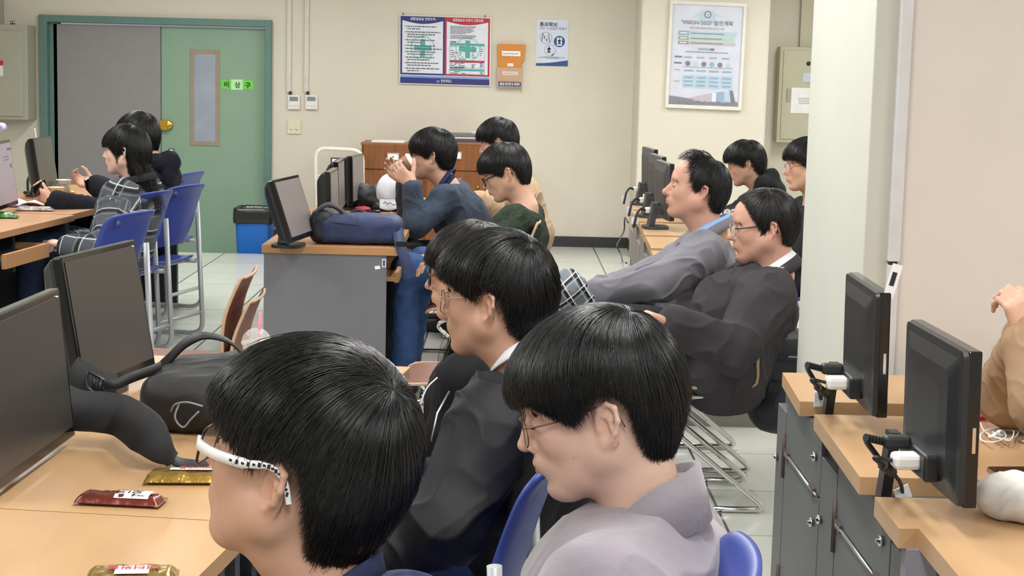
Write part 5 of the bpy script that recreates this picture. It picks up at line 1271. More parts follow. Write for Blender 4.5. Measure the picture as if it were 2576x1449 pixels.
def plaid_mat():
    m = D.materials.new('charcoal plaid flannel'); m.use_nodes = True; nt = m.node_tree; N = nt.nodes; L = nt.links; b = N['Principled BSDF']; b.inputs['Roughness'].default_value = .9
    at = N.new('ShaderNodeAttribute'); at.attribute_name = 'uvw'; sp = N.new('ShaderNodeSeparateXYZ'); L.new(at.outputs['Vector'], sp.inputs[0])
    def stripes(o, off, half, per):
        a = N.new('ShaderNodeMath'); a.operation = 'MULTIPLY_ADD'; a.inputs[1].default_value = 1 / per; a.inputs[2].default_value = 50 + off; L.new(o, a.inputs[0])
        f = N.new('ShaderNodeMath'); f.operation = 'FRACT'; L.new(a.outputs[0], f.inputs[0])
        s1 = N.new('ShaderNodeMath'); s1.operation = 'SUBTRACT'; s1.inputs[1].default_value = .5; L.new(f.outputs[0], s1.inputs[0]); ab = N.new('ShaderNodeMath'); ab.operation = 'ABSOLUTE'; L.new(s1.outputs[0], ab.inputs[0])
        g = N.new('ShaderNodeMath'); g.operation = 'LESS_THAN'; g.inputs[1].default_value = half; L.new(ab.outputs[0], g.inputs[0]); return g
    base = lin('#41464c') + [1]; cur = None
    nz = N.new('ShaderNodeTexNoise'); nz.inputs['Scale'].default_value = 300; mx0 = N.new('ShaderNodeMix'); mx0.data_type = 'RGBA'; mx0.inputs[6].default_value = lin('#3a3f45') + [1]; mx0.inputs[7].default_value = lin('#50565c') + [1]; L.new(nz.outputs[0], mx0.inputs[0]); cur = mx0.outputs[2]
    for ax, col, off, half in ((0, '#17181b', .5, .075), (2, '#17181b', .5, .075), (0, '#b9bcc0', .36, .022), (2, '#b9bcc0', .36, .022), (0, '#7b8085', .68, .018), (2, '#7b8085', .68, .018)):
        g = stripes(sp.outputs[ax], off, half, .105); mx = N.new('ShaderNodeMix'); mx.data_type = 'RGBA'; L.new(cur, mx.inputs[6]); mx.inputs[7].default_value = lin(col) + [1]; L.new(g.outputs[0], mx.inputs[0]); cur = mx.outputs[2]
    L.new(cur, b.inputs['Base Color']); return m
m_plaid = plaid_mat()
def uvw_attr(o, uvw):
    at = o.data.attributes.new('uvw', 'FLOAT_VECTOR', 'POINT'); at.data.foreach_set('vector', np.ascontiguousarray(uvw, np.float32).ravel())
def limb_uvw(v, q):
    """cloth coordinates that follow the sleeves"""
    X = np.stack([(v - q.N) @ q.fx, (v - q.N) @ q.l, (v - q.N) @ q.ax], 1); out = X.copy()
    best = np.full(len(v), 1e9)
    for S_, e, w_ in ((q.SL, q.eL, q.wL), (q.SR, q.eR, q.wR)):
        L0 = 0
        for a, b in ((S_, e), (e, w_)):
            d = b - a; L = np.linalg.norm(d); u = d / L; t = np.clip((v - a) @ u, 0, L); dist = np.linalg.norm(v - a - t[:, None] * u, axis=1)
            m = (dist < .095) & (dist < best); rel = v - a - t[:, None] * u; s1 = nrm(np.cross(u, q.l)); s2 = np.cross(u, s1)
            ang = np.arctan2(rel @ s1, rel @ s2)
            out[m, 2] = -(L0 + ((v - a) @ u))[m] - .06; out[m, 0] = (ang * .055)[m]; best = np.where(m, dist, best); L0 += L
    return out
NEAR = .0031
# 1 --- nearest, white and black spectacles, navy collar
p1 = person('person nearest the camera with white spectacle arms and navy top', (688, 1228, 1.84), yaw=.42, pitch=-.24, roll=.05, s=1.05, skin_m=m_skin2,
    nb=(-.062, 0, -.175), tyaw=.35, vox=NEAR, top=dict(name='navy_shirt', mat=m_navy_c), bottom=m_jeand, head=dict(full=1.10, brow=0), seed=11, pel=.02,
    hair=dict(vol=[((-.012, 0, .054), (.117, .098, .100)), ((-.048, 0, .012), (.081, .080, .084)), ((.046, 0, .054), (.064, .080, .056)), ((-.052, 0, -.045), (.049, .056, .060))],
        line=[(0, .052), (30, .048), (48, .036), (60, .020), (72, .008), (80, .012), (90, .036), (107, .036), (117, .008), (124, -.035), (136, -.080), (180, -.098)], n=11000, m=10, swirl=.5, wd=.00085, clumps=130, clump=.55, lift=.004, tip=.004, rag=.05, crown=(-.62, .05, .78)))
glasses(p1.root, p1.A, p1.t, p1.s, m_blackp, m_whitep, 'square', .0016, .0042, .027, .021, xo=.106, tall=.0115, patt=True, to=.016, lens='faint brown spectacle lens')
obj('collar', collar_band(p1.N, p1.ax * .8 + p1.fx * .3, p1.fx, .064, .068, .028, .052, .35, .25), m_navy_c, p1.root)
# 2 --- mauve grey coat
p2 = person('person in the mauve grey suede coat with thin metal spectacles looking down, front right', (1523, 1070, 2.34), yaw=.10, pitch=.22, roll=0, s=1.06, skin_m=m_skin3,
    nb=(-.078, 0, -.140), tyaw=.25, vox=NEAR, build=1.14, top=dict(name='suede_coat', mat=m_suede), top_infl=.036, bottom=m_slack, eye='closed', seed=22, pel=-.02, shd=.085, sh=.185, fold=(.010, (6, 6, 6)), sleeve=1.15,
    head=dict(full=.97, spots=[(-.045, .052, -.092), (.038, .058, -.045)], lipc=(.80, .52, .56)),
    hair=dict(vol=[((-.010, 0, .052), (.118, .098, .098)), ((-.048, 0, .012), (.080, .080, .080)), ((.048, 0, .050), (.066, .082, .056)), ((-.052, 0, -.045), (.046, .054, .052))],
        line=[(0, .040), (20, .034), (30, .042), (42, .034), (54, .014), (62, .000), (70, .004), (78, .014), (88, .036), (105, .036), (115, .012), (122, -.03), (134, -.066), (180, -.084)], n=11000, m=10, swirl=.5, wd=.00085, clumps=150, clump=.45, lift=.003, tip=.003, rag=.035, crown=(-.50, .05, .86)))
glasses(p2.root, p2.A, p2.t, p2.s, m_gold, m_gold, 'oval', .0011, .0011, .0245, .0215, xo=.103)
obj('coat_collar', collar_band(p2.N, p2.ax + p2.fx * .10, p2.fx, .057, .066, .006, .052, .50, .32, drop=.10, fold=.085, lat=1.12), m_suede, p2.root)
obj('shirt_collar', collar_band(p2.N, p2.ax + p2.fx * .15, p2.fx, .060, .062, .0, .040, .6, .3, drop=.05), m_shirtw, p2.root)
# 3 --- black bomber
p3 = person('person in the black bomber jacket with wire spectacles and white shirt collar', (1226, 776, 3.3), yaw=.36, pitch=-.02, roll=.02, s=1.0, skin_m=m_skin2,
    nb=(-.078, 0, -.138), tyaw=.30, vox=.0036, build=1.08, top=dict(name='bomber_jacket', mat=m_blackj), top_infl=.030, bottom=m_jean, seed=33, pel=-.02, sh=.185, sleeve=1.15, fold=(.015, (6, 6, 6)),
    armL=(P(1130, 1330, 3.02), P(960, 1420, 3.05)),
    head=dict(full=1.06), hair=dict(vol=[((-.010, 0, .050), (.116, .095, .098)), ((-.046, 0, .012), (.080, .077, .078)), ((.048, 0, .058), (.066, .078, .052)), ((-.050, 0, -.040), (.042, .050, .050))],
        line=[(0, .052), (25, .050), (45, .038), (58, .024), (68, .012), (76, .012), (86, .036), (106, .036), (116, .008), (124, -.03), (134, -.055), (180, -.080)], n=8000, m=9, swirl=.5, wd=.0011, clumps=90, clump=.75, lift=.006, tip=.005, rag=.06, mess=.10, crown=(-.55, .1, .83)))
glasses(p3.root, p3.A, p3.t, p3.s, m_silver, m_silver, 'oval', .0012, .0011, .0245, .0225, xo=.104)
obj('shirt_collar', collar_band(p3.N, p3.ax + p3.fx * .18, p3.fx, .058, .061, .002, .066, .30, .30, drop=.03, fold=.018), m_shirtw, p3.root)
obj('jacket_collar', collar_band(p3.N, p3.ax + p3.fx * .12, p3.fx, .068, .074, -.010, .026, .45, .30, drop=.05), cloth('dark green black rib knit', '#1a211f', .9, .6, 300), p3.root)
zp = [p3.N + p3.fx * (.085 + .07 * k) - p3.ax * (.03 + .32 * k) + p3.l * .035 for k in np.linspace(0, 1, 8)]
obj('zip', MB().tube([P(1130, 985, 3.12), P(1100, 1040, 3.08), P(1085, 1110, 3.05)], .0022, 6), m_steel, p3.root)
# 4 --- long hair, tortoiseshell spectacles
def long_hair(A_, t_, s_, pts_list, n_each, wd):
    def f(rng, M):
        out = []
        for base, spread in pts_list:
            for i in range(n_each):
                o = rng.normal(0, 1, 3) * spread; o2 = rng.normal(0, 1, 3) * spread; pts = np.array(base) ; g = np.linspace(0, 1, len(pts)); gg = np.linspace(0, 1, M)
                w_ = np.stack([np.interp(gg, g, pts[:, c]) for c in range(3)], 1) + o[None] * (.5 + .5 * gg[:, None]) + (o2 * gg[:, None] ** 2) * .6; w_ += .004 * np.sin(gg * 14 + rng.uniform(0, 6))[:, None] * rng.normal(0, 1, 3)
                out.append(w_)
        return np.array(out)
    return f
p4 = person('long haired person with tortoiseshell spectacles behind the person in the black bomber jacket', (1190, 706, 3.98), yaw=.10, pitch=.03, s=.97, skin_m=m_skin, tyaw=.2, vox=.0045,
    top=dict(name='black_jacket', mat=m_black), top_infl=.022, bottom=m_slack, seed=44, pel=.0, head=dict(full=.96, lipc=(.86, .50, .54)),
    hair=dict(vol=[((-.010, 0, .044), (.110, .090, .096)), ((-.035, 0, -.02), (.085, .086, .100)), ((.045, 0, .042), (.064, .074, .056)), ((-.030, 0, -.10), (.075, .092, .09))],
        line=[(0, .030), (20, .030), (40, .018), (55, -.06), (70, -.10), (90, -.16), (180, -.18)], n=4500, m=9, wd=.0012, clumps=60, clump=.8, lift=.004, tip=.004, rag=.06, crown=(-.2, 0, .97), len=2.2,
        strands=long_hair(None, None, 1, [([(.0, .088, -.05), (.012, .100, -.12), (.030, .105, -.19), (.02, .11, -.26)], .013), ([(-.05, .075, -.06), (-.04, .105, -.14), (-.02, .11, -.22), (-.01, .10, -.28)], .016), ([(-.05, -.075, -.06), (-.05, -.10, -.14), (-.03, -.10, -.24)], .016)], 420, .0012)), hair_m=m_hair2)
glasses(p4.root, p4.A, p4.t, p4.s, m_blackp, m_tort, 'oval', .0022, .0026, .025, .022, xo=.104, tall=.005)
obj('drawstring', MB().tube(spline([P(1100, 950, 3.75), P(1075, 975, 3.72), P(1060, 1010, 3.7), P(1052, 1040, 3.7)], 4), .0018, 6), m_shirtw, p4.root)
# 5 --- grey suit
def vcut(T_, q): T_.ell(q.N + q.fx * .125 - q.ax * .10, (.05, .040, .14), (q.fx, q.l, nrm(q.ax - q.fx * .25)), k=.01, op=-1)
def inner_shirt(q, m, d=.006, vox=.006):
    T_ = SD(); T_.k = .05; L_ = np.linalg.norm(q.N - q.Pc); T_.ell(q.Pc + q.ax * L_ * .60 + q.fx * .035, (.092 + d, .120, .13), (q.fx, q.l, q.ax)); T_.cone(q.N - q.ax * .035 + q.fx * .015, q.N - q.ax * .12 + q.fx * .04, .056, .08); T_.cone(q.N + q.ax * .10, q.N, .062, .062, k=.01, op=-1)
    v, qd = sd_mesh(T_, vox); return obj('shirt', (v, qd), m, q.root)
def lapel(q, m, side, z0=-.01, z1=-.26, w_=.06, out=.020):
    pts = []; 
    for k in np.linspace(0, 1, 9): pts.append(q.N + q.l * side * (.070 * (1 - k) + .008 * k + .02 * math.sin(math.pi * k)) + q.fx * (.045 + .115 * math.sin(k * 1.5)) - q.ax * (-.005 + .27 * k))
    wds = [w_ * (.55 + .45 * math.sin(math.pi * min(1, k * .9 + .1))) for k in np.linspace(0, 1, 9)]
    return obj('lapel', MB().ribbon(pts, [q.l * side * .8 + q.fx * .35] * 9, wds, .006), m, q.root)
def skirt(T_, q): T_.ell(q.Pc - q.ax * .07 + q.fx * .02, (.18, .27, .17), (q.fx, q.l, q.ax), k=.05); T_.p.insert(-1, T_.p.pop())
BALD = dict(vol=[((-.016, 0, .040), (.103, .084, .090)), ((-.048, 0, .004), (.074, .076, .080)), ((-.050, 0, -.045), (.048, .054, .056))])
p8 = person('balding man in the light grey suit jacket looking up, with a blue shirt collar', (1764, 487, 6.4), yaw=.02, pitch=-.17, roll=0, s=1.04, skin_m=m_skin4, nb=(-.060, 0, -.165), neck_r=.058, tyaw=.12, vox=.0048,
    top=dict(name='suit_jacket', mat=m_suitg, cut=[vcut]), top_infl=.026, bottom=m_slack, eye='closed', seed=55, pel=-.03, pz=.53, sh=.185, sleeve=1.12, belly=.03, knee_z=.05, fold=(.014, (7, 7, 7)), armL=(P(1655, 715, 6.12), P(1497, 737, 6.15)), armR=(P(1640, 700, 6.6), P(1480, 735, 6.45)),
    head=dict(full=1.15, nose=1.25, lipc=(.80, .62, .62)),
    hair=dict(BALD, line=[(0, .125), (25, .118), (40, .098), (54, .060), (64, .030), (74, .000), (84, -.004), (96, .034), (108, .032), (118, -.01), (126, -.05), (180, -.090)], n=3600, m=9, wd=.0014, clumps=60, clump=.7, lift=.006, tip=.006, rag=.07, mess=.14, crown=(-.35, .0, .93),
        strands=lambda rng, M: np.array([[(.02 - .06 * a + .075 * x, y + .01 * math.sin(3 * x + a * 9), .112 + .034 * math.sin(math.pi * min(1, x * .8 + .15)) * b - .015 * x * x) for x in np.linspace(0, 1, M)] for a, b, y in zip(rng.uniform(0, 1, 110), rng.uniform(.2, 1.2, 110), rng.uniform(-.045, .045, 110))])))
inner_shirt(p8, m_shirtb)
obj('shirt_collar', collar_band(p8.N, p8.ax + p8.fx * .22, p8.fx, .064, .068, .004, .050, .30, .28, drop=.02, fold=.028), m_shirtb, p8.root)
obj('jacket_collar', collar_band(p8.N, p8.ax + p8.fx * .2, p8.fx, .074, .080, .000, .038, .75, .30, drop=.06, fold=.035), m_suitg, p8.root)
for sd_ in (1, -1): lapel(p8, m_suitg, sd_)
# 6 --- dark jacket
p9 = person('man in the dark brown jacket and white shirt with spectacles, in front of the pillar', (1937, 582, 5.8), yaw=.02, pitch=.06, roll=0, s=1.05, skin_m=m_skin4, nb=(-.050, 0, -.160), neck_r=.056, tyaw=.10, vox=.0048,
    top=dict(name='corduroy_jacket', mat=m_suitd, cut=[vcut, skirt], hem=.22), top_infl=.032, bottom=m_slack, seed=66, pel=-.13, pz=.53, sh=.19, sleeve=1.2, belly=.04, fold=(.015, (7, 7, 7)), armL=(P(1845, 880, 5.5), P(1685, 815, 5.45)), armR=(P(1800, 860, 5.95), P(1690, 835, 5.7)),
    head=dict(full=1.12, nose=1.1, lipc=(.78, .60, .62)), hair_m=m_hair2,
    hair=dict(vol=[((-.014, 0, .042), (.107, .088, .092)), ((-.046, 0, .008), (.078, .080, .078)), ((.030, -.01, .070), (.050, .062, .034)), ((-.046, 0, -.04), (.046, .056, .05))],
        line=[(0, .100), (20, .096), (36, .082), (48, .056), (58, .032), (68, .008), (76, -.028), (84, -.008), (94, .034), (108, .032), (118, -.01), (128, -.05), (180, -.080)], n=3600, m=9, wd=.0014, clumps=60, clump=.6, lift=.003, tip=.003, rag=.03, crown=(-.1, .35, .93)))
glasses(p9.root, p9.A, p9.t, p9.s, m_silver, m_blackp, 'square', .0011, .0024, .025, .018, xo=.105)
inner_shirt(p9, m_shirtw)
obj('shirt_collar', collar_band(p9.N, V(0, 0, 1) + p9.f * .28, p9.f, .064, .068, .000, .052, .22, .28, drop=.02, fold=.030), m_shirtw, p9.root)
obj('jacket_collar', collar_band(p9.N, V(0, 0, 1) + p9.f * .25, p9.f, .074, .081, -.006, .032, .75, .30, drop=.06, fold=.04), m_suitd, p9.root)
for sd_ in (1, -1): lapel(p9, m_suitd, sd_, w_=.07)
# 7 --- green sweater
p6 = person('person in the dark green knitted sweater with black framed spectacles looking down', (1276, 440, 7.6), yaw=.08, pitch=.36, roll=0, s=1.0, skin_m=m_skin, nb=(-.100, 0, -.150), tyaw=.2, vox=.0048,
    top=dict(name='knit_sweater', mat=m_green_c), top_infl=.022, bottom=m_jean, seed=77, pel=-.06, sh=.17, armL=(P(1250, 640, 7.35), P(1130, 650, 7.35)), armR=(P(1250, 640, 7.8), P(1120, 640, 7.7)), eye='closed', knee_z=.05, knees=.46,
    hair=dict(vol=VOL, line=BOWL, n=3200, m=8, wd=.0016, clumps=60, clump=.6, lift=.004, tip=.004, rag=.05, crown=(-.4, 0, .9)))
glasses(p6.root, p6.A, p6.t, p6.s, m_blackp, m_blackp, 'square', .0028, .0028, .026, .020, xo=.104, tall=.006)
# 8 --- denim jacket, drinking
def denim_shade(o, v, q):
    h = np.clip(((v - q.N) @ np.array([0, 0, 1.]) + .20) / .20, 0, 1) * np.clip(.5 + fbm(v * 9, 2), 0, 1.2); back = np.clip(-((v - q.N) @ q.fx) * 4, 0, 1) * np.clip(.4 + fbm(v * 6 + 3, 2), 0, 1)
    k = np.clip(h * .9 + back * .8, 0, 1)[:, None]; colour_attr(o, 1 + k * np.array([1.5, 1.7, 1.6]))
cupc = P(1020, 408, 8.2)
p5 = person('person in the faded denim jacket drinking from a paper cup', (1086, 397, 8.4), yaw=.16, pitch=.04, roll=0, s=1.0, skin_m=m_skin2, nb=(-.085, 0, -.150), tyaw=.15, vox=.0045,
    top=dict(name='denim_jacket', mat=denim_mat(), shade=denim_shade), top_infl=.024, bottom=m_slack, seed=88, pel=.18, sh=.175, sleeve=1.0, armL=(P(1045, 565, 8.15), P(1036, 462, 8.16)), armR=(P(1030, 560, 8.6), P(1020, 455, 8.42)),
    hands=dict(L=dict(d=(-.72, .18, .62), pn=(.25, .95, .05), side=(.5, 0, .8), curl=(.55, .65, .4), thumb=(.9, .2, .2)), R=dict(d=(-.72, -.05, .62), pn=(.25, -.95, .1), side=(.5, 0, .8), curl=(.45, .55, .4), thumb=(.9, .3, .3))),
    hair=dict(vol=VOL, line=[(0, .022), (40, .020), (58, .004), (70, -.014), (84, .004), (92, .026), (104, .022), (115, -.03), (130, -.062), (180, -.075)], n=3200, m=8, wd=.0016, clumps=60, clump=.6, lift=.005, tip=.005, rag=.05, crown=(-.3, 0, .95), mess=.12))
obj('jacket_collar', collar_band(p5.N, p5.ax * .9 + p5.fx * .35, p5.fx, .060, .064, -.008, .034, 1.0, .2, fold=.02), m_navy_c, p5.root)
glasses(p5.root, p5.A, p5.t, p5.s, m_blackp, m_blackp, 'square', .0020, .0020, .026, .020, xo=.104)
# 9 --- behind them, beige coat
p7 = person('person in a beige coat behind the green sweater, only the hair and a sleeve showing', (1252, 362, 9.5), yaw=.2, pitch=.25, s=1.0, skin_m=m_skin, nb=(-.08, 0, -.16), vox=.0055, top=dict(name='beige_coat', mat=m_beige_c), top_infl=.03, bottom=m_slack, seed=99, pel=.12, armL=(P(1232, 520, 9.2), P(1200, 500, 9.0)),
    hair=dict(vol=VOL, line=BOWL, n=2200, m=8, wd=.002, clumps=50, clump=.6, lift=.005, tip=.005, mess=.12))
# 10 --- black hoodie, right rear
p10 = person('person in the black hoodie with white sleeve letters, bending over a desk', (1880, 417, 9.6), yaw=.16, pitch=.24, s=.98, skin_m=m_skin2, nb=(-.095, 0, -.150), tyaw=.1, vox=.0052, top=dict(name='black_hoodie', mat=m_black), top_infl=.026, bottom=m_slack, seed=110, pel=.16, eye='closed', armL=(P(1832, 560, 9.35), P(1750, 560, 9.3)), armR=(P(1840, 545, 9.9), P(1770, 560, 9.8)),
    hair=dict(vol=VOL, line=BOWL, n=2600, m=8, wd=.0018, clumps=50, clump=.7, lift=.007, tip=.008, mess=.16, rag=.07, crown=(-.3, 0, .95)))
def hood(q, m, k=1.0):
    T_ = SD(); T_.k = .03; n0, f, u, l = q.N, q.fx, q.ax, q.l
    T_.chain([n0 + l * .085 + f * .05 - u * .01, n0 + l * .085 - f * .03 + u * .035, n0 - f * .085 + u * .045, n0 - l * .085 - f * .03 + u * .035, n0 - l * .085 + f * .05 - u * .01], [.022 * k, .032 * k, .040 * k, .032 * k, .022 * k]); T_.ell(n0 - f * .09 - u * .04, (.045, .10, .075), (f, l, u))
    v, qd = sd_mesh(T_, .006); v = folds(v, qd, .006, (12, 12, 12), 5); return obj('hood', (v, qd), m, q.root)
hood(p10, m_black, 1.1)
a_, b_2 = P(1812, 545, 9.26), P(1856, 540, 9.22); mb = MB(); text_into(mb, 'Real', .085, P(1796, 543, 9.24), V(1, -.12, .03), V(-.03, -.25, 1), 'LEFT', .03, .0); obj('sleeve_lettering', mb, mat('white print', '#e8e8ea', .6), p10.root)
# 11 --- behind the pillar
p11 = person('person with spectacles and black clothes half hidden behind the left edge of the pillar', (2046, 424, 8.1), yaw=-.06, pitch=.05, s=1.0, skin_m=m_skin, vox=.0052, top=dict(name='black_coat', mat=m_black), top_infl=.03, bottom=m_slack, seed=121, pel=.03, armL=(P(2010, 640, 7.9), P(1975, 640, 7.85)),
    hair=dict(vol=VOL, line=BOWL, n=2400, m=8, wd=.0018, clumps=50, clump=.6, lift=.004, tip=.004))
glasses(p11.root, p11.A, p11.t, p11.s, m_silver, m_tort, 'oval', .0013, .0014, .026, .022, xo=.104)
# 12 --- plaid shirt, long black hair
def plaid_uv(o, v, q): uvw_attr(o, limb_uvw(v, q))
p12 = person('person in the charcoal plaid shirt with long black hair, on the left', (309, 386, 8.35), yaw=.12, pitch=-.02, s=1.0, skin_m=m_skin3, nb=(-.06, 0, -.165), tyaw=.12, vox=.0048, top=dict(name='plaid_shirt', mat=m_plaid, shade=plaid_uv, hem=.17), top_infl=.038, bottom=m_jeand, seed=132, pel=-.09, sh=.18, sleeve=1.2, fold=(.007, (9, 9, 9)), armL=(P(262, 640, 8.0), P(165, 618, 8.05)), armR=(P(255, 620, 8.6), P(165, 610, 8.4)), knee_z=.06,
    head=dict(full=1.06, lipc=(.86, .36, .40)),
    hair=dict(vol=[((-.010, 0, .044), (.110, .090, .096)), ((-.050, 0, .0), (.080, .080, .085)), ((.050, 0, .040), (.062, .070, .052)), ((-.060, 0, -.07), (.065, .072, .09))],
        line=[(0, .020), (22, .024), (40, .030), (55, -.004), (68, -.040), (76, -.055), (84, -.02), (94, -.01), (102, -.02), (112, -.10), (180, -.16)], n=3600, m=9, wd=.0015, clumps=50, clump=.8, lift=.004, tip=.003, rag=.05, crown=(-.2, 0, .97), len=2.4,
        strands=long_hair(None, None, 1, [([(-.06, .06, -.02), (-.09, .055, -.10), (-.115, .04, -.20), (-.14, .03, -.30)], .016), ([(-.08, .02, .0), (-.115, .01, -.10), (-.14, .0, -.20), (-.155, .0, -.30)], .020), ([(-.06, -.05, -.02), (-.10, -.05, -.12), (-.13, -.04, -.24)], .018)], 420, .0015)))
obj('collar', collar_band(p12.N, p12.ax + p12.fx * .2, p12.fx, .064, .072, .002, .044, .4, .3, fold=.035), m_plaid, p12.root)
# 13 --- behind, black hooded coat, phone
p13 = person('person in the black hooded coat behind the plaid shirt person, holding a phone', (337, 352, 9.15), yaw=.25, pitch=.18, s=1.03, skin_m=m_skin, nb=(-.09, 0, -.155), tyaw=.15, vox=.0052, top=dict(name='black_hooded_coat', mat=cloth('blue black fleece', '#191b24', .95, .4, 200), hem=.2), top_infl=.036, bottom=m_slack, seed=143, pel=-.04, sh=.19, sleeve=1.15, armL=(P(270, 540, 8.9), P(128, 506, 8.75)), armR=(P(300, 500, 9.5), P(238, 463, 9.6)), eye='closed',
    hands=dict(L=dict(d=(-.80, .0, .45), pn=(0, .75, .35), side=(.3, .0, .8), curl=(.75, .85, .6), thumb=(.35, .3, .3)), R=dict(d=(-.95, 0, .15), pn=(0, -.6, .6), side=(0, .3, 1), curl=(.6, .9, .6))),
    hair=dict(vol=VOL, line=BOWL, n=2200, m=8, wd=.002, clumps=50, clump=.6, lift=.004, tip=.004))
hood(p13, MATS['blue black fleece'], 1.35)
# 14 --- at the right edge: clasped hands of the person at the right desk
wr = P(2588, 858, 3.40)
p14 = person('person at the right edge in a tan jacket, hands held up together', V(1.50, 3.55, 1.10), yaw=.0, pitch=.1, s=1.0, near_ear=False, skin_m=m_skin, vox=.0042, top=dict(name='tan_jacket', mat=m_tan_c), top_infl=.03, bottom=m_slack, seed=154, pel=.05, sleeve=1.25, armL=(P(2650, 1010, 3.30), wr), armR=(V(1.17, 3.72, .82), wr + V(.03, .07, .0)),
    hands=dict(L=dict(d=(-.25, .12, .95), pn=(-.35, .9, .1), side=(.9, .3, .3), curl=(.9, 1.0, .6), thumb=(.5, .5, .4)), R=dict(d=(-.25, -.05, .95), pn=(-.55, -.8, .1), side=(.9, -.3, .3), curl=(1.0, 1.1, .7), thumb=(.5, .5, .4))),
    hair=dict(vol=VOL, line=BOWL, n=1500, m=8, wd=.002))
# ------------------------------------------------------------------ bags, cups, packets and small things
def soft(name, sd, vox, m, parent=None, fold=None, origin=None, seed=3):
    v, q = sd_mesh(sd, vox)
    if fold: v = folds(v, q, fold[0], fold[1], seed)
    return obj(name, (v, q), m, parent, origin=origin)
m_nyl = mat('black bag nylon', '#1a1b1e', .55, bump=.25, bscale=500, var=.08); m_nyl2 = mat('black bag mesh padding', '#202225', .8, bump=.5, bscale=700); m_bagblue = mat('navy bag canvas', '#253158', .6, bump=.25, bscale=600, var=.10, scale=8); m_bagdk = mat('dark bag lining', '#1d1f2a', .7, bump=.2, bscale=500); m_buck = mat('black buckle plastic', '#141517', .3)
# --- black backpack lying on the front left table
bc = V(-.60, 3.66, TZ); t = thing('backpack', 'black backpack lying on the front left table with its straps spread out', 'backpack', bc)
S = SD(); S.k = .05; S.box(bc + V(.03, 0, .060), (.20, .19, .060), .05); S.ell(bc + V(.06, .04, .085), (.16, .14, .05)); S.ell(bc + V(.0, -.05, .06), (.17, .13, .06)); S.plane(bc + V(0, 0, .002), (0, 0, -1), .004)
soft('main_body', S, .006, m_nyl, t, (.006, (8, 8, 8)))
S = SD(); S.k = .03; S.box(bc + V(.10, -.165, .055), (.13, .04, .048), .035); S.plane(bc + V(0, 0, .002), (0, 0, -1), .004); soft('front_pocket', S, .006, m_nyl, t, (.004, (10, 10, 10)))
obj('pocket_zip', MB().tube(spline([P(452, 1012, 3.43), P(440, 1050, 3.42), P(460, 1075, 3.42), P(480, 1055, 3.42), P(500, 1035, 3.42)], 5), .0022, 6), mat('grey zip cord', '#8b8d90', .5), t)
obj('pocket_zip', MB().tube(spline([P(430, 1035, 3.44), P(440, 1018, 3.43), P(470, 1012, 3.42), P(510, 1022, 3.42)], 5), .0022, 6), mat('grey zip cord', '#8b8d90', .5), t)
hp = [P(400, 926, 3.72), P(428, 900, 3.70), P(465, 864, 3.68), P(505, 846, 3.66), P(545, 848, 3.66), P(580, 862, 3.66), P(610, 890, 3.66)]
obj('carry_handle', MB().ribbon(spline(hp, 6), V(-.5, 1, .2), .030, .006), m_nyl, t)
s1 = [P(175, 930, 3.50), P(200, 945, 3.50), P(245, 970, 3.50), P(290, 980, 3.52), P(340, 958, 3.56), P(400, 926, 3.62)]
a_ = obj('shoulder_strap', MB().ribbon(spline(s1[:4], 6), V(0, .55, 1), .065, .014), m_nyl2, t)
obj('strap_webbing', MB().ribbon(spline([P(262, 958, 3.47), P(290, 966, 3.47), P(330, 950, 3.50), P(372, 935, 3.55), P(405, 922, 3.6)], 6), V(0, .3, 1), .022, .003), m_nyl, a_)
bq = P(242, 967, 3.475); r_b = nrm(P(262, 978, 3.475) - bq); mb = MB()
uu = nrm(V(0, .3, 1)); rl = [bq + r_b * x + uu * y for x, y in rrect(.046, .036, .010, 4)]; mb.tube(rl, .0035, 6, closed=True); mb.tube([bq + uu * .017 - r_b * .005, bq - uu * .017 - r_b * .005], .003, 6); mb.tube([bq + uu * .017 + r_b * .010, bq - uu * .017 + r_b * .010], .0045, 6)
obj('strap_buckle', mb, m_buck, a_)
s2 = [P(150, 1015, 3.40), P(195, 1032, 3.38), P(250, 1036, 3.36), P(310, 1048, 3.34), PZ(365, 1088, .795), PZ(405, 1132, .768), PZ(434, 1156, .748)]
b2 = obj('shoulder_strap', MB().ribbon(spline(s2, 6), V(.25, .7, 1), [.085] * 25 + [.080, .075, .07, .065, .06, .055, .05, .045, .04, .035, .03, .03][:12], .016), m_nyl2, t)
obj('brand_tab', MB().box(P(312, 1061, 3.325), (.004, .002, .028), (nrm(V(1, 0, .45)), V(0, 1, .0), nrm(V(.45, -.1, 1)))), m_lab, b2)
obj('strap_webbing', MB().ribbon(spline([PZ(422, 1148, .752), PZ(450, 1163, .740), PZ(480, 1168, .736), PZ(525, 1172, .734)], 6), V(0, .5, .3), .024, .004), m_nyl, b2)
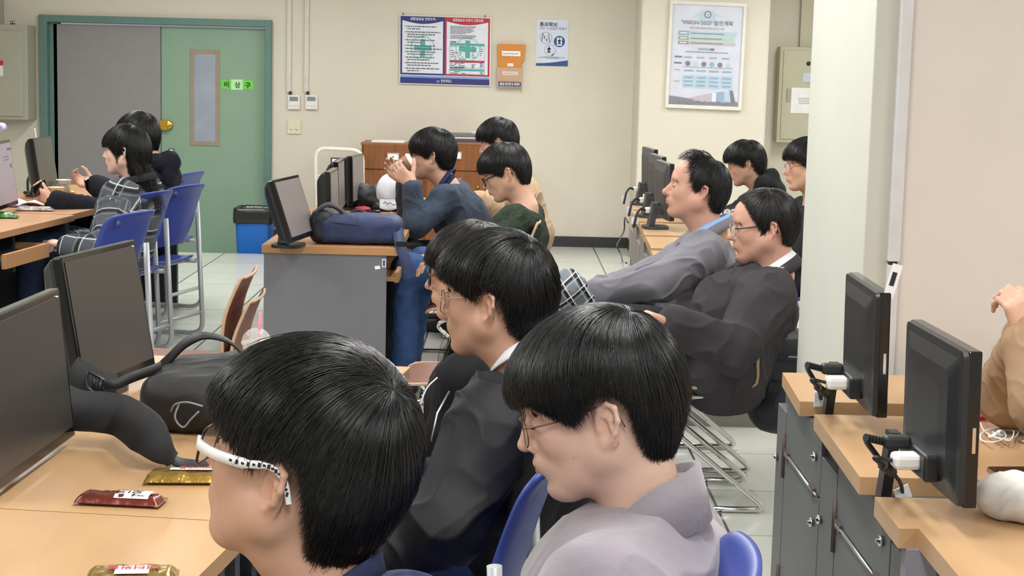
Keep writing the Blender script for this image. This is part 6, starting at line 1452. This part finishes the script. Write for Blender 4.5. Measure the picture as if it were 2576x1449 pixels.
# --- snack packets on the front left table
m_goldf = mat('gold foil', '#a88a45', .28, .85, var=.2, scale=30, bump=.5, bscale=60); m_redf = mat('red brown foil', '#6b2c22', .25, .4, var=.2, scale=20, bump=.3, bscale=50); m_silf = mat('silver foil', '#c9c9c9', .25, .9, bump=.5, bscale=90); m_redt = mat('red lettering', '#b02030', .5)
def packet(name, label, cat, A0, B0_, wd, foil, loft=.016, crumple=.002, seed=1, end=None):
    """pillow shaped sealed packet lying along A->B on the table"""
    a, b = np.asarray(A0, float), np.asarray(B0_, float); L = np.linalg.norm(b - a); u = (b - a) / L; n = V(-u[1], u[0], 0); t = thing(name, label, cat, (a + b) / 2)
    rg = np.random.default_rng(seed); G = []; NU, NV = 41, 17
    for side in (1, -1):
        rows = []
        for i in range(NU):
            s = i / (NU - 1); prof = min(1, min(s, 1 - s) / .10); prof = max(0, prof - .12) / .88; row = []
            for j in range(NV):
                v_ = (j / (NV - 1) - .5) * 2; hgt = loft * (prof ** .55) * (1 - abs(v_) ** 4) ** .5 * (1 if side > 0 else .35)
                w_ = wd * (.5 - .035 * prof) * (1 + (.03 * math.sin(i * 9) if (i < 3 or i > NU - 4) else 0)); row.append(a + u * s * L + n * v_ * w_ + V(0, 0, hgt * side + loft * .35 + .0008))
            rows.append(row)
        R = np.array(rows); nz = fbm(R.reshape(-1, 3) * np.array([45, 45, 5]) + seed * 7, 3).reshape(NU, NV); R[1:-1, 1:-1, 2] += nz[1:-1, 1:-1] * crumple * (1 if side > 0 else .2); R[..., 2] = np.maximum(R[..., 2], a[2] + .0006); G.append(R)
    mb = MB(); mb.sheet(G[0] if np.cross(u, n)[2] > 0 else G[0][:, ::-1]); mb.sheet(G[1][:, ::-1])
    obj('wrapper', mb, foil, t, fix=True)
    for s in (0, 1):
        mb = MB()
        for k in range(5): c = a + u * (L * (.008 + .010 * k) if s == 0 else L * (.992 - .010 * k)); mb.box(c + V(0, 0, loft * .35 + .0012), (.0014, wd * .98, .0022), (u, n, V(0, 0, 1)))
        obj('crimped_seal', mb, end or foil, t)
    top = lambda x, y, up=0.0: a + u * x * L + n * y * wd + V(0, 0, loft * 1.05 + loft * .35 + up)
    return t, u, n, L, top
def packet_label(t, u, n, top, x0, x1, y0, y1, mats, texts, L, wd, loft):
    mb = MB(); rows = [[top(x, y) - V(0, 0, loft * (1 - (1 - min(1, abs(y / .465)) ** 4) ** .5) - .0022) for y in np.linspace(y0, y1, 7)] for x in np.linspace(x0, x1, 7)]
    mb.sheet(rows, None); lb = obj('label_panel', mb, mats[0], t)
    for s_, x, y, sz, m in texts:
        mb = MB(); text_into(mb, s_, sz, top(x, y - .5 * sz / wd, .0034 - loft * (1 - (1 - min(1, abs((y - .5 * sz / wd) / .465)) ** 4) ** .5)) + n * .5 * sz, -u, -n, 'CENTER', .02, .0); obj('lettering', mb, m, lb)
a, b = PZ(238, 1440, TZ), PZ(466, 1437, TZ); t, u, n, L, top = packet('snack_packet', 'gold foil snack packet with white and red label at the bottom left edge', 'snack', a - V(0, .060, 0), b - V(0, .060, 0), .09, m_goldf, seed=2)
packet_label(t, u, n, top, .33, .70, -.28, .14, [m_lab], [('버터와플', .515, .10, .021, m_redt)], L, .09, .016)
a, b = PZ(198, 1262, TZ), PZ(412, 1272, TZ); t, u, n, L, top = packet('snack_packet', 'opened red brown snack packet with a white panel on the front left table', 'snack', a + V(0, .0, 0), b + V(0, .0, 0), .062, m_redf, loft=.014, crumple=.0035, seed=5, end=m_silf)
packet_label(t, u, n, top, .46, .86, -.40, .26, [m_lab], [('오!그', .60, .16, .024, m_ink), ('래놀라', .74, -.24, .008, m_ink)], L, .062, .014)
a, b = PZ(366, 1212, TZ), PZ(530, 1212, TZ); t, u, n, L, top = packet('snack_packet', 'gold foil snack packet with white stripe beside the nearest person\'s face', 'snack', a, b + V(.03, 0, 0), .066, m_goldf, seed=8)
packet_label(t, u, n, top, .30, .9, -.05, .36, [m_lab], [('버터와플', .62, .28, .018, m_redt)], L, .066, .016)
# --- plastic cup with dome lid and pink straw
c = P(645, 890, 4.30); c[2] = TZ; t = thing('plastic_cup', 'clear plastic cup with dome lid and pink straw behind the nearest person\'s head', 'cup', c)
m_clr = mat('clear plastic', '#f2f2ee', .06, alpha=.28, spec=.8); zc_ = P(645, 862, 4.30)[2]; h_ = max(.06, zc_ - TZ)
obj('cup', MB().lathe([(.026, 0), (.038, h_ * .99), (.036, h_ * .98), (.025, .004)], c), mat('milky plastic cup', '#ded8d2', .2, alpha=.7), t)
obj('rim', MB().lathe([(.040, 0), (.041, .003), (.040, .006), (.037, .006)], c + V(0, 0, h_ - .003)), m_clr, t)
obj('dome_lid', MB().lathe([(.039 * math.cos(x), .037 * math.sin(x)) for x in np.linspace(0, 1.35, 10)], c + V(0, 0, h_ + .002)), m_clr, t)
obj('straw', MB().tube([c + V(.002, 0, .02), P(655, 785, 4.29)], .0038, 10), mat('pink straw plastic', '#e888a8', .4), t)
# --- navy bag on the centre desk
c = V(*PZ(895, 612, TZ)) + V(0, .07, 0); t = thing('shoulder_bag', 'navy blue bag with black handles on the near end of the centre desk', 'bag', c)
x0 = PZ(780, 625, TZ)[0]; x1 = PZ(1000, 625, TZ)[0]; xm = (x0 + x1) / 2; hw = (x1 - x0) / 2
S = SD(); S.k = .04; S.box(V(xm + .01, 7.40, TZ + .062), (hw, .10, .062), .04); S.ell(V(xm + .02, 7.40, TZ + .09), (hw * .9, .085, .045)); S.plane(V(0, 0, TZ + .002), (0, 0, -1), .004); soft('main_body', S, .006, m_bagblue, t, (.005, (6, 6, 6)))
S = SD(); S.k = .03; S.box(V(x0 + .025, 7.41, TZ + .075), (.05, .10, .075), .045); S.plane(V(0, 0, TZ + .002), (0, 0, -1), .004); soft('side_pocket', S, .006, m_bagdk, t, (.005, (9, 9, 9)))
obj('carry_handle', MB().ribbon(spline([P(788, 560, 7.33), P(800, 530, 7.34), P(825, 515, 7.36), P(850, 523, 7.38), P(872, 545, 7.4), P(885, 556, 7.4)], 6), V(0, 1, .2), .05, .010), m_bagdk, t)
obj('shoulder_strap', MB().tube(spline([P(875, 552, 7.45), P(885, 535, 7.46), P(905, 530, 7.46), P(925, 540, 7.46), P(935, 556, 7.45)], 6), .008, 8), m_bagdk, t)
st_ = obj('shoulder_strap', MB().ribbon(spline([P(985, 556, 7.36), P(1000, 580, 7.32), P(1008, 620, 7.26), P(1020, 655, 7.24), P(1030, 700, 7.24)], 6), V(.9, .4, 0), .05, .006), m_bagblue, t)
obj('strap_adjuster', MB().box(P(1012, 614, 7.24), (.055, .008, .022)), m_buck, st_)
obj('zip_line', MB().tube(spline([P(815, 558, 7.31), P(860, 562, 7.30), P(910, 567, 7.30), P(960, 562, 7.31), P(975, 556, 7.32)], 5), .003, 6), m_bagdk, t)
# --- black bag, white cap and small things on the farther centre desk
c = PZ(950, 530, TZ); t = thing('black_bag', 'black cloth bag lying on the farther centre desk beside the white cap', 'bag', c)
S = SD(); S.k = .04; S.box(c + V(-.03, .16, .065), (.15, .12, .062), .045); S.box(c + V(.10, .02, .025), (.13, .08, .022), .02); S.ell(c + V(-.10, .10, .07), (.06, .08, .06)); S.plane(V(0, 0, TZ + .001), (0, 0, -1), .003); soft('main_body', S, .007, m_nyl, t, (.008, (10, 10, 10)))
obj('zip_pull', MB().box(P(958, 505, c[1] + .01), (.02, .004, .008)), m_steel, t)
k = P(978, 500, 8.75); t = thing('baseball_cap', 'white baseball cap propped on the black bag on the centre desk', 'cap', k)
S = SD(); S.k = .02; S.ell(P(980, 482, 8.78), (.070, .085, .095)); S.plane(P(980, 500, 8.75) - V(0, 0, .01), (-.15, -.2, -1), .006); soft('crown', S, .005, mat('white cap twill', '#dfe2ec', .8, bump=.2, bscale=400), t)
g = [[P(955 + 48 * u_, 502 + 22 * v_ + 6 * math.sin(math.pi * u_) * v_, 8.72 - .07 * v_ - .015 * math.sin(math.pi * u_)) for u_ in np.linspace(0, 1, 9)] for v_ in np.linspace(0, 1, 6)]
br_ = obj('brim', MB().sheet(g, .004), mat('white cap twill', '#dfe2ec', .8, bump=.2, bscale=400), t)
obj('stitched_writing', MB().tube(spline([P(964, 511, 8.67), P(970, 508, 8.67), P(975, 513, 8.67), P(982, 510, 8.66), P(988, 515, 8.66), P(995, 514, 8.67)], 4), .0016, 5), m_ink, br_)
c = PZ(912, 531, TZ); o = soft('red_pouch', SD().ell(c + V(0, 0, .012), (.045, .04, .012)), .004, mat('red pouch cloth', '#a8283c', .6), None, (.003, (14, 14, 14)), origin=c); setprops(o, 'small red packet on the centre desk in front of the black bag', 'packet')
c = PZ(940, 534, TZ); o = obj('round_case', MB().lathe([(.04, 0), (.042, .006), (.04, .012), (0, .013)], c, n=24), m_buck, None, origin=c); setprops(o, 'flat black round case on the centre desk', 'case')
for px, py, col, nm, lab in ((908, 543, '#58b848', 'marker_pen', 'green pen lying on the centre desk behind the blue bag'), (915, 549, '#8a5a8e', 'marker_pen', 'purple pen lying on the centre desk behind the blue bag')):
    c = PZ(px, py, TZ) + V(0, 0, .007); d = nrm(V(1, .25, 0)); o = obj(nm, MB().lathe([(.003, -.068), (.006, -.06), (.007, -.055), (.007, .06), (.005, .066)], c, d, 10), mat(nm + col, col, .4), None, origin=c); setprops(o, lab, 'pen')
c = PZ(945, 546, TZ); o = obj('paper_sheet', MB().box(c + V(0, 0, .001), (.11, .16, .002)), m_pap, None, origin=c); setprops(o, 'white paper lying on the centre desk beside the pens', 'paper')
c = PZ(988, 537, TZ); t = thing('key_ring', 'silver keys and ring lying on the centre desk by the denim elbow', 'keys', c); obj('ring', MB().tube(arc(c + V(0, 0, .004), .018, 0, 6.0, V(1, 0, 0), V(0, 1, .05), 18), .002, 6), m_chrome, t)
for q in range(3): obj('key', MB().box(c + V(.03 + .012 * q, -.02 + .02 * q, .004 + .002 * q), (.045, .012, .003), (nrm(V(1, -.4 + .4 * q, 0)), nrm(V(.4 - .4 * q, 1, 0)), V(0, 0, 1))), m_chrome, t)
# --- wooden drawer cabinets by the back wall
m_teak = mat('teak veneer', '#7d4a22', .4, var=.22, scale=5, stretch=(6, 6, .7), bump=.05, bscale=80); m_teakd = mat('teak top edge', '#8f6034', .4, var=.1)
YD = 13.75
def drawers(px0, px1, pyt, pyb, label, cols, knob, rows_y):
    a, b = P(px0, pyt, YD), P(px1, pyb, YD); t = thing('drawer_cabinet', label, 'cabinet', ((a[0] + b[0]) / 2, YD + .25, 0))
    obj('case', MB().bb((a[0], YD, 0), (b[0], YD + .5, a[2] - .012)), m_teak, t, bevel=.003); obj('top_board', MB().bb((a[0] - .008, YD - .012, a[2] - .02), (b[0] + .008, YD + .5, a[2])), m_teakd, t, bevel=.003)
    zs_ = [P(px0, y, YD)[2] for y in rows_y] + [.30, .04]
    for i in range(len(zs_) - 1):
        for c_ in range(cols):
            x0_, x1_ = a[0] + .012 + (b[0] - a[0] - .024) * c_ / cols, a[0] + .012 + (b[0] - a[0] - .024) * (c_ + 1) / cols
            d = obj('drawer', MB().bb((x0_ + .004, YD - .018, zs_[i + 1] + .005), (x1_ - .004, YD, zs_[i] - .005)), m_teak, t, bevel=.002)
            q = V((x0_ + x1_) / 2, YD - .02, zs_[i] - (.10 if knob is None else .09)); w2 = .045
            mb = MB(); mb.box(q + V(0, -.001, 0), (2 * w2, .004, .05)); mb.m(1)
            for fr_ in ((0, .027, 2 * w2 + .008, .007), (0, -.027, 2 * w2 + .008, .007), (w2, 0, .007, .05), (-w2, 0, .007, .05)): mb.box(q + V(fr_[0], -.004, fr_[1]), (fr_[2], .006, fr_[3]))
            mb.m(2); mb.box(q + V(0, -.0035, -.003), (.012, .001, .01)); obj('label_holder', mb, [m_pap, mat('nickel frame', '#c9c4bb', .3, .6), m_ink], d)
            obj('knob', MB().lathe([(.006, 0), (.006, .012), (.012, .018), (.010, .026), (0, .028)], V(x1_ - .055 if c_ % 2 == 0 else x0_ + .055, YD - .018, zs_[i] - .125), (0, -1, 0), 12), m_brass, d)
    return t, a, b
t, A1, B1 = drawers(910, 1068, 358, 480, 'left wooden drawer cabinet with label holders, behind the centre monitors', 1, None, [361, 425])
t, A2, B2 = drawers(1070, 1222, 356, 480, 'right wooden drawer cabinet with label holders, between the drinking person and the green sweater', 1, 1, [361, 428])
o = obj('paper_stack', MB().prism([V(A1[0] + .07, YD + .1, A1[2]), V(A1[0] + .34, YD + .08, A1[2]), V(A1[0] + .36, YD + .3, A1[2]), V(A1[0] + .09, YD + .32, A1[2])], (0, 0, .012)), m_pap, None, origin=(A1[0] + .2, YD + .2, A1[2])); setprops(o, 'thin stack of white papers on the left wooden cabinet', 'papers')
t = thing('document_tray', 'grey document folders stacked on the right wooden cabinet', 'folders', (A2[0] + .33, YD + .2, A2[2]))
for i, (h0, h1, col) in enumerate(((0, .028, '#4d4c58'), (.028, .040, '#d8d8d8'), (.040, .066, '#6b6a6c'))): obj('folder', MB().bb((A2[0] + .19, YD + .05, A2[2] + h0), (A2[0] + .47 - .02 * i, YD + .36, A2[2] + h1)), mat('folder' + col, col, .5), t, bevel=.003)
g = [[P(1186 + 24 * u_, 331 + 22 * v_ + 8 * u_ * v_, YD + .12 + .1 * v_ + .05 * u_) for u_ in np.linspace(0, 1, 5)] for v_ in np.linspace(0, 1, 5)]
o = obj('paper_sheet', MB().sheet(g, .002), m_pap, None, origin=g[2][2]); setprops(o, 'curled white sheet standing on the right wooden cabinet', 'paper')
# --- white tube trolley with a sign
YT = 13.55; t = thing('trolley', 'white tube framed trolley with a small sign, standing by the back wall', 'trolley', V(P(850, 400, YT)[0], YT, 0))
m_wt = mat('white painted tube', '#dddacb', .4)
pts = fillet([V(P(797, 560, YT)[0], YT, .03), P(794, 372, YT), P(912, 378, YT) , V(P(914, 560, YT)[0], YT, .03)], .09, 7); obj('frame_tube', MB().tube(pts, .017, 10), m_wt, t)
obj('cross_bar', MB().tube([P(796, 442, YT), P(913, 448, YT)], .012, 8), m_wt, t); x_0, x_1 = P(797, 500, YT)[0], P(912, 500, YT)[0]
obj('platform', MB().bb((x_0, YT - .5, .14), (x_1, YT + .02, .18)), m_wt, t, bevel=.01)
for x in (x_0 + .04, x_1 - .04):
    for y in (YT - .46, YT - .02): obj('caster', MB().lathe([(.0, -.015), (.065, -.015), (.065, .015), (0, .015)], V(x, y, .066), (1, 0, 0), 16), m_dark, t)
cv = Canvas(P(832, 396, YT - .02), P(880, 398, YT - .02), P(832, 424, YT - .02)); sg = obj('sign', MB().box(cv.p(.5, .5), (cv.w, .01, cv.h)), m_dark, t)
mb = MB(); cv.rect(mb, .08, .12, .92, .88, .006); mb.m(1); cv.rect(mb, .10, .42, .90, .86, .007); mb.m(0); cv.text(mb, '주의 P', .2, .78, .40, .008, 'LEFT', .02); mb.m(1); cv.rect(mb, .2, .2, .8, .34, .007); obj('sign_face', mb, [m_pap, mat('sign red', '#b03a3a', .5)], sg)
# --- fire extinguisher
c = V(P(728, 570, 13.4)[0], 13.4, 0); t = thing('fire_extinguisher', 'red fire extinguisher on the floor behind the leaning monitor', 'fire extinguisher', c); m_fx = mat('red cylinder paint', '#b01826', .3)
obj('cylinder', MB().lathe([(.06, 0), (.065, .01), (.065, .30), (.05, .345), (.02, .365), (.02, .38)], c), m_fx, t); obj('valve', MB().lathe([(.016, .38), (.016, .42), (.0, .425)], c, n=12).box(c + V(.03, 0, .43), (.12, .02, .012)).box(c + V(.03, 0, .405), (.10, .02, .010)), m_dark, t); obj('hose', MB().tube(spline([c + V(-.02, 0, .40), c + V(-.085, 0, .36), c + V(-.085, 0, .2), c + V(-.075, 0, .08)], 5), .010, 8), m_dark, t)
# --- blue waste bin with black liner
c = V(P(642, 600, 13.62)[0], 13.62, LZ); bz = P(642, 527, 13.62)[2]; t = thing('waste_bin', 'blue waste bin with a black plastic bag liner beside the green door', 'bin', c)
hw0, hw1 = .125, .150; mb = MB(); H_ = bz - LZ - .005
rows = [[c + V(x * (hw0 + (hw1 - hw0) * k) / .5, y * (hw0 + (hw1 - hw0) * k) / .5, H_ * k) for x, y in rrect(1, 1, .12, 4)] for k in (0, .25, .5, .75, 1)]
rows = [r + [r[0]] for r in rows]; mb.sheet(rows, .004); mb.prism([r for r in rows[0][:-1]], (0, 0, .01)); obj('bucket', mb, mat('bright blue plastic', '#1767c0', .45), t)
rg = np.random.default_rng(5); lr = []
for k, (dz_, ex) in enumerate(((-.10, .010), (-.06, .014), (-.02, .013), (.01, .012), (.03, .004), (.028, -.02), (-.02, -.035), (-.12, -.03))):
    lr.append([c + V(x * (hw1 + ex) / .5 * (1 + .02 * math.sin(i * 2.1 + k)), y * (hw1 + ex) / .5, H_ + dz_ + .008 * math.sin(i * 1.7 + k * 1.3) * (1 if k < 5 else .3)) for i, (x, y) in enumerate(rrect(1, 1, .14, 8))])
lr = [r + [r[0]] for r in lr]; obj('bag_liner', MB().sheet(lr, .002), mat('black bin bag', '#1d2122', .25, bump=.5, bscale=40), t, sub=1)
# --- left desks
def cup(name, label, c, r, h, m_body, lid=None, axis=(0, 0, 1), deco=None):
    t = thing(name, label, 'cup', c); obj('cup_body', MB().lathe([(r * .72, 0), (r * .74, .002), (r, h), (r * 1.04, h + .001), (r * 1.04, h + .005), (r * .97, h + .005), (r * .94, h - .01), (r * .70, .006), (0, .006)], c, axis, 28), m_body, t)
    if deco: obj('printed_band', MB().lathe([(r * (.72 + .28 * deco[0]) + .0008, h * deco[0]), (r * (.72 + .28 * deco[1]) + .0008, h * deco[1])], c, axis, 28), deco[2], t)
    if lid: obj('lid', MB().lathe([(r * 1.05, h - .004), (r * 1.07, h), (r * 1.07, h + .004), (r * .95, h + .010), (r * .90, h + .014), (0, h + .014)], c, axis, 28), lid, t)
    return t
def half_brown():
    return mat('brown and cream cup print', '#5a4634', .5, var=.0, scale=14, col2='#d9cfbd')
cup('paper_cup', 'tall paper cup with brown print on the far left desk', PZ(160, 491, TZ), .042, .085, m_wh, None, deco=(.02, .80, half_brown()))
cup('paper_cup', 'low cream paper cup on the far left desk beside the tall cup', PZ(141, 497, TZ), .045, .055, mat('cream card', '#dccaa6', .6), None)
c = PZ(175, 489, TZ); o = soft('snack_wrapper', SD().ell(c + V(.0, 0, .010), (.035, .03, .010)), .004, mat('lime wrapper', '#9ac83a', .35, col2='#c03a3a', scale=60), None, (.006, (30, 30, 30)), origin=c); setprops(o, 'crumpled lime and red wrapper beside the tall paper cup', 'wrapper')
c = PZ(62, 514, TZ); t = thing('open_book', 'open white booklet on the near left desk in front of the hand', 'book', c)
for sg_ in (0, 1):
    g = [[c + V(-.13 + .13 * sg_ + .13 * u_, -.09 + .2 * v_ - .03 * u_, .004 + (.05 * (1 - u_) ** 2 * (1 - v_ * .5) if sg_ == 0 else .004) + .015 * math.sin(math.pi * u_)) for u_ in np.linspace(0, 1, 8)] for v_ in np.linspace(0, 1, 5)]
    obj('page', MB().sheet(g, .003), m_pap, t)
c = PZ(88, 531, TZ); a, b = c - V(.10, .0, 0), c + V(.09, .02, 0); t, u, n, L, top = packet('snack_packet', 'white and brown snack packet on the near left desk under the navy sleeve', 'snack', a, b, .07, mat('white brown packet film', '#d8d0c8', .35, col2='#4a3028', scale=38), seed=12)
c = PZ(14, 549, TZ); a, b = c - V(.08, .0, 0), c + V(.06, .01, 0); t, u, n, L, top = packet('snack_packet', 'bright green snack packet at the left edge of the near left desk', 'snack', a, b, .075, mat('green packet film', '#3fae2c', .35, col2='#2a2c20', scale=30), crumple=.008, seed=14)
c = PZ(38, 522, TZ) + V(0, 0, .006); o = obj('marker_pen', MB().lathe([(.003, -.07), (.006, -.06), (.006, .06), (.004, .068)], c, nrm(V(1, .3, 0)), 10), mat('violet pen plastic', '#5b3f78', .4), None, origin=c); setprops(o, 'violet pen lying beside the white booklet on the near left desk', 'pen')
# small blue and white round thing on a post at the left edge
c = P(4, 320, 9.0); t = thing('webcam', 'small blue and white round device on a thin black post at the left edge', 'device', V(c[0], c[1], TZ))
obj('ball', MB().ell(c + V(-.005, 0, 0), (.034, .03, .026)), mat('blue white plastic', '#4a4f9c', .35, col2='#dfe3f0', scale=40), t); obj('post', MB().tube([V(c[0] - .03, c[1], TZ), c + V(-.03, 0, -.02)], .008, 8), m_dark, t); obj('base', MB().lathe([(.05, 0), (.05, .008), (0, .01)], V(c[0] - .03, c[1], TZ)), m_dark, t)
# --- paper cup held by the drinking person, phones
cc = P(1012, 418, 8.28); ca = nrm(P(1040, 402, 8.28) - cc); cup('paper_cup', 'brown paper cup with white lid in the hands of the denim jacket person', cc - ca * .055, .042, .10, mat('kraft cup card', '#b08c74', .6), m_wh, ca)
for pos, dx, lab in ((P(228, 460, 9.58), nrm(P(222, 455, 9.58) - P(205, 462, 9.5)), 'black smartphone held up by the person in the black hooded coat'), (P(100, 474, 8.74), nrm(V(.25, 1, .25)), 'smartphone in the hand resting on the near left desk')):
    t = thing('smartphone', lab, 'phone', pos); obj('case', MB().box(pos, (.13, .009, .060), (dx, nrm(np.cross(dx, V(0, .5, 1))), nrm(np.cross(dx, nrm(np.cross(dx, V(0, .5, 1))))))), m_gls, t, bevel=.003)
# --- plaid jacket hanging over a chair back
k = P(1432, 735, 5.85); t = thing('plaid_jacket', 'grey plaid jacket draped over a chair back beside the black haired head', 'jacket', V(k[0], k[1], 0))
S = SD(); S.k = .05; S.chain([P(1392, 735, 5.72), P(1425, 728, 5.80), P(1462, 760, 5.85)], [.045, .050, .035]); S.chain([P(1400, 760, 5.8), P(1395, 860, 5.8)], [.06, .05]); S.chain([P(1440, 770, 5.85), P(1450, 860, 5.85)], [.05, .04])
v, q_ = sd_mesh(S, .006); v = folds(v, q_, .012, (14, 14, 14), 4); o = obj('draped_cloth', (v, q_), None or mat('x', '#fff') if False else m_plaid, t); uvw_attr(o, 1.9 * np.stack([v[:, 0] * .8 + v[:, 2] * .5, v[:, 1], v[:, 2] * .8 - v[:, 0] * .6], 1)); 
def light_plaid():
    m = m_plaid.copy(); m.name = 'light grey plaid flannel'
    for n_ in m.node_tree.nodes:
        if n_.type == 'MIX':
            for i_ in (6, 7):
                c_ = list(n_.inputs[i_].default_value); n_.inputs[i_].default_value = [min(1, x * 2.3 + .01) if c_[0] > .03 else x for x in c_[:3]] + [1]
    return m
o.data.materials[0] = light_plaid()
# --- black bag hanging behind the man in the dark jacket
c = P(1962, 960, 5.95); t = thing('black_bag', 'large soft black bag between the dark jacket man and the pillar', 'bag', V(c[0], c[1], 0)); z0_, z1_ = P(1962, 1072, 5.95)[2], P(1962, 840, 5.95)[2]
S = SD(); S.k = .04; S.box(V(c[0] + .01, 5.98, (z0_ + z1_) / 2), (.11, .16, (z1_ - z0_) / 2), .05); S.ell(V(c[0] + .0, 5.9, z0_ + .10), (.11, .15, .10)); soft('main_body', S, .007, mat('blue black padded nylon', '#20242b', .7, bump=.2, bscale=500), t, (.007, (7, 7, 7)))
for z in (z1_ - .07, z1_ - .145): obj('seam', MB().tube(spline([V(c[0] - .10, 5.86, z - .004), V(c[0] - .03, 5.805, z), V(c[0] + .06, 5.803, z + .003), V(c[0] + .12, 5.84, z + .004)], 5), .003, 6), m_nyl, t)
obj('zip_pull', MB().box(P(1994, 898, 5.79), (.03, .003, .006)), mat('teal zip pull', '#6c8f90', .5), t)
st_h = z0_ - .02
# --- right desk: wrapper, earphones, phone, white bag
c = PZ(2468, 1058, TZ); o = obj('snack_wrapper', MB().prism([c + V(-.012, -.012, 0), c + V(.012, -.010, .004), c + V(.018, .004, .002), c + V(.004, .012, .008), c + V(-.010, .008, .004)], (0, 0, .010)), mat('red foil', '#b81c22', .3), None, origin=c); setprops(o, 'small torn red wrapper behind the nearer right monitor', 'wrapper')
t = thing('earphones', 'white wired earphones coiled on the right desk', 'earphones', PZ(2515, 1095, TZ)); m_ear = mat('white cable', '#e6e6e8', .35)
pts = [(2465, 1062), (2480, 1088), (2520, 1104), (2555, 1098), (2562, 1075), (2545, 1064), (2525, 1080), (2530, 1100), (2500, 1112), (2470, 1108), (2468, 1092), (2490, 1080), (2530, 1078), (2550, 1085), (2540, 1108), (2505, 1098), (2498, 1085)]
obj('cable', MB().tube(spline([PZ(x, y, TZ + .006 + .006 * (i % 3)) for i, (x, y) in enumerate(pts)], 7), .0019, 8), m_ear, t)
for x, y in ((2503, 1099), (2515, 1090)):
    q = PZ(x, y, TZ + .014); e_ = obj('earbud', MB().ell(q, (.009, .008, .008)).lathe([(.0035, 0), (.003, .024), (0, .025)], q, nrm(V(-.6, -.5, .1)), 10), m_ear, t); obj('mesh_grille', MB().ell(q + V(.002, -.006, .003), (.005, .003, .004)), m_lcd, e_)
obj('jack', MB().lathe([(.003, 0), (.003, .016), (.0015, .017), (.0015, .028)], PZ(2562, 1108, TZ + .005), nrm(V(.5, -.6, 0)), 8), m_steel, t)
a, b, c_ = PZ(2478, 1178, TZ + .006), PZ(2500, 1196, TZ + .006), PZ(2600, 1178, TZ + .006); t = thing('smartphone', 'dark smartphone with gold edge lying on the right desk beside the white bag', 'phone', (a + c_) / 2)
u_, w_ = nrm((c_ - a) * V(1, 1, 0)), None; w_ = V(u_[1], -u_[0], 0); cen = a + u_ * .075 + w_ * .034
obj('case', MB().prism([cen + u_ * x + w_ * y - V(0, 0, .005) for x, y in rrect(.148, .072, .010, 4)], (0, 0, .008)), mat('champagne metal', '#a59684', .3, .8), t, bevel=.002); obj('screen', MB().prism([cen + u_ * x + w_ * y + V(0, 0, .003) for x, y in rrect(.144, .068, .009, 4)], (0, 0, .0008)), mat('phone glass', '#2a211e', .06), t)
c = PZ(2560, 1315, TZ); t = thing('cloth_bag', 'white cloth pouch at the right edge of the right desk', 'bag', c)
S = SD(); S.k = .04; S.box(c + V(.085, .01, .034), (.14, .085, .033), .03, R=(nrm(V(.80, -.6, 0)), nrm(V(.6, .80, 0)), V(0, 0, 1))); S.ell(c + V(-.02, .09, .03), (.035, .04, .026)); S.plane(V(0, 0, TZ + .001), (0, 0, -1), .003); v, q_ = sd_mesh(S, .005); v = folds(v, q_, .006, (12, 12, 12), 9); obj('pouch_body', (v, q_), mat('white canvas', '#d9d7d2', .8, bump=.2, bscale=400), t)
# --- loose cable by the rear right desk
o = obj('power_cable', MB().tube(spline([P(1580, 560, 10.2), P(1572, 548, 10.4), P(1570, 580, 10.5), P(1560, 600, 10.8), P(1552, 618, 11.2), P(1562, 640, 11.4), PZ(1566, 655, .006), PZ(1577, 662, .006)], 6), .005, 6), m_dark, None, origin=P(1570, 600, 10.6)); setprops(o, 'thin dark cable looping out behind the rear right desk', 'cable')
